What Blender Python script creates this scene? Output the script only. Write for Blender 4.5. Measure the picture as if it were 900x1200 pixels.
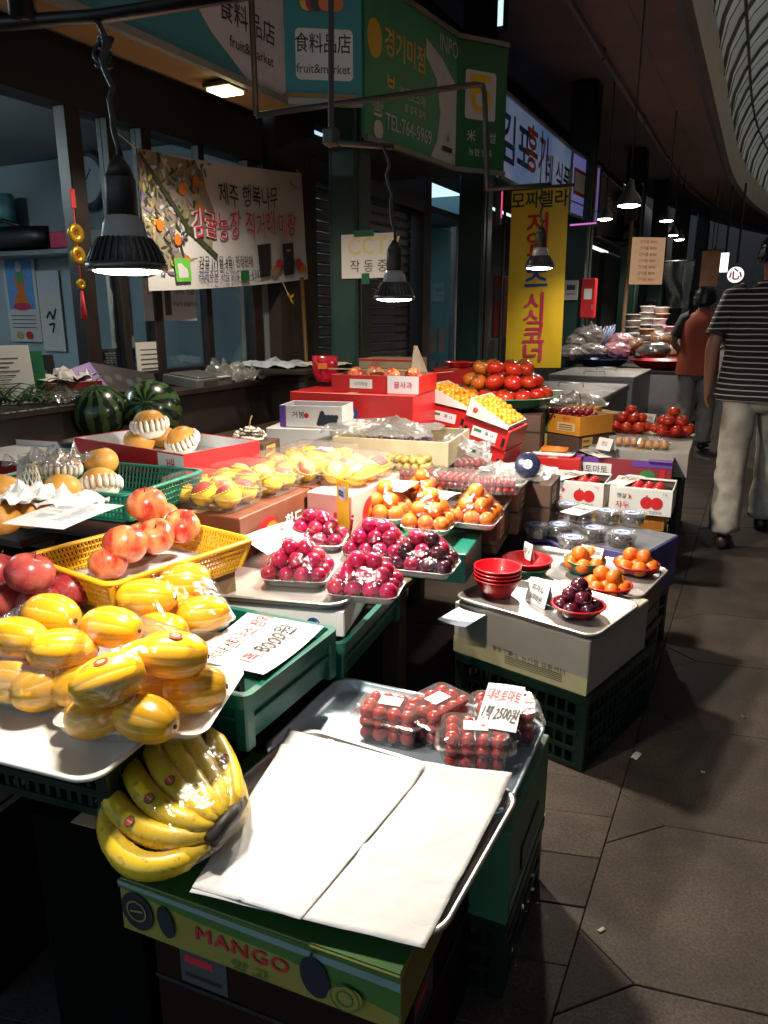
import bpy, bmesh, math, random
from mathutils import Vector, Matrix, Euler, noise
R = math.radians
rnd = random.Random(7)
scene = bpy.context.scene
for o in list(bpy.data.objects): bpy.data.objects.remove(o)
COL = scene.collection
PI = math.pi

# ------------------------------------------------------------------ camera
FPX, VPX, VPY, CH = 870.0, 895.0, 370.0, 1.3          # focal length (px of the 900x1200 photo), aisle vanishing point, eye height
PITCH = math.atan((600 - VPY) / FPX)
YAW = math.atan2(VPX - 450, FPX * math.cos(PITCH) + (600 - VPY) * math.sin(PITCH))
_fh = Vector((-math.sin(YAW), math.cos(YAW), 0)); _up = Vector((0, 0, 1))
_rt = Vector((math.cos(YAW), math.sin(YAW), 0))
_fw = _fh * math.cos(PITCH) - _up * math.sin(PITCH)
_cu = _fh * math.sin(PITCH) + _up * math.cos(PITCH)
cam_d = bpy.data.cameras.new('camera'); cam = bpy.data.objects.new('camera', cam_d); COL.objects.link(cam)
cam_d.sensor_fit = 'VERTICAL'; cam_d.sensor_height = 36; cam_d.sensor_width = 27; cam_d.lens = FPX / 1200 * 36
cam_d.clip_start = 0.02; cam_d.clip_end = 300
mw = Matrix((_rt, _cu, -_fw)).transposed().to_4x4(); mw.translation = (0, 0, CH)
cam.matrix_world = mw
cam_d.dof.use_dof = False
scene.camera = cam

# ------------------------------------------------------------------ sky and exposure (dusk)
world = bpy.data.worlds.new('World'); scene.world = world; world.use_nodes = True
wn = world.node_tree.nodes; wl = world.node_tree.links; wn.clear()
sky = wn.new('ShaderNodeTexSky'); sky.sky_type = 'NISHITA'; sky.sun_disc = False
SUN_EL, SUN_ROT = R(18), R(60)
sky.sun_elevation = SUN_EL; sky.sun_rotation = SUN_ROT
bg = wn.new('ShaderNodeBackground'); bg.inputs['Strength'].default_value = 0.15
wo = wn.new('ShaderNodeOutputWorld')
wl.new(sky.outputs[0], bg.inputs['Color']); wl.new(bg.outputs[0], wo.inputs['Surface'])
scene.view_settings.view_transform = 'Standard'; scene.view_settings.look = 'None'
scene.view_settings.exposure = 0.85; scene.view_settings.gamma = 1.0
scene.render.engine = 'CYCLES'
scene.cycles.max_bounces = 10; scene.cycles.transparent_max_bounces = 24
scene.cycles.diffuse_bounces = 4; scene.cycles.glossy_bounces = 4
scene.cycles.sample_clamp_indirect = 4; scene.cycles.use_denoising = True
scene.cycles.caustics_reflective = False; scene.cycles.caustics_refractive = False

# ------------------------------------------------------------------ photo pixel -> point on a known surface
def ray(px, py): return _rt * (px - 450) + _cu * (600 - py) + _fw * FPX
EYE = Vector((0, 0, CH))
def G(px, py, z):
    d = ray(px, py); return EYE + d * ((z - CH) / d.z)
def GX(px, py, x):
    d = ray(px, py); return EYE + d * (x / d.x)
def GY(px, py, y):
    d = ray(px, py); return EYE + d * (y / d.y)
def edge(a, b, z):
    """front edge of a thing seen between two pixels at height z -> left end, heading, length"""
    p, q = G(a[0], a[1], z), G(b[0], b[1], z); v = q - p
    return p, math.atan2(v.y, v.x), v.length
def seat(a, b, z, depth, zbase=None):
    """centre of a box footprint whose front edge runs a->b (pixels) at height z"""
    p, rz, w = edge(a, b, z)
    c = p + Vector((math.cos(rz), math.sin(rz), 0)) * w / 2 + Vector((-math.sin(rz), math.cos(rz), 0)) * depth / 2
    c.z = z if zbase is None else zbase
    return c, rz, w

# ------------------------------------------------------------------ materials
MATS = {}
def mat(name, col, rough=.5, metal=0., var=.12, vscale=14., bump=0., bscale=60., spec=.5, sss=0., coat=0., emit=0., sheen=0.):
    if name in MATS: return MATS[name]
    m = bpy.data.materials.new(name); m.use_nodes = True; nt = m.node_tree; n = nt.nodes; l = nt.links
    b = n['Principled BSDF']; c = (col[0], col[1], col[2], 1)
    b.inputs['Base Color'].default_value = c
    b.inputs['Roughness'].default_value = rough; b.inputs['Metallic'].default_value = metal
    b.inputs['Specular IOR Level'].default_value = spec
    if coat: b.inputs['Coat Weight'].default_value = coat; b.inputs['Coat Roughness'].default_value = .08
    if sss:
        b.inputs['Subsurface Weight'].default_value = sss; b.inputs['Subsurface Radius'].default_value = (.01, .005, .003)
        b.inputs['Subsurface Scale'].default_value = .5
    tc = n.new('ShaderNodeTexCoord')
    if var:
        nz = n.new('ShaderNodeTexNoise'); nz.inputs['Scale'].default_value = vscale; nz.inputs['Detail'].default_value = 6
        l.new(tc.outputs['Object'], nz.inputs['Vector'])
        mr = n.new('ShaderNodeMapRange'); mr.inputs[1].default_value = .25; mr.inputs[2].default_value = .75
        mr.inputs[3].default_value = 1 - var; mr.inputs[4].default_value = 1 + var * .6
        l.new(nz.outputs['Fac'], mr.inputs[0])
        hs = n.new('ShaderNodeHueSaturation'); hs.inputs['Color'].default_value = c
        l.new(mr.outputs[0], hs.inputs['Value'])
        l.new(hs.outputs[0], b.inputs['Base Color'])
        rr = n.new('ShaderNodeMapRange'); rr.inputs[3].default_value = max(.02, rough - .08); rr.inputs[4].default_value = min(1, rough + .1)
        l.new(nz.outputs['Fac'], rr.inputs[0]); l.new(rr.outputs[0], b.inputs['Roughness'])
    if bump:
        nb = n.new('ShaderNodeTexNoise'); nb.inputs['Scale'].default_value = bscale; nb.inputs['Detail'].default_value = 4
        l.new(tc.outputs['Object'], nb.inputs['Vector'])
        bp = n.new('ShaderNodeBump'); bp.inputs['Strength'].default_value = bump; bp.inputs['Distance'].default_value = .002
        l.new(nb.outputs['Fac'], bp.inputs['Height']); l.new(bp.outputs[0], b.inputs['Normal'])
    if emit:
        b.inputs['Emission Color'].default_value = c; b.inputs['Emission Strength'].default_value = emit
    MATS[name] = m; return m

def two_tone(name, c1, c2, scale, lo, hi, rough=.35, stretch=(1, 1, 1), coat=0., sss=0., bump=0., c3=None):
    """fruit skins: noise-mixed colours with an optional third speckle colour"""
    if name in MATS: return MATS[name]
    m = mat(name, c1, rough, var=0, coat=coat, sss=sss); nt = m.node_tree; n = nt.nodes; l = nt.links; b = n['Principled BSDF']
    tc = n.new('ShaderNodeTexCoord'); mp = n.new('ShaderNodeMapping'); mp.inputs['Scale'].default_value = stretch
    oi = n.new('ShaderNodeObjectInfo'); ad = n.new('ShaderNodeVectorMath'); ad.operation = 'ADD'
    ml = n.new('ShaderNodeMath'); ml.operation = 'MULTIPLY'; ml.inputs[1].default_value = 9
    l.new(oi.outputs['Random'], ml.inputs[0])
    l.new(tc.outputs['Object'], mp.inputs['Vector']); l.new(mp.outputs[0], ad.inputs[0]); l.new(ml.outputs[0], ad.inputs[1])
    nz = n.new('ShaderNodeTexNoise'); nz.inputs['Scale'].default_value = scale; nz.inputs['Detail'].default_value = 5
    l.new(ad.outputs[0], nz.inputs['Vector'])
    cr = n.new('ShaderNodeValToRGB'); e = cr.color_ramp.elements
    e[0].position = lo; e[0].color = (*c1, 1); e[1].position = hi; e[1].color = (*c2, 1)
    l.new(nz.outputs['Fac'], cr.inputs['Fac'])
    out = cr.outputs[0]
    if c3:
        n2 = n.new('ShaderNodeTexNoise'); n2.inputs['Scale'].default_value = scale * 14
        l.new(ad.outputs[0], n2.inputs['Vector'])
        r2 = n.new('ShaderNodeValToRGB'); r2.color_ramp.elements[0].position = .6; r2.color_ramp.elements[1].position = .7
        l.new(n2.outputs['Fac'], r2.inputs['Fac'])
        mx = n.new('ShaderNodeMixRGB'); mx.inputs['Color2'].default_value = (*c3, 1)
        l.new(r2.outputs[0], mx.inputs['Fac']); l.new(out, mx.inputs['Color1']); out = mx.outputs[0]
    l.new(out, b.inputs['Base Color'])
    if bump:
        nb = n.new('ShaderNodeTexNoise'); nb.inputs['Scale'].default_value = 300; l.new(tc.outputs['Object'], nb.inputs['Vector'])
        bp = n.new('ShaderNodeBump'); bp.inputs['Strength'].default_value = bump; bp.inputs['Distance'].default_value = .001
        l.new(nb.outputs['Fac'], bp.inputs['Height']); l.new(bp.outputs[0], b.inputs['Normal'])
    return m

def film(name, tint=(1, 1, 1), gloss=.12, rough=.1, haze=0., bump=.5, bscale=30.):
    """thin clear plastic: mostly see-through with sharp crinkled reflections"""
    if name in MATS: return MATS[name]
    m = bpy.data.materials.new(name); m.use_nodes = True; nt = m.node_tree; n = nt.nodes; l = nt.links; n.clear()
    out = n.new('ShaderNodeOutputMaterial'); tr = n.new('ShaderNodeBsdfTransparent'); tr.inputs[0].default_value = (*tint, 1)
    gl = n.new('ShaderNodeBsdfGlossy'); gl.inputs['Roughness'].default_value = rough
    lw = n.new('ShaderNodeLayerWeight'); lw.inputs['Blend'].default_value = .25
    mr = n.new('ShaderNodeMapRange'); mr.inputs[3].default_value = gloss * .5; mr.inputs[4].default_value = min(.5, gloss * 3)
    tc = n.new('ShaderNodeTexCoord'); nz = n.new('ShaderNodeTexNoise'); nz.inputs['Scale'].default_value = bscale; nz.inputs['Detail'].default_value = 3; nz.inputs['Distortion'].default_value = 1.5
    l.new(tc.outputs['Object'], nz.inputs['Vector'])
    bp = n.new('ShaderNodeBump'); bp.inputs['Strength'].default_value = bump; bp.inputs['Distance'].default_value = .006
    l.new(nz.outputs['Fac'], bp.inputs['Height']); l.new(bp.outputs[0], gl.inputs['Normal'])
    l.new(lw.outputs['Fresnel'], mr.inputs[0])
    mx = n.new('ShaderNodeMixShader'); l.new(mr.outputs[0], mx.inputs[0]); l.new(tr.outputs[0], mx.inputs[1]); l.new(gl.outputs[0], mx.inputs[2])
    last = mx.outputs[0]
    if haze:
        df = n.new('ShaderNodeBsdfDiffuse'); df.inputs[0].default_value = (.8, .8, .78, 1)
        m2 = n.new('ShaderNodeMixShader'); m2.inputs[0].default_value = haze
        l.new(last, m2.inputs[1]); l.new(df.outputs[0], m2.inputs[2]); last = m2.outputs[0]
    l.new(last, out.inputs['Surface']); MATS[name] = m; return m

def emitter(name, col, strength):
    if name in MATS: return MATS[name]
    m = bpy.data.materials.new(name); m.use_nodes = True; n = m.node_tree.nodes; n.clear()
    e = n.new('ShaderNodeEmission'); e.inputs[0].default_value = (*col, 1); e.inputs[1].default_value = strength
    o = n.new('ShaderNodeOutputMaterial'); m.node_tree.links.new(e.outputs[0], o.inputs[0]); MATS[name] = m; return m

def attr_mix(name, attr, c1, c2, rough=.35, coat=0., sss=0., lo=.3, hi=.7, nscale=30, namp=.6):
    """two colours mixed by a per-vertex value (melon ribs, watermelon stripes)"""
    if name in MATS: return MATS[name]
    m = mat(name, c1, rough, var=0, coat=coat, sss=sss); nt = m.node_tree; n = nt.nodes; l = nt.links; b = n['Principled BSDF']
    at = n.new('ShaderNodeAttribute'); at.attribute_name = attr
    tc = n.new('ShaderNodeTexCoord'); nz = n.new('ShaderNodeTexNoise'); nz.inputs['Scale'].default_value = nscale; nz.inputs['Detail'].default_value = 6
    l.new(tc.outputs['Object'], nz.inputs['Vector'])
    md = n.new('ShaderNodeMath'); md.operation = 'MULTIPLY_ADD'; md.inputs[1].default_value = namp; md.inputs[2].default_value = -namp / 2
    l.new(nz.outputs['Fac'], md.inputs[0])
    ad = n.new('ShaderNodeMath'); ad.operation = 'ADD'; l.new(at.outputs['Fac'], ad.inputs[0]); l.new(md.outputs[0], ad.inputs[1])
    cr = n.new('ShaderNodeValToRGB'); e = cr.color_ramp.elements
    e[0].position = lo; e[0].color = (*c1, 1); e[1].position = hi; e[1].color = (*c2, 1)
    l.new(ad.outputs[0], cr.inputs['Fac']); l.new(cr.outputs[0], b.inputs['Base Color'])
    return m

# ------------------------------------------------------------------ mesh builder
class MB:
    def __init__(s): s.v = []; s.f = []; s.m = []; s.sm = []; s.mats = []; s.attr = None
    def mi(s, m):
        if m not in s.mats: s.mats.append(m)
        return s.mats.index(m)
    def add(s, vs, fs, m, smooth=False, M=None):
        b = len(s.v); k = s.mi(m)
        s.v += [tuple(M @ Vector(p)) for p in vs] if M is not None else [tuple(p) for p in vs]
        for f in fs: s.f.append(tuple(b + i for i in f)); s.m.append(k); s.sm.append(smooth)
        return s
    def box(s, c, d, m, bev=0., M=None, rz=0.):
        bm = bmesh.new(); bmesh.ops.create_cube(bm, size=1)
        for v in bm.verts: v.co = Vector((v.co.x * d[0], v.co.y * d[1], v.co.z * d[2]))
        if bev: bmesh.ops.bevel(bm, geom=bm.edges[:], offset=min(bev, min(d) * .45), segments=1, affect='EDGES')
        T = Matrix.Translation(c) @ Matrix.Rotation(rz, 4, 'Z')
        if M is not None: T = M @ T
        bm.verts.index_update()
        s.add([v.co for v in bm.verts], [[v.index for v in f.verts] for f in bm.faces], m, False, T); bm.free(); return s
    def loft(s, loops, m, cap0=True, cap1=True, smooth=True, M=None):
        n = len(loops[0]); vs = [p for L in loops for p in L]; fs = []
        for i in range(len(loops) - 1):
            for j in range(n):
                a = i * n + j; b = i * n + (j + 1) % n; fs.append((a, b, b + n, a + n))
        if cap0: fs.append(tuple(range(n - 1, -1, -1)))
        if cap1: fs.append(tuple(range((len(loops) - 1) * n, len(loops) * n)))
        return s.add(vs, fs, m, smooth, M)
    def lathe(s, prof, m, n=24, M=None, smooth=True, cap0=True, cap1=True):
        loops = [[(r * math.cos(2 * PI * k / n), r * math.sin(2 * PI * k / n), z) for k in range(n)] for r, z in prof]
        return s.loft(loops, m, cap0, cap1, smooth, M)
    def tube(s, pts, r, m, n=8, cap=True, smooth=True):
        pts = [Vector(p) for p in pts]; rs = r if isinstance(r, (list, tuple)) else [r] * len(pts); loops = []
        ref = None
        for i, p in enumerate(pts):
            t = (pts[min(i + 1, len(pts) - 1)] - pts[max(i - 1, 0)]).normalized()
            if ref is None: ref = Vector((0, 0, 1)) if abs(t.z) < .9 else Vector((1, 0, 0))
            u = t.cross(ref).normalized(); w = u.cross(t).normalized(); ref = w
            loops.append([tuple(p + (u * math.cos(2 * PI * k / n) + w * math.sin(2 * PI * k / n)) * rs[i]) for k in range(n)])
        return s.loft(loops, m, cap, cap, smooth)
    def sheet(s, fn, nu, nv, m, th=0., smooth=True):
        """surface fn(u,v)->point, given a thickness th along -z"""
        vs = [Vector(fn(i / nu, j / nv)) for j in range(nv + 1) for i in range(nu + 1)]
        fs = [(j * (nu + 1) + i, j * (nu + 1) + i + 1, (j + 1) * (nu + 1) + i + 1, (j + 1) * (nu + 1) + i) for j in range(nv) for i in range(nu)]
        if th:
            N = len(vs); vs2 = [v - Vector((0, 0, th)) for v in vs]; vs = vs + vs2
            fs2 = [tuple(N + k for k in reversed(f)) for f in fs]
            rim = [i for i in range(nu + 1)] + [j * (nu + 1) + nu for j in range(1, nv + 1)] + [nv * (nu + 1) + i for i in range(nu - 1, -1, -1)] + [j * (nu + 1) for j in range(nv - 1, 0, -1)]
            fs3 = [(rim[(k + 1) % len(rim)], rim[k], N + rim[k], N + rim[(k + 1) % len(rim)]) for k in range(len(rim))]
            fs = fs + fs2 + fs3
        return s.add(vs, fs, m, smooth)
    def mesh(s, name):
        me = bpy.data.meshes.new(name); me.from_pydata(s.v, [], s.f)
        for m in s.mats: me.materials.append(m)
        me.polygons.foreach_set('material_index', s.m); me.polygons.foreach_set('use_smooth', s.sm)
        me.update(); return me
    def build(s, name, parent=None, loc=(0, 0, 0), rot=(0, 0, 0)):
        return link(name, s.mesh(name), parent, loc, rot)

def link(name, me, parent=None, loc=(0, 0, 0), rot=(0, 0, 0), scale=None):
    o = bpy.data.objects.new(name, me); COL.objects.link(o); o.location = loc; o.rotation_euler = rot
    if scale is not None: o.scale = scale if hasattr(scale, '__len__') else (scale,) * 3
    o.parent = parent; return o
def tag(o, label=None, cat=None, group=None, kind=None):
    if label: o['label'] = label
    if cat: o['category'] = cat
    if group: o['group'] = group
    if kind: o['kind'] = kind
    return o
def thing(name, label, cat, loc=(0, 0, 0), rz=0., group=None, rot=None):
    o = bpy.data.objects.new(name, None); COL.objects.link(o); o.location = loc; o.rotation_euler = rot or (0, 0, rz)
    o.empty_display_size = .05
    return tag(o, label, cat, group)
def struct(o): o['kind'] = 'structure'; return o

def rrect(w, d, r, z, n=5):
    pts = []
    for cx, cy, a0 in ((w / 2 - r, d / 2 - r, 0), (-w / 2 + r, d / 2 - r, 90), (-w / 2 + r, -d / 2 + r, 180), (w / 2 - r, -d / 2 + r, 270)):
        for k in range(n + 1):
            a = R(a0 + 90 * k / n); pts.append((cx + r * math.cos(a), cy + r * math.sin(a), z))
    return pts
def ell(a, b, z, n=32): return [(a * math.cos(2 * PI * k / n), b * math.sin(2 * PI * k / n), z) for k in range(n)]

# ------------------------------------------------------------------ lettering
_tc = {}
def letters(s, size, bold=0., align='CENTER', space=1.):
    key = (s, bold, align, space)
    if key not in _tc:
        cu = bpy.data.curves.new('lettering', 'FONT'); cu.body = s; cu.size = 1; cu.align_x = align; cu.align_y = 'CENTER'
        cu.resolution_u = 2; cu.offset = bold; cu.space_character = space
        ob = bpy.data.objects.new('lettering', cu)
        me = bpy.data.meshes.new_from_object(ob)
        _tc[key] = ([tuple(v.co) for v in me.vertices], [tuple(p.vertices) for p in me.polygons])
        bpy.data.meshes.remove(me); bpy.data.objects.remove(ob); bpy.data.curves.remove(cu)
    vs, fs = _tc[key]
    return [(x * size, y * size, 0) for x, y, z in vs], fs
class Print:
    """flat print on a face: origin, right and up vectors in the parent's own space; every layer sits a hair above the last"""
    def __init__(s, o, xd, yd, lift=.0012, step=.0006):
        xd = Vector(xd).normalized(); yd = Vector(yd).normalized(); zd = xd.cross(yd)
        s.M = Matrix((xd, yd, zd)).transposed().to_4x4(); s.M.translation = o; s.z = lift; s.step = step; s.b = MB()
    def poly(s, pts, m):
        s.b.add([(x, y, s.z) for x, y in pts], [tuple(range(len(pts)))], m, False, s.M); s.z += s.step; return s
    def rect(s, x0, y0, x1, y1, m): return s.poly([(x0, y0), (x1, y0), (x1, y1), (x0, y1)], m)
    def rr(s, x0, y0, x1, y1, r, m):
        return s.poly([(x + (x0 + x1) / 2, y + (y0 + y1) / 2) for x, y, z in rrect(abs(x1 - x0), abs(y1 - y0), r, 0, 4)], m)
    def disc(s, x, y, a, m, b=None, n=24, rot=0.):
        b = b or a; c, q = math.cos(rot), math.sin(rot)
        return s.poly([(x + a * math.cos(2 * PI * k / n) * c - b * math.sin(2 * PI * k / n) * q, y + a * math.cos(2 * PI * k / n) * q + b * math.sin(2 * PI * k / n) * c) for k in range(n)], m)
    def ring(s, x, y, a, w, m, n=28, t0=0., t1=360.):
        vs = []; fs = []
        for k in range(n + 1):
            t = R(t0 + (t1 - t0) * k / n); vs += [(x + a * math.cos(t), y + a * math.sin(t), s.z), (x + (a - w) * math.cos(t), y + (a - w) * math.sin(t), s.z)]
        fs = [(2 * k, 2 * k + 2, 2 * k + 3, 2 * k + 1) for k in range(n)]
        s.b.add(vs, fs, m, False, s.M); s.z += s.step; return s
    def line(s, pts, w, m):
        for (x0, y0), (x1, y1) in zip(pts, pts[1:]):
            L = math.hypot(x1 - x0, y1 - y0) or 1e-6; nx, ny = -(y1 - y0) / L * w / 2, (x1 - x0) / L * w / 2
            s.b.add([(x0 - nx, y0 - ny, s.z), (x1 - nx, y1 - ny, s.z), (x1 + nx, y1 + ny, s.z), (x0 + nx, y0 + ny, s.z)], [(0, 1, 2, 3)], m, False, s.M)
        s.z += s.step; return s
    def text(s, t, x, y, size, m, bold=.0, rot=0., align='CENTER', sx=1., shear=0., wob=0., space=1., fit=0.):
        vs, fs = letters(t, size, 0., align, space); c, q = math.cos(rot), math.sin(rot)
        if fit and vs:
            ext = (max(v[0] for v in vs) - min(v[0] for v in vs)) * sx
            if ext > fit: sx *= fit / ext
        # heavier weights are drawn as a few shifted strikes: an outline offset breaks some glyphs
        e = bold * size * .75
        for dx, dy in ([(0, 0)] if bold <= 0 else [(-e, 0), (e, 0), (0, e), (0, -e)]):
            o = []
            for a, b, _ in vs:
                if wob: b += wob * size * math.sin(a / size * 2.3 + size * 99); a += wob * size * .6 * math.sin(b / size * 5 + a / size * 1.7)
                a = a * sx + b * shear + dx; b += dy; o.append((x + a * c - b * q, y + a * q + b * c, s.z))
            s.b.add(o, fs, m, False, s.M); s.z += 4e-5
        s.z += s.step; return s
    def done(s, parent, name='print'): return s.b.build(name, parent)
# ------------------------------------------------------------------ common materials
M_pillar = mat('pillar_green', (.012, .04, .032), .45, var=.25, vscale=5, bump=.15, bscale=25)
M_white = mat('white_paint', (.7, .71, .7), .5, var=.08)
M_paper = mat('paper', (.58, .56, .54), .75, var=.05, vscale=6, bump=.12, bscale=18)
M_ink = mat('ink_black', (.012, .012, .014), .6, var=.1)
M_inkred = mat('ink_red', (.5, .02, .03), .6, var=.1)
M_inkblue = mat('ink_blue', (.02, .05, .3), .6, var=.1)
M_steel = mat('steel', (.5, .49, .47), .36, metal=.9, var=.15, vscale=9, bump=.06, bscale=20)
M_pipe = mat('grey_pipe', (.06, .058, .055), .45, metal=.6, var=.2)
M_dark = mat('dark_trim', (.018, .016, .015), .5, var=.3)
M_frame = mat('brown_frame', (.016, .011, .01), .4, var=.2)
M_ochre = mat('ochre_soffit', (.28, .17, .055), .6, var=.2, vscale=4, bump=.2, bscale=12)
M_brownwall = mat('brown_siding', (.05, .032, .026), .7, var=.3, vscale=6, bump=.3, bscale=20)
M_black = mat('black_plastic', (.005, .005, .006), .4, var=.2)
M_wallblue = mat('pale_wall', (.34, .42, .46), .7, var=.08, vscale=3)
M_glass = film('window_glass', (.8, .84, .85), .09, .04, 0, .06, 2.)
M_shutter = mat('shutter_grey', (.12, .11, .11), .45, metal=.3, var=.2, vscale=6)
M_soffit = mat('soffit_brown', (.4, .27, .22), .6, var=.15, vscale=3, bump=.1)
M_grey = mat('grey_metal', (.25, .26, .26), .45, metal=.5, var=.2, vscale=5)
M_dgrey = mat('dark_grey', (.06, .06, .065), .5, var=.2)
M_red = mat('red_print', (.5, .012, .015), .45, var=.1)
M_yellow = mat('yellow_print', (.75, .5, .02), .45, var=.08)
M_green = mat('green_print', (.03, .2, .05), .45, var=.1)

def crease_paper():
    m = mat('creased_paper', (.54, .53, .52), .75, var=.05, vscale=6); n = m.node_tree.nodes; l = m.node_tree.links; b = n['Principled BSDF']
    tc = n.new('ShaderNodeTexCoord'); last = None
    for sc_, k_ in ((7, 1.), (19, .45)):
        nz = n.new('ShaderNodeTexNoise'); nz.inputs['Scale'].default_value = sc_; nz.inputs['Detail'].default_value = 2; nz.inputs['Distortion'].default_value = .6; l.new(tc.outputs['Object'], nz.inputs['Vector'])
        s = n.new('ShaderNodeMath'); s.operation = 'SUBTRACT'; s.inputs[1].default_value = .5; l.new(nz.outputs['Fac'], s.inputs[0]); a = n.new('ShaderNodeMath'); a.operation = 'ABSOLUTE'; l.new(s.outputs[0], a.inputs[0]); g = n.new('ShaderNodeMath'); g.operation = 'MULTIPLY'; g.inputs[1].default_value = k_; l.new(a.outputs[0], g.inputs[0])
        if last is None: last = g.outputs[0]
        else:
            ad = n.new('ShaderNodeMath'); l.new(last, ad.inputs[0]); l.new(g.outputs[0], ad.inputs[1]); last = ad.outputs[0]
    bp = n.new('ShaderNodeBump'); bp.inputs['Strength'].default_value = .4; bp.inputs['Distance'].default_value = .025; l.new(last, bp.inputs['Height']); l.new(bp.outputs[0], b.inputs['Normal']); return m
M_sheet = crease_paper()

# ------------------------------------------------------------------ ground and paving
def paving_material():
    m = mat('paving_stone', (.1, .07, .055), .5, var=0); nt = m.node_tree; n = nt.nodes; l = nt.links; b = n['Principled BSDF']
    g = n.new('ShaderNodeNewGeometry'); a = n.new('ShaderNodeTexNoise'); a.inputs['Scale'].default_value = 3.1; a.inputs['Detail'].default_value = 10; a.inputs['Roughness'].default_value = .68
    s = n.new('ShaderNodeTexNoise'); s.inputs['Scale'].default_value = 150; s.inputs['Detail'].default_value = 5; s.inputs['Roughness'].default_value = .75
    l.new(g.outputs['Position'], a.inputs['Vector']); l.new(g.outputs['Position'], s.inputs['Vector'])
    oi = n.new('ShaderNodeObjectInfo')
    cr = n.new('ShaderNodeValToRGB'); cr.color_ramp.elements[0].color = (.021, .0162, .013, 1); cr.color_ramp.elements[1].color = (.07, .054, .044, 1)
    cr.color_ramp.elements[0].position = .3; cr.color_ramp.elements[1].position = .75
    l.new(a.outputs['Fac'], cr.inputs['Fac'])
    sr = n.new('ShaderNodeValToRGB'); sr.color_ramp.elements[0].position = .35; sr.color_ramp.elements[1].position = .72
    sr.color_ramp.elements[0].color = (.3, .3, .3, 1); sr.color_ramp.elements[1].color = (1.9, 1.75, 1.6, 1)
    l.new(s.outputs['Fac'], sr.inputs['Fac'])
    mx = n.new('ShaderNodeMixRGB'); mx.blend_type = 'MULTIPLY'; mx.inputs['Fac'].default_value = .8
    l.new(cr.outputs[0], mx.inputs['Color1']); l.new(sr.outputs[0], mx.inputs['Color2'])
    hs = n.new('ShaderNodeHueSaturation'); mr = n.new('ShaderNodeMapRange'); mr.inputs[3].default_value = .75; mr.inputs[4].default_value = 1.2
    l.new(oi.outputs['Random'], mr.inputs[0]); l.new(mr.outputs[0], hs.inputs['Value']); l.new(mx.outputs[0], hs.inputs['Color'])
    l.new(hs.outputs[0], b.inputs['Base Color'])
    rr = n.new('ShaderNodeMapRange'); b.inputs['Specular IOR Level'].default_value = .3; rr.inputs[3].default_value = .55; rr.inputs[4].default_value = .9; l.new(a.outputs['Fac'], rr.inputs[0]); l.new(rr.outputs[0], b.inputs['Roughness'])
    bp = n.new('ShaderNodeBump'); bp.inputs['Strength'].default_value = .5; bp.inputs['Distance'].default_value = .0015
    l.new(s.outputs['Fac'], bp.inputs['Height']); l.new(bp.outputs[0], b.inputs['Normal'])
    return m
M_slab = paving_material()
M_mortar = mat('mortar', (.018, .014, .012), .9, var=.3)
b = MB(); b.box((10, 30, -.045), (120, 160, .05), M_mortar); ground = struct(b.build('pavement'))
def slab_mesh(poly, gap=.0011):
    c = Vector((sum(p[0] for p in poly) / len(poly), sum(p[1] for p in poly) / len(poly)))
    def off(d):
        out = []; n = len(poly)
        for i in range(n):
            p0, p1, p2 = Vector(poly[i - 1]), Vector(poly[i]), Vector(poly[(i + 1) % n])
            e1 = (p1 - p0).normalized(); e2 = (p2 - p1).normalized(); n1 = Vector((-e1.y, e1.x)); n2 = Vector((-e2.y, e2.x))
            k = (n1 + n2); k = k / max(.3, k.dot(n1)); out.append(p1 + k * d)
        return out
    L = [[(p.x, p.y, z) for p in off(d)] for d, z in ((gap, -.022), (gap, -.0015), (gap + .0018, 0))]
    return MB().loft(L, M_slab, True, True, False).mesh('paving_slab')
PER = .537
tri = slab_mesh([(-.21, 1.16), (-.08, 1.30), (-.21, 1.395)])
big = slab_mesh([(-.08, 1.30), (.95, 1.483), (.95, 1.483 + PER), (-.08, 1.30 + PER), (-.21, 1.16 + PER), (-.21, 1.395)])
far = slab_mesh([(.95, 1.483), (1.95, 1.66), (1.95, 1.66 + PER), (.95, 1.483 + PER)])
lft = slab_mesh([(-.21, 1.284), (-.21, 1.284 + .175), (-.72, 1.15 + .175), (-.72, 1.15)])
lf2 = slab_mesh([(-.72, 1.15), (-.72, 1.15 + .35), (-1.4, .97 + .35), (-1.4, .97)])
def lay(me, dy, tilt=.0012):
    o = link('paving_slab', me, ground, (0, dy, rnd.uniform(-.0015, .001)), (rnd.uniform(-tilt, tilt) * .3, rnd.uniform(-tilt, tilt), 0)); return o
for k in range(-3, 24):
    lay(tri, k * PER); lay(big, k * PER)
    if k < 12: lay(far, k * PER)
for k in range(-6, 36): lay(lft, k * .175)
for k in range(-3, 12): lay(lf2, k * .35)
b = MB(); b.box((5.2, 8, -.011), (6.49, 40, .022), M_slab); o = b.build('side_paving'); struct(o)
b = MB(); b.box((-4.25, 20, -.0105), (5.68, 60, .022), M_slab); o = b.build('shop_floor'); struct(o)
b = MB(); b.box((.35, 28.6, -.012), (3.2, 29, .022), M_slab); o = b.build('far_paving'); struct(o)

# ------------------------------------------------------------------ row of buildings on the stall side
def bend(y): return 0 if y < 13 else .0105 * (y - 13) ** 2
SX = -3.0                                             # shopfront plane
bld = thing('market_building', 'dark two storey market building with shops behind the fruit stall', 'building', (SX, 4, 0))
def B(name, c, d, m, bev=0., parent=None, lab=None):
    o = MB().box((c[0] - SX, c[1] - 4, c[2]), d, m, bev).build(name, parent or bld)
    if lab: o['label'] = lab
    return o
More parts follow.
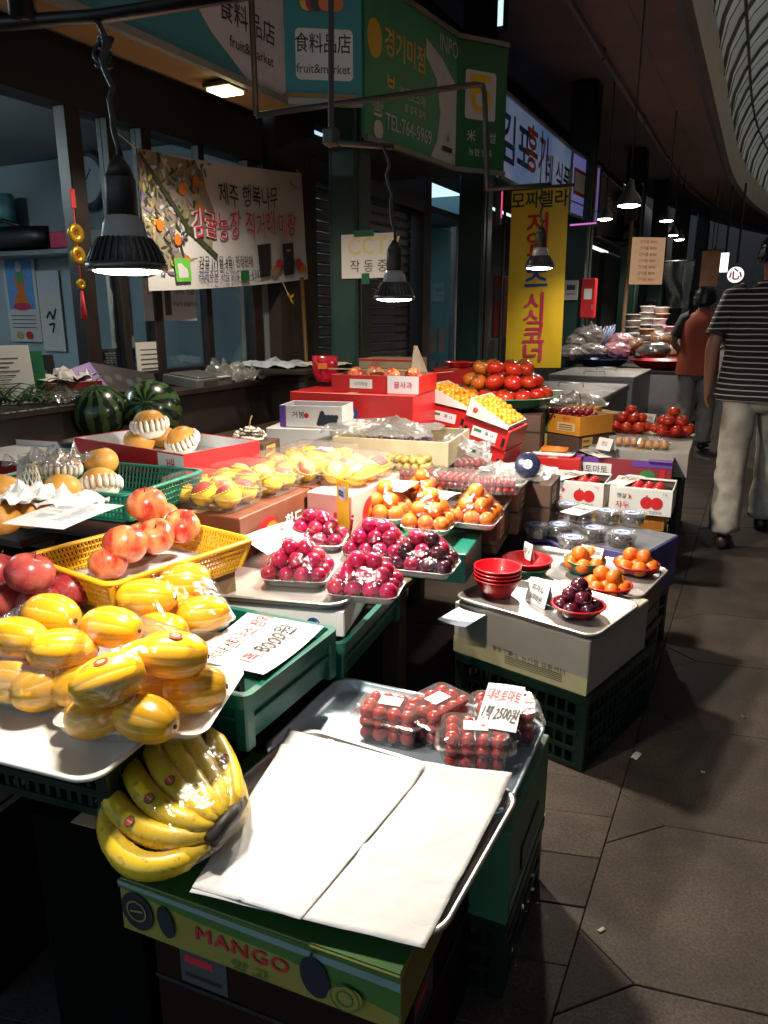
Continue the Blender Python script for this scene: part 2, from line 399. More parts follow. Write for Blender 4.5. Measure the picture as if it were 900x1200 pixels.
# shop room behind the glass
B('side_wall', (-4.5, 4.26, 1.2), (3.0, .1, 2.4), M_wallblue)
B('rear_wall', (-6.05, 2.0, 1.2), (.1, 5, 2.4), M_wallblue)
B('near_wall', (-4.5, -.55, 1.2), (3.0, .1, 2.4), M_wallblue)
M_ceil = mat('shop_ceiling', (.3, .34, .35), .7, var=.12, vscale=2)
B('ceiling', (-4.55, 1.85, 2.45), (3.0, 4.9, .08), M_ceil)
B('wall_rail', (-4.55, 4.195, 1.87), (2.8, .03, .035), mat('wood_rail', (.1, .06, .045), .5))
B('lintel', (SX - .02, 1.9, 2.37), (.14, 4.7, .28), M_dark)
B('fascia_board', (SX + .1, 1.9, 2.56), (.1, 4.7, .1), mat('grey_board', (.16, .15, .14), .6))
for y, w in ((2.75, .09), (2.98, .05), (3.22, .07), (4.14, .1), (.9, .09)):
    B('frame_post', (SX, y, 1.15), (.08, w, 2.2), M_frame, .006)
B('frame_rail', (SX, 3.45, .98), (.07, 1.3, .06), M_frame)
for y0, y1 in ((2.795, 2.955), (3.005, 3.185), (3.255, 4.09)):
    B('window_pane', (SX - .005, (y0 + y1) / 2, 1.62), (.006, y1 - y0, 1.22), M_glass)
B('door_leaf', (SX - .04, 3.66, .5), (.05, .8, .92), M_frame)
B('mullion', (SX + .005, 3.66, 1.62), (.05, .05, 1.22), M_frame)
# wall and roller shutter of the closed unit
B('pier', (SX - .05, 4.55, 1.3), (.3, .48, 2.6), M_brownwall)
for k in range(29):
    MB().box((0 - .02, 1.72, .04 + k * .076), (.03, 1.85, .07), M_shutter, .012).build('shutter_slat', bld)
B('pier', (SX - .05, 6.78, 1.3), (.3, .18, 2.6), M_brownwall)
B('shutter_box', (SX - .03, 5.7, 2.36), (.28, 1.96, .28), M_dark)
# next doorway: lit glass front
M_cyan = mat('cooler_back', (.25, .5, .52), .5, var=.2, vscale=3)
B('recess_wall', (SX - 1.1, 7.6, 1.3), (.06, 1.6, 2.6), M_cyan)
B('recess_side', (SX - .6, 8.42, 1.3), (1.1, .06, 2.6), M_cyan)
B('door_frame', (SX, 6.95, 1.1), (.07, .1, 2.2), M_grey, .005); B('door_frame', (SX, 7.75, 1.1), (.07, .08, 2.2), M_grey, .005)
B('door_pane', (SX - .01, 7.35, 1.1), (.006, .7, 2.1), M_glass)
B('recess_soffit', (SX - .55, 7.65, 2.3), (1.1, 1.6, .06), M_dark)
for (y, z) in ((7.12, 1.05), (7.36, 1.05), (7.12, .72), (7.36, .72)):
    B('door_poster', (SX + .02, y, z), (.01, .17, .24), M_dgrey)
# the rest of the row, storey above the shops
y = 8.45
for L, hue in ((1.0, .4), (3.6, .2), (2.6, .3), (3, .25), (3, .2), (4, .3), (5, .2)):
    x = SX + bend(y + L / 2) * .5
    B('shop_wall', (x - .1, y + L / 2, 1.25), (.2, L - .02, 2.5), mat('shopwall%d' % int(hue * 100), (.05 * hue + .01, .05 * hue + .015, .04 * hue + .015), .6, var=.3))
    y += L
M_sash = mat('dark_pane', (.006, .007, .008), .15, var=.2)
B('upper_wall', (-2.95, 12, 3.25), (.12, 32, 1.35), M_brownwall)
for k in range(7):
    B('upper_window', (-2.88, 4.9 + k * 2.4, 3.55), (.04, 1.3, .6), M_sash, .004)
for k in range(11):
    B('siding_board', (-2.87, 7.2, 2.7 + k * .12), (.03, 2.2 if k % 2 else 2.21, .112), M_brownwall, .008)

pill_m = MB().box((0, 0, 1.95), (.3, .3, 3.9), M_pillar, .02).mesh('pillar_shaft')
for i, (x, y, lab) in enumerate(((-2.275, 4.145, 'dark green square pillar holding the taped white notice'), (-2.265, 6.32, 'dark green square pillar beside the yellow vertical banner'),
        (-2.13, 9.65, 'dark green pillar carrying the red wall cabinet'), (-2.12, 13.65, 'dark pillar behind the brown menu board'), (-2.1, 16.9, 'far dark pillar in the colonnade along the aisle'),
        (-1.95, 19.6, 'far dark pillar in the colonnade along the aisle'), (-1.7, 22.4, 'far dark pillar in the colonnade along the aisle'))):
    t = thing('pillar', lab, 'pillar', (x, y, 0), 0, 'colonnade pillars'); t.scale = (.633, .633, 1) if i == 0 else (.75, .75, 1) if i == 1 else (1, 1, 1)
    link('shaft', pill_m, t)
    MB().box((0, 0, .06), (.36, .36, .12), M_dgrey, .01).build('plinth', t)
    for sx in (-1, 1): MB().box((sx * .12, -.1535, 1.95), (.012, .006, 3.6), M_pillar).build('edge_strip', t)
    MB().tube([(.17, -.1, .3), (.17, -.1, 3.6)], .012, M_pipe, 8).build('conduit', t)

# ------------------------------------------------------------------ arcade roof: soffit, pipe, gutter and translucent vault
arc = thing('arcade_roof', 'translucent vaulted arcade roof with brown soffit and curved ribs over the aisle', 'roof', (0, 12, 3.9))
def strip(name, prof, m, y0=-3., y1=32., n=36, closed=True):
    """profile of (x, z) swept along the bending aisle"""
    L = []
    for k in range(n + 1):
        yy = y0 + (y1 - y0) * k / n; L.append([(x + bend(yy), yy - 12, z - 3.9) for x, z in prof])
    return MB().loft(L, m, True, True, False).build(name, arc)
for x0, x1 in ((-1.52, -1.195), (-1.19, -.86)):
    strip('soffit_panel', [(x0, 3.6), (x1, 3.6), (x1, 3.63), (x0, 3.63)], M_soffit)
strip('upper_soffit', [(-3.05, 3.92), (-1.5, 3.92), (-1.5, 3.96), (-3.05, 3.96)], mat('upper_soffit', (.3, .28, .26), .7, var=.2, vscale=2))
strip('soffit_upstand', [(-1.53, 3.6), (-1.52, 3.6), (-1.52, 3.92), (-1.53, 3.92)], M_soffit)
strip('gutter', [(-.86, 3.56), (-.80, 3.52), (-.74, 3.56), (-.70, 3.95), (-.76, 3.95), (-.80, 3.64), (-.86, 3.63)], mat('gutter_grey', (.42, .43, .41), .4, metal=.2, var=.2, vscale=3))
MB().tube([(-1.56 + bend(k), k - 12, 3.56 - 3.9) for k in range(-3, 32)], .028, M_white if False else mat('pipe_pale', (.3, .28, .26), .5), 8).build('eave_pipe', arc)
for k in range(9):
    yy = 5 + k * 2.6; MB().box((-1.55 + bend(yy), yy - 12, -.33), (.03, .04, .11), M_grey).build('pipe_clip', arc)
def poly_mat():
    m = bpy.data.materials.new('polycarbonate'); m.use_nodes = True; n = m.node_tree.nodes; l = m.node_tree.links; n.clear()
    t = n.new('ShaderNodeBsdfTranslucent'); t.inputs[0].default_value = (.82, .72, .6, 1); d = n.new('ShaderNodeBsdfDiffuse'); d.inputs[0].default_value = (.4, .42, .4, 1)
    nz = n.new('ShaderNodeTexNoise'); nz.inputs['Scale'].default_value = 1.3; mr = n.new('ShaderNodeMapRange'); mr.inputs[3].default_value = .2; mr.inputs[4].default_value = .5
    l.new(nz.outputs['Fac'], mr.inputs[0]); mx = n.new('ShaderNodeMixShader'); o = n.new('ShaderNodeOutputMaterial')
    l.new(mr.outputs[0], mx.inputs[0]); l.new(t.outputs[0], mx.inputs[1]); l.new(d.outputs[0], mx.inputs[2]); l.new(mx.outputs[0], o.inputs[0]); return m
M_poly = poly_mat(); M_rib = mat('rib_brown', (.2, .165, .13), .5, metal=.3, var=.2)
CX, RV, RZ = 1.0, 1.75, 3.9
def vp(t, y, r=RV): return (CX + bend(y) - r * math.cos(t), y - 12, RZ + r * .82 * math.sin(t) - 3.9)
NP = 10
for k in range(-2, 30):
    y0 = k * 1.0
    for h in range(2):
        bb = MB(); bb.sheet(lambda u, v, y0=y0, h=h: vp(PI / 2 * (h + u * .998 + .001), y0 + .002 + v * .996), 8, 1, M_poly, .008); bb.build('roof_panel', arc)
    MB().tube([vp(PI * j / 16, y0, RV - .03) for j in range(17)], .024, M_rib, 6).build('main_rib', arc)
    for q in (1,):
        MB().tube([vp(PI * j / 12, y0 + q / 2, RV - .012) for j in range(13)], .007, M_rib, 4, False).build('glazing_bar', arc)
for tt in (.18, .38, .6, .85, 1.15):
    MB().tube([vp(PI * tt / 1.3, y, RV - .05) for y in range(-2, 31)], .02, M_rib, 6).build('purlin', arc)

# opposite side of the aisle, out of the picture
opp = thing('opposite_building', 'dark shuttered building along the other side of the aisle', 'building', (3.2, 12, 0))
MB().box((0, 0, 2), (.4, 34, 4), M_brownwall).build('wall', opp)
for k in range(9): MB().box((-.28, -14 + k * 3.4, 1.95), (.3, .3, 3.9), M_pillar, .02).build('pier', opp)
for k in range(8): MB().box((-.21, -12.3 + k * 3.4, 1.1), (.03, 2.6, 2.2), M_shutter, .01).build('shutter', opp)
MB().box((-.2, 0, 3.62), (.9, 34, .06), M_soffit).build('soffit', opp)
endw = thing('end_wall', 'dark building closing the far end of the arcade', 'building', (1, 33, 0))
MB().box((0, 0, 3), (14, .3, 6), M_brownwall).build('wall', endw)
MB().box((-1.2, -.18, 1.2), (1.6, .05, 2.4), M_sash, .01).build('door', endw)

# ------------------------------------------------------------------ shop signs over the fronts
M_teal = mat('sign_teal', (.022, .22, .27), .4, var=.12, vscale=4); M_sgrey = mat('sign_grey', (.56, .58, .64), .4, var=.08)
M_sgreen = mat('sign_green', (.04, .32, .16), .4, var=.1); M_sgreen2 = mat('sign_deepgreen', (.007, .13, .045), .4, var=.1)
M_spale = mat('sign_pale', (.62, .66, .7), .4, var=.08); M_syel = mat('sign_yellow', (.8, .5, .03), .4, var=.1)
M_sdark = mat('sign_ink', (.015, .02, .03), .5, var=.1); M_swhite = mat('sign_white', (.62, .64, .68), .4, var=.06)
def sign(name, label, p0, p1, p2, z0, h, m_main, m_end, under, back=-2.75, group=None):
    """a shop sign: long face p0->p1, wedge end face p1->p2, closed underneath"""
    t = thing(name, label, 'sign', (p0.x, p0.y, z0), 0, group); O = Vector((p0.x, p0.y, z0))
    def face(a, b, m, nm):
        d = (b - a); d.z = 0; n = Vector((d.y, -d.x, 0)).normalized()
        bb = MB(); A = a - O; A.z = 0; Bq = b - O; Bq.z = 0; th = n * -.03
        vs = [A, Bq, Bq + th, A + th]; L = [[(v.x, v.y, 0) for v in vs], [(v.x, v.y, h) for v in vs]]
        bb.loft(L, m, True, True, False); bb.build(nm, t)
        u = d.normalized(); Wd = d.length
        for zz in (-.012, h - .004):
            c = A + u * Wd / 2 + n * .004; MB().box((c.x, c.y, zz + .008), (Wd + .004, .03, .028), M_grey, 0, None, math.atan2(u.y, u.x)).build('edge_trim', t)
        return Print((A.x, A.y, 0), (u.x, u.y, 0), (0, 0, 1)), Wd
    f1 = face(p0, p1, m_main, 'main_face'); f2 = face(p1, p2, m_end, 'end_face')
    bb = MB(); q = [p0, p1, p2, Vector((back, p2.y, 0)), Vector((back, p0.y, 0))]
    L = [[(v.x - O.x, v.y - O.y, zz) for v in q] for zz in (.01, .03)]
    # keep the board just inside the faces
    c = Vector((sum(v.x for v in q) / 5 - O.x, sum(v.y for v in q) / 5 - O.y))
    L = [[(c.x + (a - c.x) * .985, c.y + (d - c.y) * .985, zz) for a, d, zz in l] for l in L]
    bb.loft(L, under, True, True, False); bb.build('underside', t)
    return t, f1, f2
z0 = 2.26
p1 = G(335, 118, z0); p2 = G(424, 121, z0); p0 = Vector((p1.x - .02, -.2, z0))
t, (f, W), (g, W2) = sign('shop_sign', 'teal and grey shop sign lettered for a grocery with fruit picture', p0, p1, p2, z0, .95, M_teal, M_teal, M_ochre, p1.x - .26)
f.poly([(W, 0), (W, .95), (W - .95, .95), (W - .78, .5), (W - .70, .28), (W - .52, .13), (W - .3, .02), (W - .05, 0)], M_sgrey)
f.poly([(W - 1.2, .25), (W - .9, .13), (W - .62, .2), (W - .75, .45), (W - .95, .8), (W - 1.2, .95)], M_teal)
f.text('食料品店', W - .27, .235, .1, M_sdark, .012, 0, 'CENTER', 1, 0, 0, 1, .4); f.text('fruit&market', W - .25, .13, .06, M_sdark, .006)
f.rr(W - .3, .36, W - .12, .6, .02, M_sdark); f.disc(W - .2, .46, .05, M_syel); f.done(t)
g.rr(.05, .09, W2 - .04, .3, .02, M_spale); g.text('食料品店', W2 / 2, .235, .085, M_sdark, .012, 0, 'CENTER', 1, 0, 0, 1, W2 * .72); g.text('fruit&market', W2 / 2, .135, .055, M_sdark, .005, 0, 'CENTER', .9, 0, 0, 1, W2 * .7)
cols = [mat('fr_y', (.7, .4, .03), .4), mat('fr_o', (.6, .18, .02), .4), mat('fr_r', (.35, .02, .02), .4), mat('fr_g', (.25, .4, .03), .4), mat('fr_d', (.06, .03, .02), .4)]
for k in range(26):
    g.disc(.1 + (k % 6) * (W2 - .2) / 5 + rnd.uniform(-.015, .015), .4 + (k // 6) * .05, .032, cols[(k * 7 + k // 5) % 5], n=12)
g.done(t, 'fruit_picture')
z0 = 2.28
p0, p1, p2 = G(428, 160, z0), G(533, 197, z0), G(590, 203, z0)
t, (f, W), (g, W2) = sign('shop_sign', 'green rice shop sign with yellow lettering and a telephone number', p0, p1, p2, z0, .8, M_sgreen, M_sgreen2, M_dark)
f.poly([(W, 0), (W, .5), (W - .22, .62), (W - .42, .8 - .12), (W - .42, .58), (W - .28, .48), (W - .22, .3), (W - .26, .12), (W - .34, .02)], M_spale)
f.disc(.1, .52, .075, M_syel, .1); f.text('경기미점', W * .4, .53, .16, M_syel, .02, 0, 'CENTER', 1.0, 0, 0, 1, W * .42); f.text('ㅂ', .27, .33, .13, M_syel, .02)
f.text('양곡도소매', .52, .31, .07, M_swhite, .006); f.text('쌀 잡곡 일체', W * .5, .235, .05, M_swhite, .004)
f.text('TEL:764-5969', W * .44, .12, .12, M_swhite, .008, 0, 'CENTER', 1, 0, 0, 1, W * .5); f.disc(.13, .06, .05, M_swhite); f.text('☎', .12, .17, .1, M_swhite)
f.text('INPO', W - .13, .7, .14, M_swhite, .0, 0, 'CENTER', .8); f.text('米', W - .12, .16, .05, M_sdark); f.rect(W - .2, .08, W - .06, .11, M_sdark); f.done(t)
g.rr(.07, .32, W2 - .09, .62, .02, M_spale); g.ring(W2 / 2 - .01, .445, .085, .042, M_syel); g.poly([(W2 / 2 - .1, .6), (W2 / 2 + .07, .6), (W2 / 2 + .07, .555), (W2 / 2 - .03, .555), (W2 / 2 - .07, .5), (W2 / 2 - .1, .5)], M_syel)
g.text('米', W2 / 2 - .08, .21, .08, M_swhite); g.text('쌀', W2 / 2 + .1, .21, .07, M_swhite); g.text('농협 양곡', W2 / 2, .11, .05, M_swhite); g.done(t, 'emblem')
z0 = 2.42
p0 = GX(585, 215, -2.1); p1 = GX(668, 248, -2.1); p2 = G(699, 262, z0); p0.z = p1.z = z0
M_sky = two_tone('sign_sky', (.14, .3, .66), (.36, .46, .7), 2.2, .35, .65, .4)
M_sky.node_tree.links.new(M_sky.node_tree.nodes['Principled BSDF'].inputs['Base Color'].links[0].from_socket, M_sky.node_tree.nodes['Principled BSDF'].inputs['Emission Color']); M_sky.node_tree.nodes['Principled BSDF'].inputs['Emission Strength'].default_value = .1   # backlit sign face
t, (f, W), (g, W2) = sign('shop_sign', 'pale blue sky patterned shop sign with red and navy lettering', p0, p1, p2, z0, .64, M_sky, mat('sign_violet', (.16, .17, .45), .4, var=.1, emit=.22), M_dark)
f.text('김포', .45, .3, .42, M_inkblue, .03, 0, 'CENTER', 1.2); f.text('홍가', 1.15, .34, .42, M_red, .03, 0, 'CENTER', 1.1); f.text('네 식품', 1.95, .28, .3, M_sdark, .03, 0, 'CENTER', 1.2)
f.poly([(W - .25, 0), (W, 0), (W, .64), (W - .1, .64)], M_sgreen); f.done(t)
g.rr(.06, .22, W2 - .1, .5, .03, M_red); g.rr(.1, .26, W2 - .14, .46, .03, M_spale); g.text('식품', W2 / 2 - .02, .37, .1, M_red); g.rect(.0, .13, W2, .145, M_sdark); g.text('TEL 764', W2 / 2, .06, .07, M_sdark); g.done(t, 'emblem')
z0 = 2.3
p0, p1, p2 = GX(701, 268, -2.05), GX(728, 280, -2.05), GX(748, 278, -1.7); p0.z = p1.z = p2.z = z0
t, (f, W), (g, W2) = sign('shop_sign', 'dark navy shop sign with a small white emblem beyond the violet sign', p0, p1, p2, z0, .75, M_dgrey, mat('sign_navy', (.015, .02, .06), .4), M_dark)
f.text('건어물', W / 2, .4, .3, M_spale, .0); f.done(t); g.rect(.08, .3, W2 - .1, .55, M_swhite); g.text('건어', W2 / 2, .42, .2, M_sdark, .02); g.rect(.08, .06, W2 - .1, .2, M_spale); g.done(t, 'emblem')

# small lit floodlight under the first sign
t = thing('floodlight', 'small square floodlight glowing warm under the teal sign', 'lamp', tuple(G(264, 106, 2.24)))
MB().box((0, 0, .012), (.14, .14, .02), M_dgrey, .004).build('housing', t)
MB().box((0, 0, -.004), (.11, .11, .01), emitter('flood_glow', (1, .72, .32), 9)).build('lens', t)
ld = bpy.data.lights.new('floodlight_light', 'SPOT'); ld.energy = 55; ld.color = (1, .86, .66); ld.spot_size = R(150); ld.spot_blend = .5; ld.shadow_soft_size = .05
lo = bpy.data.objects.new('light', ld); COL.objects.link(lo); lo.parent = t; lo.location = (0, 0, -.02)
# ceiling light in the shop
t = thing('ceiling_light', 'white fluorescent batten on the shop ceiling', 'lamp', (-4.75, 1.9, 2.36))
MB().box((0, 0, .02), (.05, 1.25, .05), M_white, .005).build('housing', t)
MB().tube([(0, -.58, -.09), (0, .58, -.09)], .016, emitter('tube_glow', (.8, .94, 1), 90), 10).build('tube', t)
# cool lamp in the lit doorway
t = thing('doorway_light', 'small white lamp glowing inside the glass doorway', 'lamp', (-3.5, 7.4, 2.22))
MB().box((0, 0, .03), (.1, .5, .04), M_white, .004).build('housing', t)
MB().tube([(0, -.22, -.002), (0, .22, -.002)], .014, emitter('door_glow', (.75, .95, 1), 14), 10).build('tube', t)
# ------------------------------------------------------------------ hanging lamps over the stall
M_sock = mat('socket_black', (.012, .011, .011), .55, var=.2); M_neck = mat('lamp_neck', (.3, .29, .28), .3, var=.1)
M_fin = mat('lamp_fin', (.12, .115, .115), .35, metal=.7, var=.15)
M_lens = emitter('lamp_lens', (1, .95, .86), 40)
def bulb(t, s=1.):
    b = MB(); b.lathe([(.022, .155), (.025, .15), (.026, .09), (.02, .088)], M_sock, 16)
    b.lathe([(.024, .153), (.018, .17), (.006, .186)], M_sock, 16); b.build('socket', t)
    b = MB(); b.lathe([(.02, .094), (.029, .09), (.034, .078), (.038, .06), (.044, .052)], M_neck, 20); b.build('neck', t)
    b = MB(); b.lathe([(.036, .058), (.043, .054), (.053, .034), (.06, .016), (.068, .013), (.068, .003), (.062, .002)], M_fin, 28)
    for k in range(30):
        a = 2 * PI * k / 30; c, q = math.cos(a), math.sin(a)
        pr = [(.036, .058), (.046, .056), (.058, .036), (.067, .016), (.05, .016)]
        for w in (1,):
            n = Vector((-q, c, 0)) * .0012
            L = [[Vector((r * c, r * q, z)) - n for r, z in pr], [Vector((r * c, r * q, z)) + n for r, z in pr]]
            b.loft(L, M_fin, True, True, False)
    b.build('finned_housing', t)
    b = MB(); b.lathe([(.002, -.005), (.03, -.004), (.052, -.001), (.061, .004)], M_lens, 28, cap1=False); b.build('lens', t)
def lampspot(t, energy, size=158, blend=.55, col=(1, .895, .755)):
    ld = bpy.data.lights.new('lamp_light', 'SPOT'); ld.energy = energy; ld.color = col; ld.spot_size = R(size); ld.spot_blend = blend; ld.shadow_soft_size = .045
    lo = bpy.data.objects.new('light', ld); COL.objects.link(lo); lo.parent = t; lo.location = (0, 0, -.015)
def hanging(loc, top, label, energy, coil=False):
    t = thing('hanging_lamp', label, 'lamp', loc, 0, 'lamps hanging over the fruit'); bulb(t)
    for ch in t.children: ch.scale = (.9,) * 3
    lampspot(t, energy)
    T = Vector(top) - Vector(loc); a = Vector((0, 0, .164))
    pts = [a.lerp(T, k / 10) + Vector((.006 * math.sin(k * 1.7), .006 * math.cos(k * 2.3), 0)) for k in range(11)]
    MB().tube(pts, .0045, M_sock, 6).build('cable', t)
    if coil:
        MB().tube([T + Vector((.012 * math.cos(k * .45), .01 * math.sin(k * .33), -.025 - .022 * (1 + math.sin(k * .27)))) for k in range(60)], .003, M_sock, 5).build('cable_coil', t)
    return t
def Dp(px, py, d): return EYE + ray(px, py) / FPX * d
L1 = Vector((-.90, .915, 1.366)); L2 = Vector((-.985, 2.06, 1.345)); L3 = Vector((-.86, 3.2, 1.49))
hanging(L1, Dp(118, 22, 1.16), 'large finned lamp on a long cable hanging over the melons', 34, True)
hanging(L2, Dp(452, 172, 2.2), 'finned lamp hanging in front of the taped white notice', 92)
hanging(L3, Dp(634, 217, 3.1), 'finned lamp hanging in front of the yellow vertical banner', 66)
r = thing('lamp_rail', 'thin dark pole carrying the lamp over the melons', 'pole', tuple(Dp(118, 20, 1.16)))
O = r.location
b = MB(); b.tube([Dp(-90, 34, 1.12) - O, Dp(118, 19, 1.16) - O, Dp(330, -14, 1.24) - O], .011, M_black, 8); b.build('pole', r)
b = MB(); b.tube([Dp(28, 26, 1.14) - O, Dp(22, -60, 1.14) - O + Vector((0, 0, .3))], .02, M_black, 8); b.build('hanger', r)
r = thing('steel_pipe', 'bent grey steel pipe holding the lamp near the taped notice', 'pipe', tuple(Dp(388, 165, 2.2))); O = r.location
b = MB(); b.tube([Dp(388, 165, 2.2) - O + Vector((0, 0, 2.0)), Dp(388, 0, 2.2) - O, Dp(388, 150, 2.2) - O, Dp(391, 163, 2.2) - O, Dp(400, 168, 2.2) - O, Dp(462, 172, 2.2) - O], .009, M_pipe, 8); b.build('pipe', r)
b = MB(); b.box((0, 0, .01), (.04, .04, .05), M_pipe, .006); b.build('elbow', r)
r = thing('steel_pipe', 'bent grey steel pipe with a drop leg crossing the green sign', 'pipe', tuple(Dp(566, 98, 3.1))); O = r.location
b = MB(); b.tube([Dp(300, 135, 3.0) - O, Dp(430, 117, 3.05) - O, Dp(556, 99, 3.1) - O, Dp(566, 100, 3.1) - O, Dp(568, 110, 3.1) - O, Dp(571, 222, 3.1) - O], .012, M_pipe, 8); b.build('pipe', r)
b = MB(); b.tube([Dp(570, 222, 3.1) - O, Dp(645, 216, 3.1) - O], .009, M_pipe, 8); b.build('arm', r)
b = MB(); b.tube([Dp(300, 135, 3.0) - O, Dp(300, 135, 3.0) - O + Vector((0, 0, 1.8))], .012, M_pipe, 8); b.build('hanger', r)
# small lamps further down the aisle
for px, py, y, lab, e in ((737, 241, 5.5, 'bright lamp hanging before the navy sign', 60), (709, 257, 8.2, 'lamp glowing under the grey sign beside the violet panel', 60), (781, 259, 9.6, 'small lamp on the wire above the brown menu board', 110),
                          (789, 276, 13, 'far lamp of a bright pair beyond the menu board', 60), (796, 281, 13.6, 'far lamp of a bright pair beyond the menu board', 40), (838, 299, 16, 'far lamp above the hanging orange cloth', 90)):
    p = GY(px, py, y); t = thing('hanging_lamp', lab, 'lamp', tuple(p), 0, 'lamps further down the aisle'); s = .85
    b = MB(); b.lathe([(.02, .16), (.03, .1), (.055 * 1.3, .05), (.085, .01), (.085, 0)], M_fin, 16); b.build('shade', t)
    MB().lathe([(.002, -.012), (.05, -.008), (.08, .004)], M_lens, 16, cap1=False).build('lens', t)
    MB().tube([(0, 0, .15), (0, 0, 3.5 - p.z)], .006, M_sock, 5).build('cable', t); lampspot(t, e, 140)

# ------------------------------------------------------------------ printed banner over the shop window
def banner_mesh(name, corners, m, parent, O, nu=26, nv=14, sag=.012, th=.002, amp=.014):
    bl, br, tr, tl = [Vector(c) - O for c in corners]; n = (br - bl).cross(tl - bl).normalized()
    def fn(u, v):
        p = bl.lerp(br, u).lerp(tl.lerp(tr, u), v)
        w = amp * (math.sin(u * 9 + v * 2.2) * .5 + math.sin(u * 4 - v * 3 + 1) * .6 + .5 * math.sin((u + v) * 13) * (1 - v)) * (4 * u * (1 - u) * .6 + .4) * (1 - .5 * v)
        return p + n * w - Vector((0, 0, sag * 4 * u * (1 - u)))
    b = MB(); b.sheet(fn, nu, nv, m, 0, True)
    o = b.build(name, parent)
    return o, n, fn
bx = SX + .16
c4 = [GX(174, 341, bx), GX(361, 327, bx), GX(353, 203, bx), GX(159, 173, bx)]
M_ban = mat('banner_vinyl', (.66, .66, .68), .42, var=.06, vscale=5, bump=.05)
O = c4[0].copy(); t = thing('shop_banner', 'white tangerine farm banner with pink lettering over the shop window', 'banner', tuple(O))
ob, nrm, fn = banner_mesh('vinyl_sheet', c4, M_ban, t, O)
xd = (c4[1] - c4[0]); WB = xd.length; xd.normalize(); HB = (c4[3] - c4[0]).length
def warp(P_, fnc, W, H, lift):
    """wrap flat print onto a waving sheet"""
    vs = []
    for (x, y, z) in P_.b.v:
        u, v = min(1, max(0, x / W)), min(1, max(0, y / H)); e = .01
        q = Vector(fnc(u, v)); du = Vector(fnc(min(1, u + e), v)) - Vector(fnc(max(0, u - e), v)); dv = Vector(fnc(u, min(1, v + e))) - Vector(fnc(u, max(0, v - e)))
        vs.append(tuple(q + du.cross(dv).normalized() * (lift + z)))
    P_.b.v = vs
pr = Print((0, 0, 0), (1, 0, 0), (0, 1, 0), .001, .00003)
M_leafd = mat('print_leaf', (.05, .06, .03), .5, var=.3); M_leafl = mat('print_leaf_light', (.3, .27, .2), .5, var=.3); M_purp = mat('print_purple', (.2, .16, .28), .5)
M_tang = mat('print_tangerine', (.65, .17, .015), .45); M_pink = mat('print_pink', (.6, .03, .1), .45); M_goldp = mat('print_gold', (.5, .36, .1), .5)
rb = random.Random(3)
pr.poly([(0, HB * .1), (WB * .2, HB * .2), (WB * .34, HB * .3), (WB * .38, HB * .6), (WB * .3, HB * .98), (0, HB)], M_leafl)
for k in range(520):
    x = rb.random() ** 1.3 * WB * .4; yy = HB * (.12 + .86 * rb.random()); a = rb.random() * 6.3
    if x > WB * (.1 + .28 * yy / HB): continue
    pr.disc(x, yy, rb.uniform(.012, .035), rb.choice([M_leafd, M_leafd, M_leafl, M_purp, M_purp, M_goldp, M_sgrey]), rb.uniform(.005, .011), 7, a)
pr.step = .0005
pr.line([(0, HB * .97), (WB * .1, HB * .75), (WB * .22, HB * .45), (WB * .36, HB * .25)], .03, M_leafd)
for x, yy in ((.28, .83), (.29, .62), (.07, .48), (.15, .38), (.19, .22), (.2, .76), (.33, .52)): pr.disc(WB * x, HB * yy, .026, M_tang, .03)
pr.text('제주 행복나무', WB * .59, HB * .74, .135, M_ink, .004, .01, 'CENTER', 1, .05, .05, 1., WB * .38)
pr.text('감귤농장 직거래 매장', WB * .575, HB * .5, .16, M_ban, .03, .02, 'CENTER', .84, .05, .06, 1., WB * .69)
pr.text('감귤농장 직거래 매장', WB * .575, HB * .5, .16, M_pink, .01, .02, 'CENTER', .84, .05, .06, 1., WB * .67)
pr.rr(WB * .12, HB * .06, WB * .2, HB * .24, .01, mat('print_lime', (.15, .55, .08), .5)); pr.rr(WB * .135, HB * .09, WB * .185, HB * .2, .006, M_ban)
pr.text('감귤 (11월-4월) 한정판매', WB * .415, HB * .2, .075, M_ink, .004, 0, 'CENTER', .82, 0, 0, 1., WB * .33)
pr.text('택배주문 가능 010-', WB * .365, HB * .09, .075, mat('print_indigo', (.1, .1, .3), .5), .004, 0, 'CENTER', .82, 0, 0, 1., WB * .24); pr.text('-4302', WB * .59, HB * .09, .07, M_inkblue, .002, 0, 'CENTER', .8, 0, 0, 1., WB * .09)
pr.rect(WB * .49, HB * .05, WB * .545, HB * .13, M_sgreen2)
for x in (.655, .83): pr.poly([(WB * (x - .035), HB * .06), (WB * (x + .04), HB * .07), (WB * (x + .045), HB * .36), (WB * (x - .045), HB * .35)], M_ink); pr.rect(WB * (x - .02), HB * .28, WB * (x + .02), HB * .3, M_goldp)
for x, yy, m in ((.74, .13, M_tang), (.76, .18, M_pink), (.72, .1, M_leafl), (.92, .14, M_pink), (.94, .11, M_tang), (.9, .17, M_inkred)): pr.disc(WB * x, HB * yy, .04, m, .028, 12)
pr.disc(WB * .88, HB * .9, .015, M_goldp); pr.text('행복나무', WB * .93, HB * .86, .04, M_dgrey)
warp(pr, fn, WB, HB, .001); pr.done(t, 'banner_print')
MB().lathe([(.012, 0), (.012, .004), (.005, .004)], M_steel, 10).build('eyelet', t, tuple(Vector(fn(.01, .985)) + nrm * .006), (0, R(90), 0))
MB().tube([Vector(fn(.005, .99)), Vector(fn(.005, .99)) + Vector((-.14, -.05, .12))], .003, M_white, 5).build('tie_cord', t)
MB().tube([Vector(fn(.995, .99)), Vector(fn(.995, .99)) + Vector((-.15, .1, .1))], .003, M_white, 5).build('tie_cord', t)

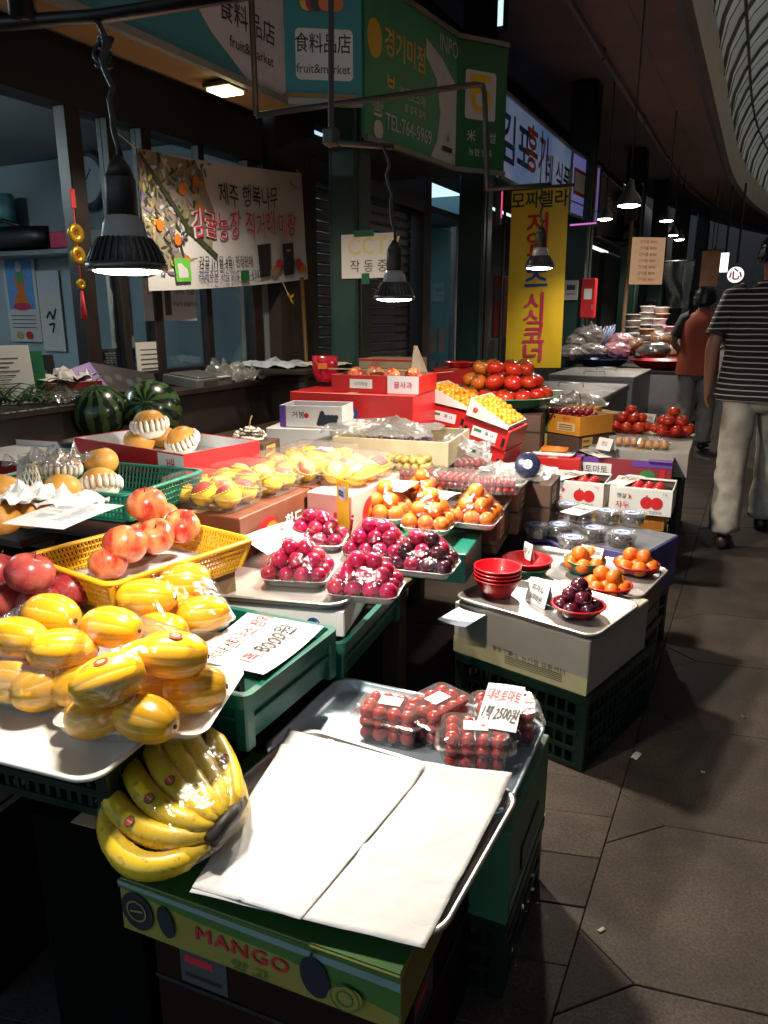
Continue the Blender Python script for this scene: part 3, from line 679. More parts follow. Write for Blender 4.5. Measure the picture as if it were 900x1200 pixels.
# yellow vertical banner beside the second pillar
yb = 6.12
c4 = [GY(592, 431, yb), GY(657, 431, yb), GY(667, 217, yb), GY(600, 222, yb)]; O = c4[0].copy()
t = thing('hanging_banner', 'yellow vertical tasting corner banner with red and blue lettering', 'banner', tuple(O))
ob, nrm, fn = banner_mesh('vinyl_sheet', c4, mat('banner_yellow', (.72, .46, .015), .45, var=.06), t, O, 10, 24, 0, .002, .008)
WB = (c4[1] - c4[0]).length; HB = (c4[3] - c4[0]).length
pr = Print((0, 0, 0), (1, 0, 0), (0, 1, 0), .002, .0005)
pr.text('모짜렐라', WB * .5, HB * .93, .135, M_ink, .022, 0, 'CENTER', .95)
for k, (s, m) in enumerate((('저', M_red), ('염', M_red), ('치', M_red), ('즈', M_inkblue))): pr.text(s, WB * .5, HB * (.8 - k * .1), .17, m, .035, 0, 'CENTER', 1.35)
for k, s in enumerate('시식코너'): pr.text(s, WB * .5, HB * (.37 - k * .095), .16, M_pink, .035, 0, 'CENTER', 1.3)
pr.disc(WB * .05, HB * .02, .02, M_ban); warp(pr, fn, WB, HB, .001); pr.done(t, 'banner_print')
MB().tube([Vector(fn(0, 1)) - Vector((.06, 0, 0)), Vector(fn(1, 1)) + Vector((.04, 0, 0))], .012, M_pipe, 8).build('top_rod', t)
MB().tube([Vector(fn(0, 1)) - Vector((.05, 0, 0)), Vector(fn(0, 1)) - Vector((.05, 0, 1.75)) ], .012, M_pipe, 8).build('side_pole', t)
MB().tube([Vector(fn(.5, 1)), Vector(fn(.5, 1)) + Vector((0, 0, .4))], .004, M_pipe, 6).build('hanger', t)
# notice taped to the first pillar
p = GY(432, 300, 4.04); t = thing('paper_notice', 'white notice on the pillar saying the camera is running, held by green tape', 'notice', tuple(p), 0)
MB().box((0, 0, 0), (.36, .003, .245), M_paper).build('sheet', t)
pr = Print((0, -.0016, 0), (1, 0, 0), (0, 0, 1)); pr.text('CCTV', .03, .05, .13, mat('print_paleyellow', (.62, .5, .2), .6), .015); pr.text('작 동 중', 0, -.06, .075, M_dgrey, .002); pr.done(t, 'notice_print')
tp = mat('green_tape', (.01, .09, .05), .4)
MB().box((-.03, -.003, .125), (.13, .004, .035), tp).build('tape', t); MB().box((-.02, -.003, -.125), (.05, .004, .06), tp).build('tape', t)
# red cabinet on the third pillar, notice beside it, red post at the second
t = thing('fire_box', 'red narrow fire cabinet on the dark green pillar', 'cabinet', tuple(GY(691, 350, 9.44)))
MB().box((0, -.06, 0), (.17, .12, .46), M_red, .012).build('case', t); MB().box((0, -.122, .05), (.09, .006, .12), M_white).build('label_plate', t); MB().box((.06, -.125, -.1), (.015, .012, .06), M_steel).build('handle', t)
p = GY(669, 340, 9.46); t = thing('paper_notice', 'small white notice fixed beside the red fire cabinet', 'notice', tuple(p)); MB().box((0, 0, 0), (.17, .006, .23), M_paper).build('sheet', t)
pr = Print((0, -.003, 0), (1, 0, 0), (0, 0, 1)); pr.rect(-.05, 0, .05, .06, M_dgrey); pr.rect(-.06, -.05, .06, -.04, M_ink); pr.done(t, 'notice_print')
t = thing('fire_box', 'dark red box fixed to the pillar behind the yellow banner', 'cabinet', tuple(GY(583, 360, 6.18)))
MB().box((.0, .1, 0), (.1, .2, .5), mat('dark_red', (.16, .01, .012), .45), .01).build('case', t); MB().box((.0, -.003, .1), (.05, .006, .1), M_dgrey).build('label_plate', t)

# ------------------------------------------------------------------ fruit meshes
def fruit_mesh(name, R_, m, squash=1., top=.18, bot=.1, tw=.32, bw=.28, lobes=0, lamp=.0, n=22, rings=14, groove=0., stem=None, waist=0.):
    b = MB(); L = []
    for i in range(rings + 1):
        t = PI * (.02 + .96 * i / rings); row = []
        for k in range(n):
            ph = 2 * PI * k / n
            rho = R_ * (1 - top * math.exp(-(t / tw) ** 2) - bot * math.exp(-((PI - t) / bw) ** 2))
            rho *= 1 + lamp * math.cos(lobes * ph) * math.sin(t) + waist * math.cos(t)
            if groove: rho *= 1 - groove * math.exp(-((((ph + PI) % (2 * PI)) - PI) / .22) ** 2) * math.sin(t) ** .5
            row.append((rho * math.sin(t) * math.cos(ph), rho * math.sin(t) * math.sin(ph), rho * math.cos(t) * squash))
        L.append(row)
    b.loft(L, m, True, True, True)
    if stem:
        z = R_ * squash * (1 - top)
        b.tube([(0, 0, z - .004), (.001, 0, z + .006), (.004, 0, z + .014)], [.0018, .0013, .0016], stem, 5)
    return b.mesh(name)
M_stem = mat('stem_brown', (.06, .035, .015), .7)
M_apple = two_tone('apple_skin', (.46, .03, .022), (.7, .33, .11), 9, .4, .68, .28, (3.5, 3.5, .7), .25, 0, 0, (.5, .2, .1))
M_appled = two_tone('apple_skin_dark', (.3, .02, .028), (.5, .12, .08), 9, .45, .75, .3, (3, 3, .7), .2, 0, 0, (.36, .14, .1))
M_pear = two_tone('pear_skin', (.56, .24, .035), (.66, .33, .055), 7, .35, .7, .5, (1, 1, 1), 0, 0, .15, (.62, .38, .13))
M_peach = two_tone('peach_skin', (.5, .04, .04), (.72, .4, .12), 10, .42, .6, .6)
M_plum = two_tone('plum_skin', (.3, .005, .04), (.5, .014, .08), 12, .35, .65, .22, (1, 1, 1), .35)
M_plumb = two_tone('plum_skin_bright', (.52, .01, .075), (.58, .06, .05), 12, .5, .78, .25, (1, 1, 1), .3)
M_plumk = two_tone('plum_skin_dark', (.03, .003, .012), (.1, .006, .02), 12, .35, .65, .22, (1, 1, 1), .35)
M_apri = two_tone('apricot_skin', (.62, .145, .008), (.55, .075, .01), 9, .5, .8, .42, (1, 1, 1), .1)
M_tom = two_tone('tomato_skin', (.45, .014, .008), (.55, .06, .01), 6, .4, .7, .22, (1, 1, 1), .3)
M_tomo = two_tone('tomato_skin_orange', (.5, .1, .012), (.55, .2, .02), 6, .4, .7, .22, (1, 1, 1), .3)
M_ctom = two_tone('cherry_tomato_skin', (.5, .012, .01), (.52, .04, .012), 20, .4, .7, .18, (1, 1, 1), .4)
M_gold = two_tone('gold_fruit_skin', (.66, .27, .008), (.56, .17, .008), 12, .4, .7, .3, (1, 1, 1), .3)
M_calyx = mat('calyx_green', (.03, .12, .02), .6)
apple = fruit_mesh('apple', .05, M_apple, .9, .3, .22, .42, .35, 5, .02, 24, 16, 0, M_stem, -.04)
apple_d = fruit_mesh('apple', .05, M_appled, .9, .3, .22, .42, .35, 5, .02, 24, 16, 0, M_stem, -.04)
pear = fruit_mesh('pear', .055, M_pear, .88, .16, .16, .3, .3, 5, .008, 24, 16, 0, None)
peach = fruit_mesh('peach', .04, M_peach, .95, .16, .0, .3, .3, 0, 0, 20, 12, .05)
plum = [fruit_mesh('plum', .0255, m, .96, .12, .0, .3, .3, 0, 0, 16, 10, .04) for m in (M_plum, M_plumb, M_plumk, two_tone('plum_skin_red', (.4, .012, .016), (.5, .05, .03), 12, .45, .75, .3, (1, 1, 1), .2))]
apricot = fruit_mesh('apricot', .026, M_apri, .97, .12, 0, .3, .3, 0, 0, 16, 10, .06)
def tomato_mesh(R_, m, n=18, rings=10, cal=True):
    me = MB(); t = fruit_mesh('t', R_, m, .84, .14, .05, .35, .3, 5, .02, n, rings)
    me.add([v.co for v in t.vertices], [tuple(p.vertices) for p in t.polygons], m, True); bpy.data.meshes.remove(t)
    if cal:
        for k in range(5):
            a = 2 * PI * k / 5 + .3; c, q = math.cos(a), math.sin(a); z = R_ * .74
            me.add([(0, 0, z), (c * R_ * .3 - q * R_ * .09, q * R_ * .3 + c * R_ * .09, z + R_ * .07), (c * R_ * .62, q * R_ * .62, z + R_ * .02), (c * R_ * .3 + q * R_ * .09, q * R_ * .3 - c * R_ * .09, z + R_ * .07)], [(0, 3, 2, 1)], M_calyx)
    return me.mesh('tomato')
tomato = [tomato_mesh(.046, m) for m in (M_tom, M_tomo)]
ctom = tomato_mesh(.0145, M_ctom, 12, 7, False)
goldf = fruit_mesh('golden_plum', .017, M_gold, 1., .08, 0, .3, .3, 0, 0, 12, 8)
# oriental melon: ribs are real dents, colour follows the rib value
def melon_mesh():
    n, rings, A, Bq = 60, 18, .058, .041; b = MB(); L = []; at = []
    for i in range(rings + 1):
        t = PI * (.015 + .97 * i / rings); row = []
        for k in range(n):
            ph = 2 * PI * k / n; s = .5 + .5 * math.cos(10 * ph); g = s ** 4 * math.sin(t) ** .6
            r = Bq * math.sin(t) ** .85 * (1 - .035 * g); x = A * math.cos(t) * (1 - .05 * math.exp(-(t / .25) ** 2))
            row.append((x, r * math.cos(ph), r * math.sin(ph))); at.append(g * (.55 + .45 * math.sin(t)))
        L.append(row)
    b.loft(L, attr_mix('melon_skin', 'rib', (.8, .4, .01), (.84, .58, .14), .3, .3, 0, .5, .85, 40, .22), True, True, True)
    for sx, rr_, mm in ((-1, .006, M_stem), (1, .0045, M_stem)): b.lathe([(rr_, -.001), (rr_ * .8, .0015), (.001, .001)], mm, 10, Matrix.Translation((sx * .0565, 0, 0)) @ Matrix.Rotation(sx * R(90), 4, 'Y'))
    at += [0] * (len(b.v) - len(at))
    me = b.mesh('melon'); a = me.attributes.new('rib', 'FLOAT', 'POINT'); a.data.foreach_set('value', at); return me
melon = melon_mesh()
def wmelon_mesh():
    n, rings, A = 84, 22, .135; b = MB(); L = []; at = []
    for i in range(rings + 1):
        t = PI * (.015 + .97 * i / rings); row = []
        for k in range(n):
            ph = 2 * PI * k / n; r = A * (1 - .06 * math.exp(-(t / .2) ** 2))
            p = Vector((r * math.sin(t) * math.cos(ph), r * math.sin(t) * math.sin(ph), r * math.cos(t) * .93)); row.append(tuple(p))
            w = noise.noise(p * 45) * .55 + noise.noise(p * 16) * .35
            at.append(max(0, min(1, .5 + .62 * math.cos(12 * ph + w * 2.2))))
        L.append(row)
    b.loft(L, attr_mix('watermelon_skin', 'stripe', (.045, .1, .03), (.005, .014, .007), .25, .2, 0, .35, .6, 50), True, True, True)
    b.tube([(0, 0, .118), (.002, 0, .135), (.012, 0, .155), (.03, .004, .165), (.045, .01, .158)], [.006, .004, .0035, .0035, .004], mat('vine', (.1, .14, .05), .6), 6)
    me = b.mesh('watermelon'); nv = len(me.vertices); at += [1] * (nv - len(at)); a = me.attributes.new('stripe', 'FLOAT', 'POINT'); a.data.foreach_set('value', at); return me
wmelon = wmelon_mesh()
def rot3(r=rnd): return (r.uniform(0, 6.28), r.uniform(0, 6.28), r.uniform(0, 6.28))

# ------------------------------------------------------------------ packs, trays, boxes
F_wrap = film('cling_film', (.985, .985, .985), .15, .11, .0, 1., 20.); F_clam = film('clamshell', (.95, .95, .94), .15, .09, .05, .25, 22.)
F_lid = film('clamshell_lid', (.96, .95, .93), .13, .12, .045, .4, 14.); F_bag = film('poly_bag', (.95, .95, .95), .22, .12, .06, .9, 24.)
M_tan_l = mat('label_tan', (.42, .34, .22), .6, var=.15)
M_foam = mat('foam_white', (.75, .75, .74), .6, var=.05)
def foam_tray_mesh(w, d, h=.022, m=None):
    m = m or M_foam
    L = [rrect(w * .86, d * .82, .02, 0), rrect(w, d, .028, h), rrect(w + .008, d + .008, .03, h), rrect(w - .004, d - .004, .026, h - .001), rrect(w * .84, d * .8, .018, .004)]
    return MB().loft(L, m, True, True, False).mesh('foam_tray')
def hull(points, name, parent, m, inflate=.003, sub=1, smooth_it=2):
    bm = bmesh.new()
    for p in points: bm.verts.new(p)
    r = bmesh.ops.convex_hull(bm, input=bm.verts[:])
    bmesh.ops.delete(bm, geom=[v for v in bm.verts if not v.link_faces], context='VERTS')
    if sub: bmesh.ops.subdivide_edges(bm, edges=bm.edges[:], cuts=sub, use_grid_fill=True)
    for _ in range(smooth_it): bmesh.ops.smooth_vert(bm, verts=bm.verts[:], factor=.25)
    bm.normal_update()
    for v in bm.verts: v.co += v.normal * (inflate + rnd.uniform(-.0006, .0006))
    me = bpy.data.meshes.new(name)
    for f in bm.faces: f.smooth = True
    bm.to_mesh(me); bm.free(); me.materials.append(m); return link(name, me, parent)
def steel_tray(label, loc, rz, w, d, h=.022, m=None, group=None, name='serving_tray'):
    m = m or M_steel; t = thing(name, label, 'tray', loc, rz, group); r = min(w, d) * .12
    L = [rrect(w - .05, d - .05, r, 0, 6), rrect(w - .03, d - .03, r, .004, 6), rrect(w - .012, d - .012, r, h - .003, 6), rrect(w - .002, d - .002, r, h - .004, 6), rrect(w, d, r, h, 6), rrect(w - .004, d - .004, r, h + .003, 6), rrect(w - .014, d - .014, r, h + .003, 6), rrect(w - .018, d - .018, r, h, 6), rrect(w - .034, d - .034, r, .007, 6), rrect(w - .055, d - .055, r, .0035, 6)]
    MB().loft(L[:8], m, True, False, True).build('rim', t)
    b = MB(); b.loft(L[7:], m, False, True, True); b.build('pan', t); return t
def carton(label, loc, rz, w, d, h, m, top=None, open_=False, group=None, name='carton', t=.005, inner=None, lid=False, cat='box', base=None):
    """cardboard box; open ones have four walls and a bottom"""
    o = thing(name, label, cat, loc, rz, group)
    if open_:
        k = inner or m
        for nm, c, s in (('front_panel', (0, -d / 2 + t / 2, h / 2), (w, t, h)), ('back_panel', (0, d / 2 - t / 2, h / 2), (w, t, h)), ('side_panel', (-w / 2 + t / 2, 0, h / 2), (t, d - 2 * t, h)), ('side_panel', (w / 2 - t / 2, 0, h / 2), (t, d - 2 * t, h))):
            MB().box(c, s, m, .0008).build(nm, o)
        bb = MB(); bb.box((0, 0, (base or .01) / 2 + .001), (w - 2 * t, d - 2 * t, (base or .01)), k); bb.build('bottom', o)
        ii = MB(); e = .0016
        for c, s in (((0, -d / 2 + t + e / 2, h / 2), (w - 2 * t, e, h - .004)), ((0, d / 2 - t - e / 2, h / 2), (w - 2 * t, e, h - .004)), ((-w / 2 + t + e / 2, 0, h / 2), (e, d - 2 * t - 2 * e, h - .004)), ((w / 2 - t - e / 2, 0, h / 2), (e, d - 2 * t - 2 * e, h - .004))): ii.box(c, s, k)
        ii.build('lining', o)
    else:
        MB().box((0, 0, h / 2), (w, d, h), m, .003).build('body', o)
        if m in (MATS.get('kraft_dark'), MATS.get('kraft'), MATS.get('kraft_deep')) and h > .05:
            kk = int(w * 1e4 + h * 1e3) % 3; lm = (M_tan_l, M_goldp, M_dgrey)[kk]
            for org, xd, ln in (((-w / 2, -d / 2, 0), (1, 0, 0), w), ((w / 2, -d / 2, 0), (0, 1, 0), d)):
                pr = Print(org, xd, (0, 0, 1)); hh = min(h * .6, .07); z0_ = h - hh - .012; pr.rect(ln * .12, z0_, ln * .12 + hh * 1.3, z0_ + hh, lm); pr.rect(ln * .14, z0_ + hh * .6, ln * .14 + hh * .8, z0_ + hh * .8, M_inkred); pr.rect(ln * .14, z0_ + hh * .2, ln * .14 + hh, z0_ + hh * .3, M_ink); pr.rect(0, z0_ - .012, ln, z0_ - .004, M_ink); pr.done(o)
        MB().box((0, 0, h + .0006), (.05, d - .01, .0012), top or mat('packing_tape', (.45, .33, .18), .3), 0).build('tape_seam', o)
    return o
def crate(label, loc, rz, w, d, h, m, rows=3, cols=12, group=None, name='crate', floor=True, solid=False):
    """moulded plastic crate: slatted walls, rim, corner posts"""
    o = thing(name, label, 'crate', loc, rz, group); th = .008
    MB().loft([rrect(w, d, .02, h - .03), rrect(w + .012, d + .012, .024, h - .028), rrect(w + .012, d + .012, .024, h), rrect(w - .02, d - .02, .014, h), rrect(w - .02, d - .02, .014, h - .03)], m, True if False else False, False, False).build('rim', o)
    for sx in (-1, 1):
        for sy in (-1, 1): MB().box((sx * (w / 2 - .015), sy * (d / 2 - .015), h / 2 - .01), (.03, .03, h - .02), m, .004).build('corner_post', o)
    if solid:
        b = MB(); b.loft([rrect(w - .03, d - .03, .015, .009), rrect(w - .012, d - .012, .02, h - .03), rrect(w - .026, d - .026, .016, h - .03), rrect(w - .044, d - .044, .012, .012)], m, False, False, False); b.build('wall', o)
        MB().loft([rrect(w - .012, d - .012, .02, h * .45), rrect(w - .004, d - .004, .02, h * .47), rrect(w - .004, d - .004, .02, h * .53), rrect(w - .012, d - .012, .02, h * .55)], m, False, False, False).build('rib', o)
        MB().box((0, 0, .004), (w - .05, d - .05, .008), m).build('base', o); return o
    b = MB(); nc = cols
    for sgn in (-1, 1):
        for r in range(rows + 1):
            z = .012 + (h - .04) * r / rows; b.box((0, sgn * (d / 2 - th / 2), z), (w - .04, th, .014), m); b.box((sgn * (w / 2 - th / 2), 0, z), (th, d - .04, .014), m)
        for k in range(1, nc): b.box((-w / 2 + w * k / nc, sgn * (d / 2 - .003 - th / 2), h / 2 - .01), (.009, th * .6, h - .03), m)
        mc = max(3, int(nc * d / w))
        for k in range(1, mc): b.box((sgn * (w / 2 - .003 - th / 2), -d / 2 + d * k / mc, h / 2 - .01), (th * .6, .009, h - .03), m)
    b.build('slats', o)
    MB().box((0, 0, .004), (w - .02, d - .02, .008), m).build('base', o); return o
def basket(label, loc, rz, w, d, h, m, rows, cols, flare=.02, group=None):
    """flared basket with open slotted walls"""
    o = thing('basket', label, 'basket', loc, rz, group)
    w0, d0 = w - 2 * flare, d - 2 * flare
    MB().loft([rrect(w, d, .03, h - .004), rrect(w + .02, d + .02, .035, h - .006), rrect(w + .022, d + .022, .035, h), rrect(w + .018, d + .018, .035, h + .004), rrect(w - .002, d - .002, .03, h + .004), rrect(w - .004, d - .004, .03, h - .004)], m, False, False, True).build('rim', o)
    MB().loft([rrect(w0, d0, .025, 0), rrect(w0 + .002, d0 + .002, .025, .012), rrect(w0 - .01, d0 - .01, .02, .012), rrect(w0 - .012, d0 - .012, .02, .004)], m, True, True, False).build('base', o)
    b = MB()
    def P_(side, u, v):
        W_, D_ = w0 + (w - w0) * v, d0 + (d - d0) * v; z = .01 + (h - .012) * v
        a = {0: (-.5 + u, -.5), 1: (.5, -.5 + u), 2: (.5 - u, .5), 3: (-.5, .5 - u)}[side]; return Vector((a[0] * W_, a[1] * D_, z))
    for sd in range(4):
        L = w if sd % 2 == 0 else d; nc = int(cols * L / w)
        for k in range(nc + 1):
            u = .03 + .94 * k / nc; b.tube([P_(sd, u, 0), P_(sd, u, 1)], .0036, m, 4, False, False)
        for r in range(rows + 1): b.tube([P_(sd, .02, r / rows), P_(sd, .98, r / rows)], .0034, m, 4, False, False)
    for k in range(4): b.tube([P_(k, 0, 0) * .985 + Vector((0, 0, 0)), P_(k, 0, 1) * .985 + Vector((0, 0, .002))], .01, m, 6, False, True)
    b.build('slotted_wall', o); return o
def bowl(label, loc, r, h, m, group=None, rz=0., name='bowl', ob=1.):
    o = thing(name, label, 'bowl', loc, rz, group); b = MB()
    pr_ = [(r * .55, 0), (r * .62, .004), (r * .85, h * .5), (r * .96, h - .004), (r * 1.05, h - .002), (r * 1.05, h + .002), (r * .97, h + .001), (r * .93, h - .006), (r * .8, h * .5), (r * .58, .006)]
    k = 6; L = [[(x * math.cos(2 * PI * j / 32), x * ob * math.sin(2 * PI * j / 32), z) for j in range(32)] for x, z in pr_]
    MB().loft(L[:7], m, True, False, True).build('rim', o); MB().loft(L[6:], m, False, True, True).build('inside', o); return o
def heap(parent_pts, mesh, name, label, cat, group, scale=(.94, 1.06), rr=rnd, up=False):
    out = []
    for p in parent_pts:
        s = rr.uniform(*scale); o = link(name, mesh if not isinstance(mesh, list) else rr.choice(mesh), None, p, (rr.uniform(-.5, .5), rr.uniform(-.5, .5), rr.uniform(0, 6.28)) if up else rot3(rr), tuple(s * rr.uniform(.94, 1.05) for _ in range(3))); tag(o, label, cat, group); out.append(o)
    return out
def ring_pile(r, layers, R0, z0, jit=.15, rr=rnd):
    """positions of balls of radius r heaped in a round bowl of radius R0"""
    pts = []; Rc = R0; z = z0 + r
    for L in range(layers):
        k = Rc
        if Rc < r * .9:
            pts.append((0, 0, z)); break
        if L == 0: pts.append((0, 0, z))
        while k >= r * .9:
            n = max(1, int(2 * PI * k / (2.02 * r))); a0 = rr.random() * 6
            for j in range(n): pts.append((k * math.cos(a0 + 2 * PI * j / n) + rr.uniform(-jit, jit) * r * .3, k * math.sin(a0 + 2 * PI * j / n) + rr.uniform(-jit, jit) * r * .3, z + rr.uniform(-.1, .1) * r))
            k -= 2 * r
        Rc -= r * 1.05; z += r * 1.45
    return pts
def grid_pile(nx, ny, r, z0, layers=2, rr=rnd, sp=2.02):
    pts = []; z = z0 + r
    for L in range(layers):
        if nx < 1 or ny < 1: break
        for i in range(nx):
            for j in range(ny): pts.append(((i - (nx - 1) / 2) * sp * r + rr.uniform(-.06, .06) * r, (j - (ny - 1) / 2) * sp * r + rr.uniform(-.06, .06) * r, z + rr.uniform(-.05, .05) * r))
        nx -= 1; ny -= 1; z += r * 1.42
    return pts
def wrapped_pack(name, label, loc, rz, w, d, pts, mesh, fname, group, fr, trh=.022, wrap=True, scale=1.):
    t = thing(name, label, 'pack', loc, rz, group); key = ('ft', w, d)
    if key not in MATS: MATS[key] = foam_tray_mesh(w, d, trh)
    link('foam_tray', MATS[key], t); cloud = [(x, y, trh) for x, y, z in rrect(w, d, .03, 0, 2)] + [(x * .9, y * .9, .006) for x, y, z in rrect(w, d, .03, 0, 2)]
    for p in pts:
        s = scale * rnd.uniform(.95, 1.05); link(fname, rnd.choice(mesh) if isinstance(mesh, list) else mesh, t, p, rot3(), tuple(s * rnd.uniform(.94, 1.05) for _ in range(3)))
        for q in range(14):
            a = q * 2.4; zz = 1 - 2 * (q + .5) / 14; k = math.sqrt(1 - zz * zz); cloud.append((p[0] + fr * k * math.cos(a), p[1] + fr * k * math.sin(a), p[2] + fr * zz))
    if wrap: hull(cloud, 'cling_film', t, F_wrap, .0035, 1, 1)
    return t
M_sticker = mat('sticker', (.55, .03, .04), .4)
def card(label, bl, br, tr, tl, z, lines, group=None, thick=.0012, name='price_card', m=None, zt=None):
    """a paper card lying or leaning where four photo pixels at height z (zt for the upper edge) put it"""
    zt = z if zt is None else zt
    a, b_, c, d = G(*bl, z), G(*br, z), G(*tr, zt), G(*tl, zt); xd = (b_ - a + c - d) / 2; W = xd.length; xd.normalize(); yd = (d - a + c - b_) / 2; yd = yd - xd * yd.dot(xd); H = yd.length; yd.normalize(); n = xd.cross(yd)
    ctr = (a + b_ + c + d) / 4; t = thing(name, label, 'card' if name == 'price_card' else 'sign', tuple(ctr), 0, group)
    M_ = Matrix((xd, yd, n)).transposed().to_4x4()
    rr = random.Random(int(W * 1e5)); cv = rr.uniform(-.006, .008)
    bb = MB(); bb.sheet(lambda u, v: ((u - .5) * W, (v - .5) * H, cv * ((u - .5) ** 2 * 4 - .3)), 6, 2, m or M_paper, thick, False); bb.v = [tuple(M_ @ Vector(p)) for p in bb.v]; bb.build('sheet', t)
    pr = Print((0, 0, 0), (1, 0, 0), (0, 1, 0), .001, .0004)
    for (s, x, yy, sz, mm) in lines: pr.text(s, (x - .5) * W, (yy - .5) * H, sz * H, mm, .004, 0, 'CENTER', .8, .1, .06, 1., W * (.88 if abs(x - .5) < .1 else .56))
    pr.b.v = [tuple(M_ @ Vector((x, yy, z_ + cv * ((x / W) ** 2 * 4 - .3)))) for x, yy, z_ in pr.b.v]; pr.done(t, 'handwriting'); return t
# ------------------------------------------------------------------ low row along the aisle: foreground
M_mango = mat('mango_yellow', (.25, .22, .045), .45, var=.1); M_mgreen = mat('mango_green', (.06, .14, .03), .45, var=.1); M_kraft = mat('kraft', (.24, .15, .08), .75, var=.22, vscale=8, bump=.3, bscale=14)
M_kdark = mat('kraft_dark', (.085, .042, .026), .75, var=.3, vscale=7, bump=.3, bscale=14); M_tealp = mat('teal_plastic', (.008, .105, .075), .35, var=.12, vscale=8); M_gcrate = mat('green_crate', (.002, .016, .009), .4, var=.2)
M_foamg = mat('green_foam', (.05, .16, .08), .5, var=.12)
ZA = .41
c, rz, w = seat((138, 1029), (470, 1146), ZA - .003, .40)
mz = ZA - .003 - .1
mbox = carton('yellow and green mango carton under the paper lined tray', (c.x, c.y, mz), rz, w, .40, .1, M_mango)
pr = Print((-w / 2, -.2, 0), (1, 0, 0), (0, 0, 1))
pr.poly([(0, .085), (w * .3, .07), (w * .62, .062), (w, .03), (w, .1), (0, .1)], M_mgreen); pr.poly([(0, .098), (0, .09), (w, .075), (w, .09)], mat('print_bluegrey', (.2, .27, .26), .5))
pr.text('MANGO', w * .47, .046, .036, M_inkred, .02, -.02, 'CENTER', 1.2, 0, 0, 1.1, w * .34); pr.text('망고', w * .5, .014, .022, M_mgreen, .004, 0, 'CENTER', 1.6, 0, 0, 1.3)
for x, a, bq in ((.075, .032, .036), (.19, .016, .03), (.73, .024, .036)): pr.disc(w * x, .05, a, M_sdark, bq, 18, .2)
pr.ring(w * .075, .052, .02, .003, M_mango); pr.line([(w * .05, .05), (w * .1, .055)], .004, M_mango); pr.disc(w * .83, .035, .03, M_mango, .02, 16, .4); pr.ring(w * .83, .035, .024, .002, M_mgreen); pr.ring(w * .83, .035, .014, .002, M_mgreen); pr.line([(w * .72, .085), (w * .73, .1)], .004, M_sdark); pr.done(mbox)
tp_ = MB(); tp_.box((0, 0, .1012), (w - .006, .394, .002), mat('lid_green_shaded', (.035, .11, .02), .5, var=.15)); tp_.build('lid_print', mbox)  # green lid, darkened to stand for the shadow under the tray rim
carton('dark brown carton on the ground under the mango carton', (c.x + .02, c.y + .01, 0), rz, w - .05, .38, mz - .001, mat('kraft_deep', (.02, .008, .006), .95, var=.2, spec=.1))
# tray 1 with two sheets of paper
rf = G(512, 1112, ZA + .02); r1 = R(-1.5); w1, d1 = .5, .4
ux = Vector((math.cos(r1), math.sin(r1), 0)); uy = Vector((-math.sin(r1), math.cos(r1), 0)); c1 = rf - ux * w1 / 2 + uy * d1 / 2
steel_tray('steel tray lined with white paper beside the bananas', (c1.x, c1.y, ZA + .001), r1, w1, d1, .024)
def paper_sheet(name, label, q, z, amp, seed, fold=None, m=None, th=.0008, cat='paper', lift=0.):
    rr = random.Random(seed); P4 = [G(px, py, z) for px, py in q]; O = (P4[0] + P4[1] + P4[2] + P4[3]) / 4
    def fn(u, v):
        p = P4[0].lerp(P4[1], u).lerp(P4[3].lerp(P4[2], u), v) - O
        h = amp * (noise.noise(Vector((u * 3 + seed, v * 3, seed * .7))) * .7 + noise.noise(Vector((u * 7 + seed, v * 7, 2))) * .25)
        h += lift * max(0, (v - .55)) * (.5 + u)
        if fold: h += fold(u, v)
        return (p.x, p.y, abs(h) + .0006)
    b = MB(); b.sheet(fn, 44, 36, m or M_sheet, th, True); o = b.build(name, None, tuple(O)); return tag(o, label, cat)
paper_sheet('paper_sheet', 'large white paper sheet spread flat over the steel tray', [(222, 1046), (497, 1112), (600, 914), (330, 880)], ZA + .029, .004, 4, lambda u, v: .003 * abs(math.sin(u * 11 + v * 4)) * v + .005 * max(0, .03 - abs(v - .52 + .2 * u)) / .03 + .014 * max(0, v - .86) / .14)
paper_sheet('paper_sheet', 'smaller white paper laid over the large sheet at the bananas', [(225, 1040), (352, 1078), (498, 905), (338, 862)], ZA + .0315, .003, 9, lambda u, v: .004 * max(0, u - .95) / .05 * v * (1 - v) * 2 + .004 * max(0, .025 - abs(u - .45 + .12 * v)) / .025 + .016 * max(0, v - .88) / .12)
# bananas: one hand, each finger a curved five sided tube, crown at the aisle side
M_ban2 = two_tone('banana_skin', (.72, .48, .018), (.62, .42, .02), 7, .4, .7, .42, (1, 1, 1), .08, 0, .05, (.42, .27, .03)); M_btip = mat('banana_tip', (.05, .035, .015), .7)
zt = ZA + .028
crown = G(266, 962, zt + .06); bt = thing('banana_bunch', 'yellow banana bunch in clear film with small round stickers', 'bananas', (crown.x, crown.y, zt)); O = Vector((crown.x, crown.y, zt))
spec = [  # start, middle, tip as (px, py, height above tray)
    ((238, 1000, .030), (158, 1012, .030), (122, 940, .05)), ((240, 985, .050), (160, 968, .055), (120, 900, .08)), ((246, 972, .062), (182, 942, .078), (146, 878, .105)),
    ((250, 962, .07), (205, 922, .09), (172, 862, .125)), ((258, 955, .074), (224, 912, .092), (194, 862, .125)), ((264, 950, .074), (243, 905, .09), (215, 852, .13)), ((272, 948, .068), (268, 905, .08), (245, 855, .115)),
    ((262, 972, .03), (205, 985, .018), (140, 962, .022)), ((268, 965, .03), (225, 950, .02), (170, 912, .03)), ((274, 960, .03), (250, 935, .022), (215, 890, .045)), ((280, 958, .03), (276, 930, .024), (262, 885, .05))]
cloud = []
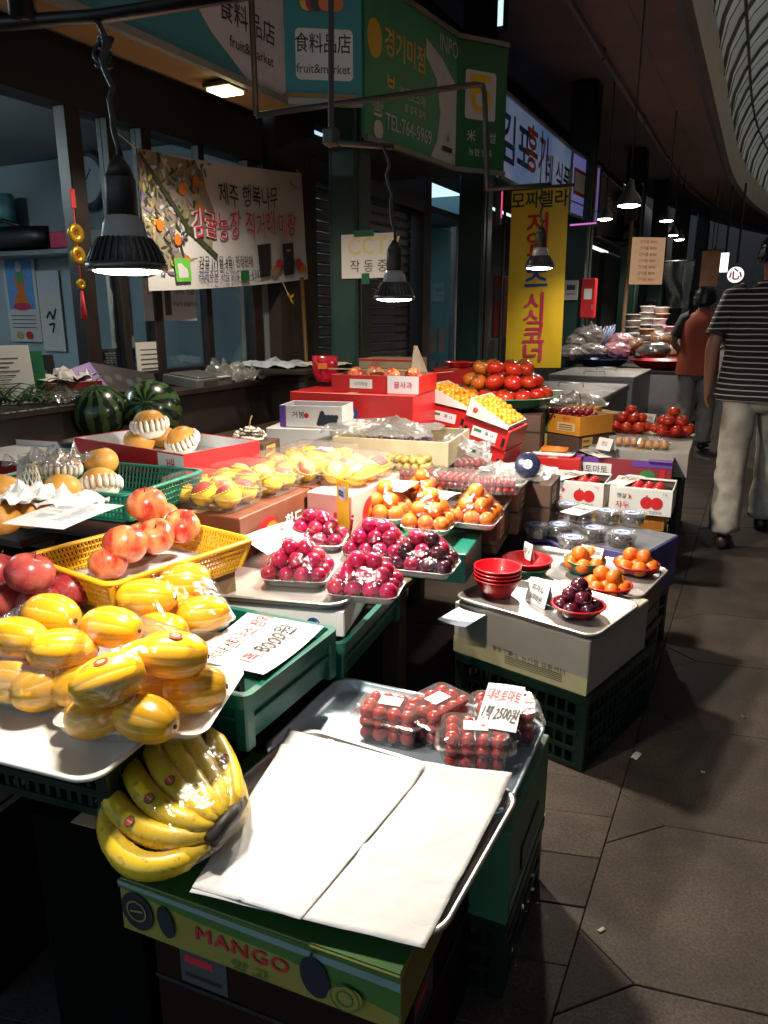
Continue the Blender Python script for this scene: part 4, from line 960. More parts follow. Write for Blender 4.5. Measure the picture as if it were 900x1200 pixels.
for i, (a, m_, e) in enumerate(spec):
    A, Mi, E_ = [G(px, py, zt + h) - O for px, py, h in (a, m_, e)]
    A = A.lerp(G(266, 962, zt + .055) - O, .25); C2 = Mi * 2 - (A + E_) / 2; pts = []; rs = []
    for k in range(15):
        u = k / 14; p = A * (1 - u) ** 2 + C2 * 2 * u * (1 - u) + E_ * u * u; pts.append(p)
        rs.append((.007 if k == 0 else .0105 if k == 1 else .0222 * (1 - .35 * abs(u - .5) ** 2 * 4 * .8)) if k < 13 else (.0125 if k == 13 else .0065))
    b = MB(); b.tube(pts, rs, M_ban2, 10, True, True)
    for q, (x, y, z) in enumerate(b.v):
        pass
    o = b.build('banana', bt); MB().tube([pts[-1], pts[-1] + (pts[-1] - pts[-2]) * .45], [.0052, .0045], M_btip, 7).build('tip', o)
    cloud += [p + Vector((.019 * math.cos(g), .019 * math.sin(g), 0)) for p in pts[::2] for g in (0, 1.57, 3.14, 4.71)] + [p + Vector((0, 0, .02)) for p in pts[::2]] + [p - Vector((0, 0, .017)) for p in pts[::3]]
    if i in (1, 2, 3, 6):
        k = 7 if i != 6 else 8; v = (EYE - (O + pts[k])).normalized(); tg = (pts[k + 1] - pts[k - 1]).normalized(); v = (v - tg * v.dot(tg)).normalized(); n1 = tg; n2 = v.cross(n1); base = pts[k] + v * (rs[k] + .0012)
        s = MB(); s.add([base + (n1 * math.cos(2 * PI * j / 16) + n2 * math.sin(2 * PI * j / 16)) * .0095 for j in range(16)], [tuple(range(16))], M_sgreen2); s.add([base + v * .0006 + (n1 * math.cos(2 * PI * j / 16) + n2 * math.sin(2 * PI * j / 16)) * .007 for j in range(16)], [tuple(range(16))], M_sticker); s.add([base + v * .001 + n1 * x + n2 * y for x, y in ((-.006, -.0012), (.006, -.0012), (.006, .0012), (-.006, .0012))], [(0, 1, 2, 3)], M_goldp); s.build('sticker', o)
cr = G(272, 955, zt + .06) - O
b = MB(); b.tube([G(246, 985, zt + .055) - O, cr, G(284, 938, zt + .055) - O], [.012, .016, .011], mat('crown_black', (.02, .014, .01), .5), 8); b.build('crown', bt)
hull(cloud, 'cling_film', bt, F_wrap, .004, 1, 1)
# tray 2 with cherry tomato punnets
tc2 = (G(400, 797, ZA) + G(640, 850, ZA)) / 2; t2 = Vector((tc2.x + .005, tc2.y - .18, 0))
fb = carton('green foam box under the tomato tray, beside the paving', (t2.x + .025, t2.y - .01, .19), R(3), .5, .36, ZA - .015 - .19 - .002, M_foamg)
MB().box((.252, .0, .075), (.004, .16, .05), M_gcrate).build('hand_hole', fb); MB().box((.2525, -.02, .03), (.003, .28, .012), mat('foam_pale', (.14, .24, .16), .5)).build('ridge', fb)
crate('dark green crate on the ground under the green foam box', (t2.x + .02, t2.y, 0), R(3), .5, .36, .188, M_gcrate, 3, 12)
steel_tray('steel tray holding clear punnets of cherry tomatoes', (t2.x, t2.y, ZA - .016), R(2), .53, .37, .024, mat('tray_blue_reflection', (.4, .5, .58), .42, metal=.55, var=.12, vscale=9))  # bluish base colour stands in for a reflection on the steel
def punnet(label, loc, rz, w=.155, d=.12, h=.058, group='cherry tomato punnets'):
    t = thing('punnet', label, 'punnet', loc, rz, group)
    L = [rrect(w * .8, d * .78, .015, .001), rrect(w * .96, d * .95, .018, h - .003), rrect(w * 1.06, d * 1.06, .02, h), rrect(w * 1.06, d * 1.06, .02, h + .003), rrect(w * .95, d * .94, .018, h + .004)]
    MB().loft(L, F_clam, True, False, False).build('tub', t)
    L = [rrect(w * .95, d * .94, .018, h + .004), rrect(w * .93, d * .92, .018, h + .02), rrect(w * .86, d * .84, .018, h + .026)]
    MB().loft(L, F_clam, False, True, False).build('lid', t)
    for p in grid_pile(4, 3, .0155, .004, 1) + grid_pile(4, 3, .0155, .03, 1) + grid_pile(4, 3, .0155, .055, 1): link('cherry_tomato', ctom, t, p, rot3(), rnd.uniform(1.02, 1.16))
    MB().box((0, 0, h + .0275), (.05, .035, .0008), M_ban).build('lid_label', t)
    return t
zp = ZA - .016 + .0045
for (px, py, a, lab) in ((458, 862, 8, 'cherry tomato punnet with a wide rim, farthest from the price card'), (512, 858, 70, 'cherry tomato punnet standing between two others on the tray'), (590, 862, 25, 'cherry tomato punnet lying under the leaning price card'), (556, 893, 20, 'cherry tomato punnet at the edge of the white paper')):
    p = G(px, py, zp); punnet(lab, (p.x, p.y, zp), R(a))
card('white handwritten price card leaning on the cherry tomato punnets', (540, 848), (592, 857), (627, 806), (588, 802), ZA + .075, [('대추토마토', .5, .7, .3, M_inkred), ('1팩 2500원', .5, .3, .34, M_ink)])
# stand 3: newsprint wrapped box on crates, steel tray with bowls
Z3 = .42
c, rz, w = seat((530, 706), (697, 756), Z3, .33); rz3, w3, c3 = rz, w, c
M_news = mat('newsprint', (.33, .3, .245), .7, var=.12, vscale=9, bump=.3, bscale=10)
nb = carton('box wrapped in pale newsprint under the bowls', (c.x + .005, c.y + .06, .25), rz, w - .02, .42, Z3 - .251, M_news)
pr = Print((-(w - .02) / 2, -.21, 0), (1, 0, 0), (0, 0, 1)); pr.rect(0, 0, w - .02, .055, mat('news_yellow', (.45, .4, .22), .7)); pr.text('완숙 농산물 유통센터', w * .62, .05, .022, M_dgrey); pr.text('품질 인증', w * .38, .055, .018, M_dgrey)
for k in range(5): pr.line([(w * .4, .02 + k * .006), (w * .8, .02 + k * .006)], .002, M_dgrey)
pr.done(nb)
crate('dark green slotted crate on the ground under the wrapped box', (c.x + .02, c.y + .1, 0), rz, w - .02, .5, .248, M_gcrate, 4, 14)
steel_tray('steel tray holding stacked red bowls and dark plums', (c.x, c.y, Z3 + .001), rz, w, .33, .02)
card('blank pale blue card tucked under the tray of red bowls', (512, 727), (545, 735), (570, 722), (538, 712), Z3 - .012, [], m=mat('blue_card', (.42, .5, .6), .6))
M_rbowl = mat('red_bowl', (.5, .008, .016), .3, var=.06, coat=.2); M_gbowl = mat('green_bowl', (.01, .2, .1), .3, var=.06, coat=.2)
zb = Z3 + .0055
for k in range(4):
    p = G(582, 697, zb); bowl('red plastic bowl in the stack of empty bowls', (p.x, p.y, zb + k * .012), .073, .062, M_rbowl, 'stacked empty red bowls')
p = G(677, 720, zb); bowl('shallow red bowl heaped with dark plums', (p.x, p.y, zb), .078, .035, M_rbowl)
heap([(p.x + x, p.y + y, zb + .002 + z * .93) for x, y, z in ring_pile(.024, 3, .05, .004)], plum[2], 'plum', 'dark purple plum heaped in the shallow red bowl', 'plum', 'dark plums in the red bowl', (.95, 1.1))
def tent(label, px, py, z, rz, w=.1, h=.07, lines=(), lean=.5):
    p = G(px, py, z); t = thing('price_card', label, 'card', (p.x, p.y, z), rz)
    for s in (-1, 1):
        b = MB(); b.box((0, 0, h / 2), (w, .0012, h), M_paper, 0, Matrix.Translation((0, s * h * lean * .5, 0)) @ Matrix.Rotation(s * lean * .5 * 1.0, 4, 'X')); b.build('card_leaf', t)
    pr = Print((0, 0, 0), (1, 0, 0), (0, 0, 1), .0015); M_ = Matrix.Translation((0, -h * lean * .5, 0)) @ Matrix.Rotation(-lean * .5, 4, 'X'); pr.M = M_ @ pr.M
    for (s, x, yy, sz, mm) in lines: pr.text(s, x * w, yy * h, sz * h, mm, .004, 0, 'CENTER', .85, .1, .06, 1., w * .86)
    pr.done(t, 'handwriting'); return t
tent('folded white price card beside the stacked red bowls', 632, 707, zb, R(-38), .1, .075, [('피자두', 0, .65, .34, M_ink), ('3000원', 0, .28, .34, M_ink)])
# tray 4 with apricot bowls
rb_ = G(766, 662, .41); c4_ = Vector((c3.x - .0, c3.y + .37, 0)); Z4 = .405
crate('dark green crate on the ground under the apricot bowls', (c4_.x + .03, c4_.y + .03, 0), rz3 * .6, .48, .34, .25, M_gcrate, 4, 14)
carton('flattened kraft carton carrying the apricot bowl tray', (c4_.x + .03, c4_.y + .02, .2515), rz3 * .6, .47, .33, Z4 - .2525, M_kraft)
steel_tray('steel tray holding bowls of apricots', (c4_.x + .03, c4_.y + .03, Z4), rz3 * .6, .52, .36, .02)
zb = Z4 + .0045
for (px, py, m, lab, fl, r_) in ((685, 668, M_gbowl, 'green bowl heaped with apricots', 'apricot heaped in the green bowl', .07), (711, 692, M_rbowl, 'red bowl of apricots at the edge of the tray', 'apricot heaped in the front red bowl', .078), (745, 668, M_rbowl, 'red bowl of apricots beside the blueberry carton', 'apricot heaped in the red bowl beside the blueberry carton', .078)):
    p = G(px, py, zb + .01); bowl(lab, (p.x, p.y, zb), r_, .05 if m is M_gbowl else .036, m)
    heap([(p.x + x, p.y + y, zb + (.014 if m is M_gbowl else .002) + z * .93) for x, y, z in ring_pile(.0255, 2, .05, .004)], apricot, 'apricot', fl, 'apricot', fl.replace('apricot heaped', 'apricots'), (.95, 1.1))
p = G(617, 676, zb + .005); bowl('empty green bowl under a red bowl', (p.x, p.y, zb), .078, .05, M_gbowl); bowl('empty red bowl resting in a green bowl', (p.x, p.y, zb + .028), .083, .045, M_rbowl)
tent('small white price card standing in the empty red bowl', 619, 655, zb + .05, R(-40), .05, .06, [('살구', 0, .5, .4, M_ink)], .3)
tent('white price card among the apricot bowls', 694, 652, zb + .062, R(-15), .085, .04, [('살구 5000', 0, .5, .5, M_ink)], .9)
# blueberry carton with tubs on top
Z5 = .455; M_bbox = two_tone('blueberry_print', (.025, .028, .16), (.13, .11, .32), 12, .4, .7, .45)
c, rz, w = seat((603, 620), (752, 652), Z5, .36)
bbx = carton('blue and violet blueberry carton carrying round tubs', (c.x, c.y, .25), rz, w, .36, Z5 - .251, M_bbox)
pr = Print((-w / 2, -.18, 0), (1, 0, 0), (0, 0, 1)); pr.text('블루베리', w * .4, .1, .075, M_swhite, .01, .05); pr.disc(w * .15, .12, .035, M_inkblue); pr.disc(w * .1, .09, .03, M_inkblue); pr.line([(0, .15), (w * .3, .19), (w * .6, .16), (w, .19)], .01, mat('print_lilac', (.35, .3, .55), .5)); pr.done(bbx)
MB().box((0, 0, Z5 - .251 + .0012), (w - .012, .348, .0024), mat('tray_liner', (.1, .1, .12), .5, var=.3)).build('liner', bbx)
crate('dark crate on the ground under the blueberry carton', (c.x, c.y, 0), rz, w - .03, .34, .249, M_gcrate, 4, 14)
M_bb = mat('blueberry', (.02, .022, .06), .5, var=.3, vscale=90); M_lidl = mat('tub_label', (.5, .55, .62), .4)
def tub(label, px, py, z, r=.055, h=.045, lab2=True, zz=None):
    p = G(px, py, z); t = thing('berry_tub', label, 'tub', (p.x, p.y, zz if zz is not None else z), 0, 'blueberry tubs on the carton')
    MB().lathe([(r * .86, 0), (r * .98, h - .004), (r * .93, h - .004), (r * .82, .003)], F_clam, 24).build('cup', t)
    b = MB(); rr = random.Random(px)
    for k in range(60):
        a = rr.random() * 6.28; q = r * .78 * math.sqrt(rr.random()); b.lathe([(.001, -.006), (.005, -.004), (.0064, 0), (.005, .004), (.001, .006)], M_bb, 6, Matrix.Translation((q * math.cos(a), q * math.sin(a), .009 + (h - .018) * rr.random())))
    o = b.build('blueberries', t); o['kind'] = 'stuff'
    MB().lathe([(r * .97, h - .003), (r * 1.06, h - .002), (r * 1.06, h + .004), (r * .95, h + .005), (r * .9, h + .003), (.001, h + .003)], F_lid, 24, cap1=False).build('lid', t)
    pr = Print((0, 0, h + .0042), (math.cos(.3), math.sin(.3), 0), (-math.sin(.3), math.cos(.3), 0), .001)
    pr.disc(0, 0, r * .72, M_lidl); pr.ring(0, 0, r * .66, r * .1, M_inkblue); pr.disc(0, 0, r * .4, M_inkblue, r * .22, 16, .5); pr.disc(.004, .004, r * .18, M_swhite, r * .1); pr.done(t, 'lid_label'); return t
for i, (px, py, dz) in enumerate(((630, 612, 0), (655, 628, 0), (648, 604, 0), (680, 610, 0), (694, 632, 0), (728, 638, 0), (711, 611, 0), (740, 614, 0), (670, 644, 0), (628, 628, 0))):
    tub('clear blueberry tub with a blue and white lid label', px, py, Z5 + .0045)
tub('blueberry tub stacked on top of other tubs', 664, 602, Z5 + .056, .05, .04)
card('white price card lying on the blueberry tubs', (664, 601), (686, 606), (697, 594), (674, 590), Z5 + .1, [('블루베리', .5, .6, .35, M_ink)])
# two white plum cartons
Z6 = .5; M_wbox = mat('white_carton', (.62, .6, .57), .5, var=.12, vscale=6, bump=.2, bscale=12); M_inside = mat('carton_inside', (.3, .24, .2), .7)
for (a, b_, lab, k) in (((639, 562), (709, 568), 'white plum carton with red print next to the blueberry tubs', 0), ((710.5, 568), (782, 577), 'white plum carton with red print beside the paving', 1)):
    c, rz, w = seat(a, b_, Z6, .28); h = .125
    o = carton(lab, (c.x, c.y, Z6 - h), R(1.5), w - .002, .28, h, M_wbox, None, True, None, 'carton', .005, M_inside)
    MB().box((0, .115, h + .001), (w - .006, .04, .002), M_wbox).build('top_flap', o); MB().box((-w / 2 + .03, 0, h + .001), (.05, .2, .002), M_wbox).build('top_flap', o)
    MB().box((0, -.13, h + .001), (w - .006, .014, .002), M_wbox).build('top_flap', o)
    pr = Print((-w / 2, -.14, 0), (1, 0, 0), (0, 0, 1)); pr.disc(w * .6, .06, .028, M_red, .03); pr.disc(w * .76, .06, .028, M_red, .03); pr.disc(w * .6, .09, .004, M_green, .008)
    pr.text('햇살', w * .2, .085, .026, M_ink, .004); pr.poly([(w * .3, .1), (w * .36, .085), (w * .3, .07), (w * .32, .085)], M_red); pr.text('자두', w * .22, .04, .036, M_red, .012); pr.text('5 kg', w * .88, .108, .012, M_ink); pr.text('햇살농원', w * .75, .016, .016, M_ink); pr.done(o)
    heap([(c.x + x + .02, c.y + y - .015, Z6 - h + .04 + z) for x, y, z in grid_pile(3, 4, .025, .012, 1) + grid_pile(3, 3, .025, .04, 1) if True], plum[3], 'plum', 'red plum lying in the white plum carton ' + ('next to the blueberry tubs' if k == 0 else 'beside the paving'), 'plum', 'red plums in the carton ' + str(('by the tubs', 'by the paving')[k]), (1., 1.15))
    card('white price card on the plum carton ' + ('next to the blueberry tubs' if k == 0 else 'beside the paving'), (647 + k * 72, 562 + k * 6), (668 + k * 72, 565 + k * 6), (683 + k * 64, 553 + k * 4), (664 + k * 62, 549 + k * 5), Z6 + .006, [('자두', .5, .6, .4, M_ink)])
c, rz, w = seat((639, 590), (781, 603), .37, .3)
o = carton('flat yellow carton under the two white plum cartons', (c.x, c.y + .02, .28), R(1.5), w, .3, .094, mat('yellow_carton', (.6, .33, .02), .5))
pr = Print((w / 2 - .13, -.15, 0), (1, 0, 0), (0, 0, 1)); pr.rect(.01, .01, .12, .08, mat('print_orange', (.6, .2, .02), .5)); pr.text('참외', .06, .05, .03, M_yellow); pr.done(o)
crate('black crate on the ground under the yellow carton', (c.x, c.y + .03, 0), R(1.5), w - .03, .32, .279, M_black, 4, 14)
# violet carton, yellow plum packs, tomato bowls
Z7 = .55; c, rz, w = seat((664, 535), (795, 541), Z7, .36); h = .13
M_violet = mat('violet_print', (.13, .04, .3), .45); M_lgrey = mat('pale_lining', (.4, .38, .4), .6)
o = carton('open violet and red carton holding small foil wrapped packs', (c.x, c.y, Z7 - h), R(2), w, .36, h, mat('maroon_print', (.22, .02, .03), .5), None, True, None, 'carton', .005, M_lgrey, base=.05)
pr = Print((-w / 2, -.18, 0), (1, 0, 0), (0, 0, 1)); pr.rect(.04, .03, .27, .1, M_ban); pr.disc(.1, .065, .018, M_red); pr.text('토마토', .19, .062, .045, M_ink, .006); pr.rect(w - .2, .095, w, .13, M_violet); pr.rect(0, .105, .2, .13, M_violet); pr.disc(w - .12, .05, .04, M_green, .03); pr.rect(w - .06, 0, w - .03, .09, M_red); pr.done(o)
for sx in (-1, 1): MB().box((sx * (w / 2 - .06), -.165, h + .002), (.12, .07, .003), M_violet).build('lid_flap', o)
for k, (dx, dy) in enumerate(((-.05, -.03), (.04, .02), (.13, -.02), (.07, -.08))):
    t = thing('foil_pack', 'small foil wrapped pack inside the open violet carton', 'pack', (c.x + dx, c.y + dy, Z7 - h + .052), k, 'foil packs in the violet carton')
    MB().loft([rrect(.07, .05, .02, 0), rrect(.08, .06, .025, .012), rrect(.07, .05, .02, .03), rrect(.03, .02, .008, .04)], M_steel).build('wrapper', t); MB().box((0, 0, .041), (.03, .02, .001), M_ban).build('seal', t)
card('white price card on the rim of the violet carton', (690, 536), (707, 537), (701, 525), (688, 527), Z7 + .005, [('방울', .5, .6, .4, M_ink)])
carton('kraft carton under the violet carton', (c.x, c.y, 0), R(2), w - .03, .34, Z7 - h - .001, M_kdark)
Z8 = .575; c, rz, w = seat((700, 532), (798, 540), Z8 - .02, .5); 
M_pw = mat('pale_box', (.3, .27, .24), .55)
t8 = carton('pale carton behind the violet carton under the tomato bowls', (c.x - .04, c.y + .26, .44), R(2), w + .1, .8, Z8 - .441, M_pw); crate('black crate on the ground under the pale tomato carton', (c.x - .05, c.y + .26, 0), R(2), w + .06, .76, .439, M_black, 5, 14)
for (px, py, lab) in ((738, 523, 'clear pack of golden plums beside a price card'), (764, 526, 'clear pack of golden plums next to the violet carton')):
    p = G(px, py, Z8); t = thing('fruit_pack', lab, 'pack', (p.x, p.y + .02, Z8), R(5), 'golden plum packs')
    MB().loft([rrect(.16, .1, .02, .001), rrect(.18, .12, .02, .03), rrect(.19, .13, .02, .031)], F_clam, True, False, False).build('tub', t); MB().loft([rrect(.19, .13, .02, .031), rrect(.17, .11, .02, .06)], F_clam, False, True, False).build('lid', t)
    for q in grid_pile(4, 2, .021, .003, 1): link('golden_plum', goldf, t, q, rot3(), 1.22)
tent('white price card before the golden plum packs', 710, 527, Z8, R(-30), .1, .07, [('천도', 0, .5, .4, M_ink)], .8)
M_rbas = mat('red_basket', (.4, .012, .015), .35)
for (px, py, lab, fl) in ((735, 510, 'red basket of tomatoes in front of the freezer', 'red tomato heaped in the basket in front of the freezer'), (785, 514, 'red basket of tomatoes beside the aisle', 'red tomato heaped in the basket beside the aisle')):
    p = G(px, py, Z8); p.y += .1; bowl(lab, (p.x, p.y, Z8), .12, .045, M_rbas)
    heap([(p.x + x, p.y + y, Z8 + .004 + z * .95) for x, y, z in ring_pile(.037, 3, .1, .012)], tomato[0], 'tomato', fl, 'tomato', fl.replace('red tomato heaped', 'tomatoes'), (.76, .86), rnd, True)
tent('white price card between the two tomato baskets', 761, 495, Z8 + .05, R(-25), .09, .06, [('토마토', 0, .5, .4, M_ink)], .7)
# ------------------------------------------------------------------ raised part of the stall
M_wood = mat('bench_wood', (.07, .045, .03), .7, var=.25, vscale=5, bump=.3)
def bench(label, x0, x1, y0, y1, z):
    t = thing('display_bench', label, 'bench', ((x0 + x1) / 2, (y0 + y1) / 2, 0), 0); w, d = x1 - x0, y1 - y0; n = max(2, int(w / .15))
    for k in range(n): MB().box((-w / 2 + w * (k + .5) / n, 0, z - .012), (w / n - .006, d, .024), M_wood, .003).build('plank', t)
    for sy in (-.46, 0, .46): MB().box((0, sy * d, z - .045), (w - .02, .05, .04), M_wood).build('bearer', t)
    for sx in (-1, 1):
        for sy in (-.46, 0, .46): MB().box((sx * (w / 2 - .04), sy * d, (z - .066) / 2), (.06, .06, z - .066), M_wood, .003).build('leg', t)
bench('low wooden bench under the melons and plum packs', -1.36, -.93, .98, 3.1, .47)
bench('middle wooden bench under the apples and peach packs', -1.8, -1.38, 1.05, 4.6, .57)
bench('rear wooden bench under the pears, watermelons and red cartons', -2.6, -1.82, 1.35, 5.0, .68)

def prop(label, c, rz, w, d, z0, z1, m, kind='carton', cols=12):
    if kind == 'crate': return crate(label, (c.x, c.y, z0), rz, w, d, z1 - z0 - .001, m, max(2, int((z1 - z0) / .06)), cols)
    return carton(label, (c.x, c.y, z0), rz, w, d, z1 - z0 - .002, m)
# melons: white tray, three wrapped packs
ZM = .60
c, rz, w = seat((-75, 866), (112, 912), ZM, .52); rzm = rz
cm = c.copy(); mt = steel_tray('white flat tray under the wrapped yellow melons', (c.x, c.y, ZM - .012), rz, w + .02, .56, .014, mat('white_tray', (.62, .6, .55), .45, var=.1), None)
prop('dark green crate under the white melon tray', c + uy * .02, rz, w - .06, .45, .472, ZM - .012, M_gcrate, 'crate')
c2 = G(60, 935, .42); lc = carton('dark carton with a red band beside the black carton under the melons', (c.x - .42, c.y - .06, 0), rz, .5, .42, .46, MATS['kraft_deep']); pr = Print((-.25, -.21, 0), (1, 0, 0), (0, 0, 1)); pr.rect(.28, .38, .5, .42, M_inkred); pr.rect(0, .39, .2, .43, M_inkred); pr.done(lc); carton('near-black carton standing for the shade under the melon tray', (c.x + .1, c.y - .02, 0), rz, w - .12, .4, .471, mat('shade_board', (.004, .0035, .0035), 1., var=.2, spec=.03))  # cartons fill the dark under the stall; near-black board stands in for shade
def melon_pack(label, tray_px, w, d, rz, ms, z=ZM + .0035, seed=1):
    rr = random.Random(seed); p = G(*tray_px, z); t = thing('melon_pack', label, 'pack', (p.x, p.y, z), 0, 'wrapped melon packs'); O = Vector((p.x, p.y, z))
    me = foam_tray_mesh(w, d, .024); link('foam_tray', me, t, (0, 0, 0), (0, 0, rz)); cr_, sr_ = math.cos(rz), math.sin(rz)
    cloud = [(x * cr_ - y * sr_, x * sr_ + y * cr_, .024) for x, y, _ in rrect(w, d, .03, 0, 2)] + [(x * .9 * cr_ - y * .9 * sr_, x * .9 * sr_ + y * .9 * cr_, .006) for x, y, _ in rrect(w, d, .03, 0, 2)]
    for (px, py, h, az, tilt, s, st) in ms:
        q = G(px, py, z + h) - O; e = Euler((rr.uniform(0, 6), R(tilt), R(az))); o = link('melon', melon, t, q, e, tuple(s * rr.uniform(.94, 1.06) for _ in range(3))); Mx = e.to_matrix()
        for i in range(7):
            tt = PI * (i + .5) / 7
            for j in range(6):
                a = j * PI / 3; cloud.append(tuple(q + Mx @ Vector((.058 * math.cos(tt), .041 * math.sin(tt) * math.cos(a), .041 * math.sin(tt) * math.sin(a))) * s))
        if st:
            v = (EYE - (O + q)).normalized(); n = (v * .5 + Vector((-.1, .1, .75))).normalized(); ax = Mx @ Vector((1, 0, 0)); n = (n - ax * n.dot(ax)).normalized(); base = q + n * .0425 * s; a1 = ax; a2 = n.cross(ax)
            sb = MB(); sb.add([base + a1 * .012 * math.cos(2 * PI * k / 16) + a2 * .008 * math.sin(2 * PI * k / 16) for k in range(16)], [tuple(range(16))], M_sticker); sb.add([base + n * .0005 + a1 * .007 * math.cos(2 * PI * k / 12) + a2 * .004 * math.sin(2 * PI * k / 12) for k in range(12)], [tuple(range(12))], M_goldp); sb.build('sticker', t)
    hull(cloud, 'cling_film', t, F_wrap, .003, 1, 1); return t
melon_pack('wrapped melon pack with two red stickers next to the price paper', (182, 828), .27, .24, R(20), [
    (131, 735, .135, 10, 0, 1.0, 0), (127, 797, .118, 50, -12, 1.05, 1), (203, 767, .125, 40, 10, 1.05, 1), (229, 807, .05, 35, 0, 1.0, 0), (171, 842, .048, 8, 5, 1.0, 0), (113, 838, .045, 60, 0, .95, 0), (180, 795, .05, 15, 0, 1, 0), (165, 775, .11, 80, 0, .95, 0), (100, 802, .05, 70, 0, .95, 0)], seed=2)
melon_pack('wrapped melon pack nearest the loose red apples', (40, 796), .25, .21, R(10), [
    (60, 722, .125, 5, 0, 1.05, 0), (18, 748, .115, 15, 0, 1.05, 0), (74, 762, .105, 50, 10, 1.05, 0), (10, 797, .05, 20, 0, 1.0, 0), (50, 805, .045, 70, 0, 1, 0), (78, 802, .045, 10, 0, .95, 0), (-20, 790, .05, 10, 0, 1, 0), (30, 775, .06, 40, 0, 1, 0)], seed=5)
melon_pack('wrapped melon pack at the corner of the yellow apple basket', (205, 733), .25, .17, R(50), [
    (172, 700, .1, 25, 0, 1.08, 0), (217, 681, .1, 30, 0, 1.08, 0), (238, 719, .048, 45, 0, 1.02, 0), (190, 738, .045, 10, 0, 1, 0), (205, 712, .05, 60, 0, 1, 0), (160, 722, .05, 10, 0, 1, 0)], seed=8)
# teal crate and paper price sign for the melons
c, rz, w = seat((286, 822), (378, 748), .598, .3)
ct = G(300, 775, .595); crate('teal plastic crate carrying the handwritten melon price paper', (-.965, 1.21, .471), R(1), .31, .36, .124, M_tealp, 2, 9, None, 'crate', True, True)
crate('black crate on the ground before the teal crate', (-1.12, 1.2, 0), R(1), .22, .36, .4, M_black, 5, 6) if False else None
card('large white paper with handwritten melon price in red and black', (284, 812), (372, 744), (299, 714), (236, 756), .605, [('국내산', .27, .7, .23, M_ink), ('하우스 참외', .72, .72, .22, M_inkred), ('1팩,', .24, .34, .22, M_inkred), ('8000원', .64, .34, .28, M_ink)], name='price_sign')
# steel tray A with plum packs
ZP = .612
c, rz, w = seat((246, 676), (405, 711), ZP, .50); cA, rA, wA = c, R(14), w
cA = G(405, 711, ZP) - Vector((math.cos(rA), math.sin(rA), 0)) * w / 2 + Vector((-math.sin(rA), math.cos(rA), 0)) * .25
steel_tray('broad steel tray holding wrapped red plum packs', (cA.x, cA.y, ZP - .02), rA, w, .50, .02)
fbx = prop('white foam box with a black hand hole under the plum tray', cA, rA, w - .02, .46, .52, ZP - .02, M_foam)
pr = Print((-(w - .02) / 2, -.23, 0), (1, 0, 0), (0, 0, 1)); pr.rr(.06, .02, .13, .055, .006, M_black); pr.disc(w - .1, .03, .012, M_inkblue); pr.ring(w - .1, .03, .018, .004, M_inkblue); pr.disc(w - .19, .035, .006, M_red); pr.done(fbx)
crate('teal plastic crate under the white foam box', (cA.x + .03, cA.y, .40), rA * .5, w - .01, .46, .118, M_tealp, 1, 12, None, 'crate', True, True)
gp = 'wrapped plum packs'
pk = [((350, 668), 1, 'wrapped pack of bright plums at the folded price board', 4, 3), ((429, 685), 1, 'wrapped pack of red and orange plums at the tray corner', 4, 3), ((441, 641), 0, 'wrapped pack of dark red plums next to the yellow tag', 4, 3), ((371, 629), 0, 'wrapped pack of dark red plums behind the folded price board', 4, 3)]
for (q, v, lab, nx, ny) in pk:
    p = G(*q, ZP + .012); s = [plum[1], plum[0]] if v == 1 else [plum[0], plum[0], plum[1]]
    wrapped_pack('plum_pack', lab, (p.x, p.y, ZP - .0155), rA + rnd.uniform(-.1, .1), .182, .145, grid_pile(4, 3, .0225, .008, 3), s, 'plum', gp, .024, .022, True, .93)
card('white handwritten price board leaning behind the plum packs', (308, 650), (366, 631), (346, 606), (288, 628), ZP + .025, [('자두 1팩', .5, .65, .3, M_ink), ('5000원', .5, .28, .3, M_ink)], zt=ZP + .06)
t = thing('price_tag', 'yellow paper tag with a blue grid standing among the plum packs', 'tag', tuple(G(402, 608, ZP + .075)), R(-25))
MB().box((0, 0, .05), (.062, .0012, .15), M_yellow, 0).build('tag', t); pr = Print((0, -.001, .06), (1, 0, 0), (0, 0, 1)); pr.rect(-.02, 0, .02, .045, M_lidl)
for k in range(4):
    for j in range(4): pr.rect(-.018 + k * .0095, .003 + j * .0105, -.0105 + k * .0095, .0105 + j * .0105, M_inkblue if (k * 3 + j) % 3 else M_swhite)
pr.text('자두', 0, .052, .012, M_inkred); pr.done(t)
# tray B: dark plum pack, apricot packs, cherry packs
ZB = .622
pB = G(582, 606, ZB); rB = R(8); cB = pB - Vector((math.cos(rB), math.sin(rB), 0)) * .215 + Vector((-math.sin(rB), math.cos(rB), 0)) * .26
steel_tray('steel tray holding wrapped apricot packs', (cB.x, cB.y, ZB - .02), rB, .45, .50, .02)
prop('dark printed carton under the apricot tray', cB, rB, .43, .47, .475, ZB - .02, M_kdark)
lb = MB(); 
bxl = carton('teal lidded box beside the apricot tray', (cB.x + .02, cB.y - .42, .471), rB, .42, .26, .1, M_tealp)
p = G(497, 652, ZP + .005); wrapped_pack('plum_pack', 'wrapped pack of the darkest purple plums at the apricots', (p.x, p.y, .5735), rB, .19, .15, grid_pile(4, 3, .0235, .008, 3), [plum[2], plum[2], plum[0]], 'plum', gp, .025, .022, True, .97)
for (q, lab) in (((452, 600), 'wrapped apricot pack under a price card'), ((504, 612), 'wrapped apricot pack heaped highest in the middle of the tray'), ((557, 606), 'wrapped apricot pack at the rim of the tray'), ((494, 583), 'wrapped apricot pack half hidden behind a price card')):
    p = G(*q, ZB + .008); wrapped_pack('apricot_pack', lab, (p.x, p.y, ZB - .0155), rB + rnd.uniform(-.06, .06), .162, .165, grid_pile(3, 3, .0272, .008, 3), apricot, 'apricot', 'wrapped apricot packs', .029, .022, True, 1.08)
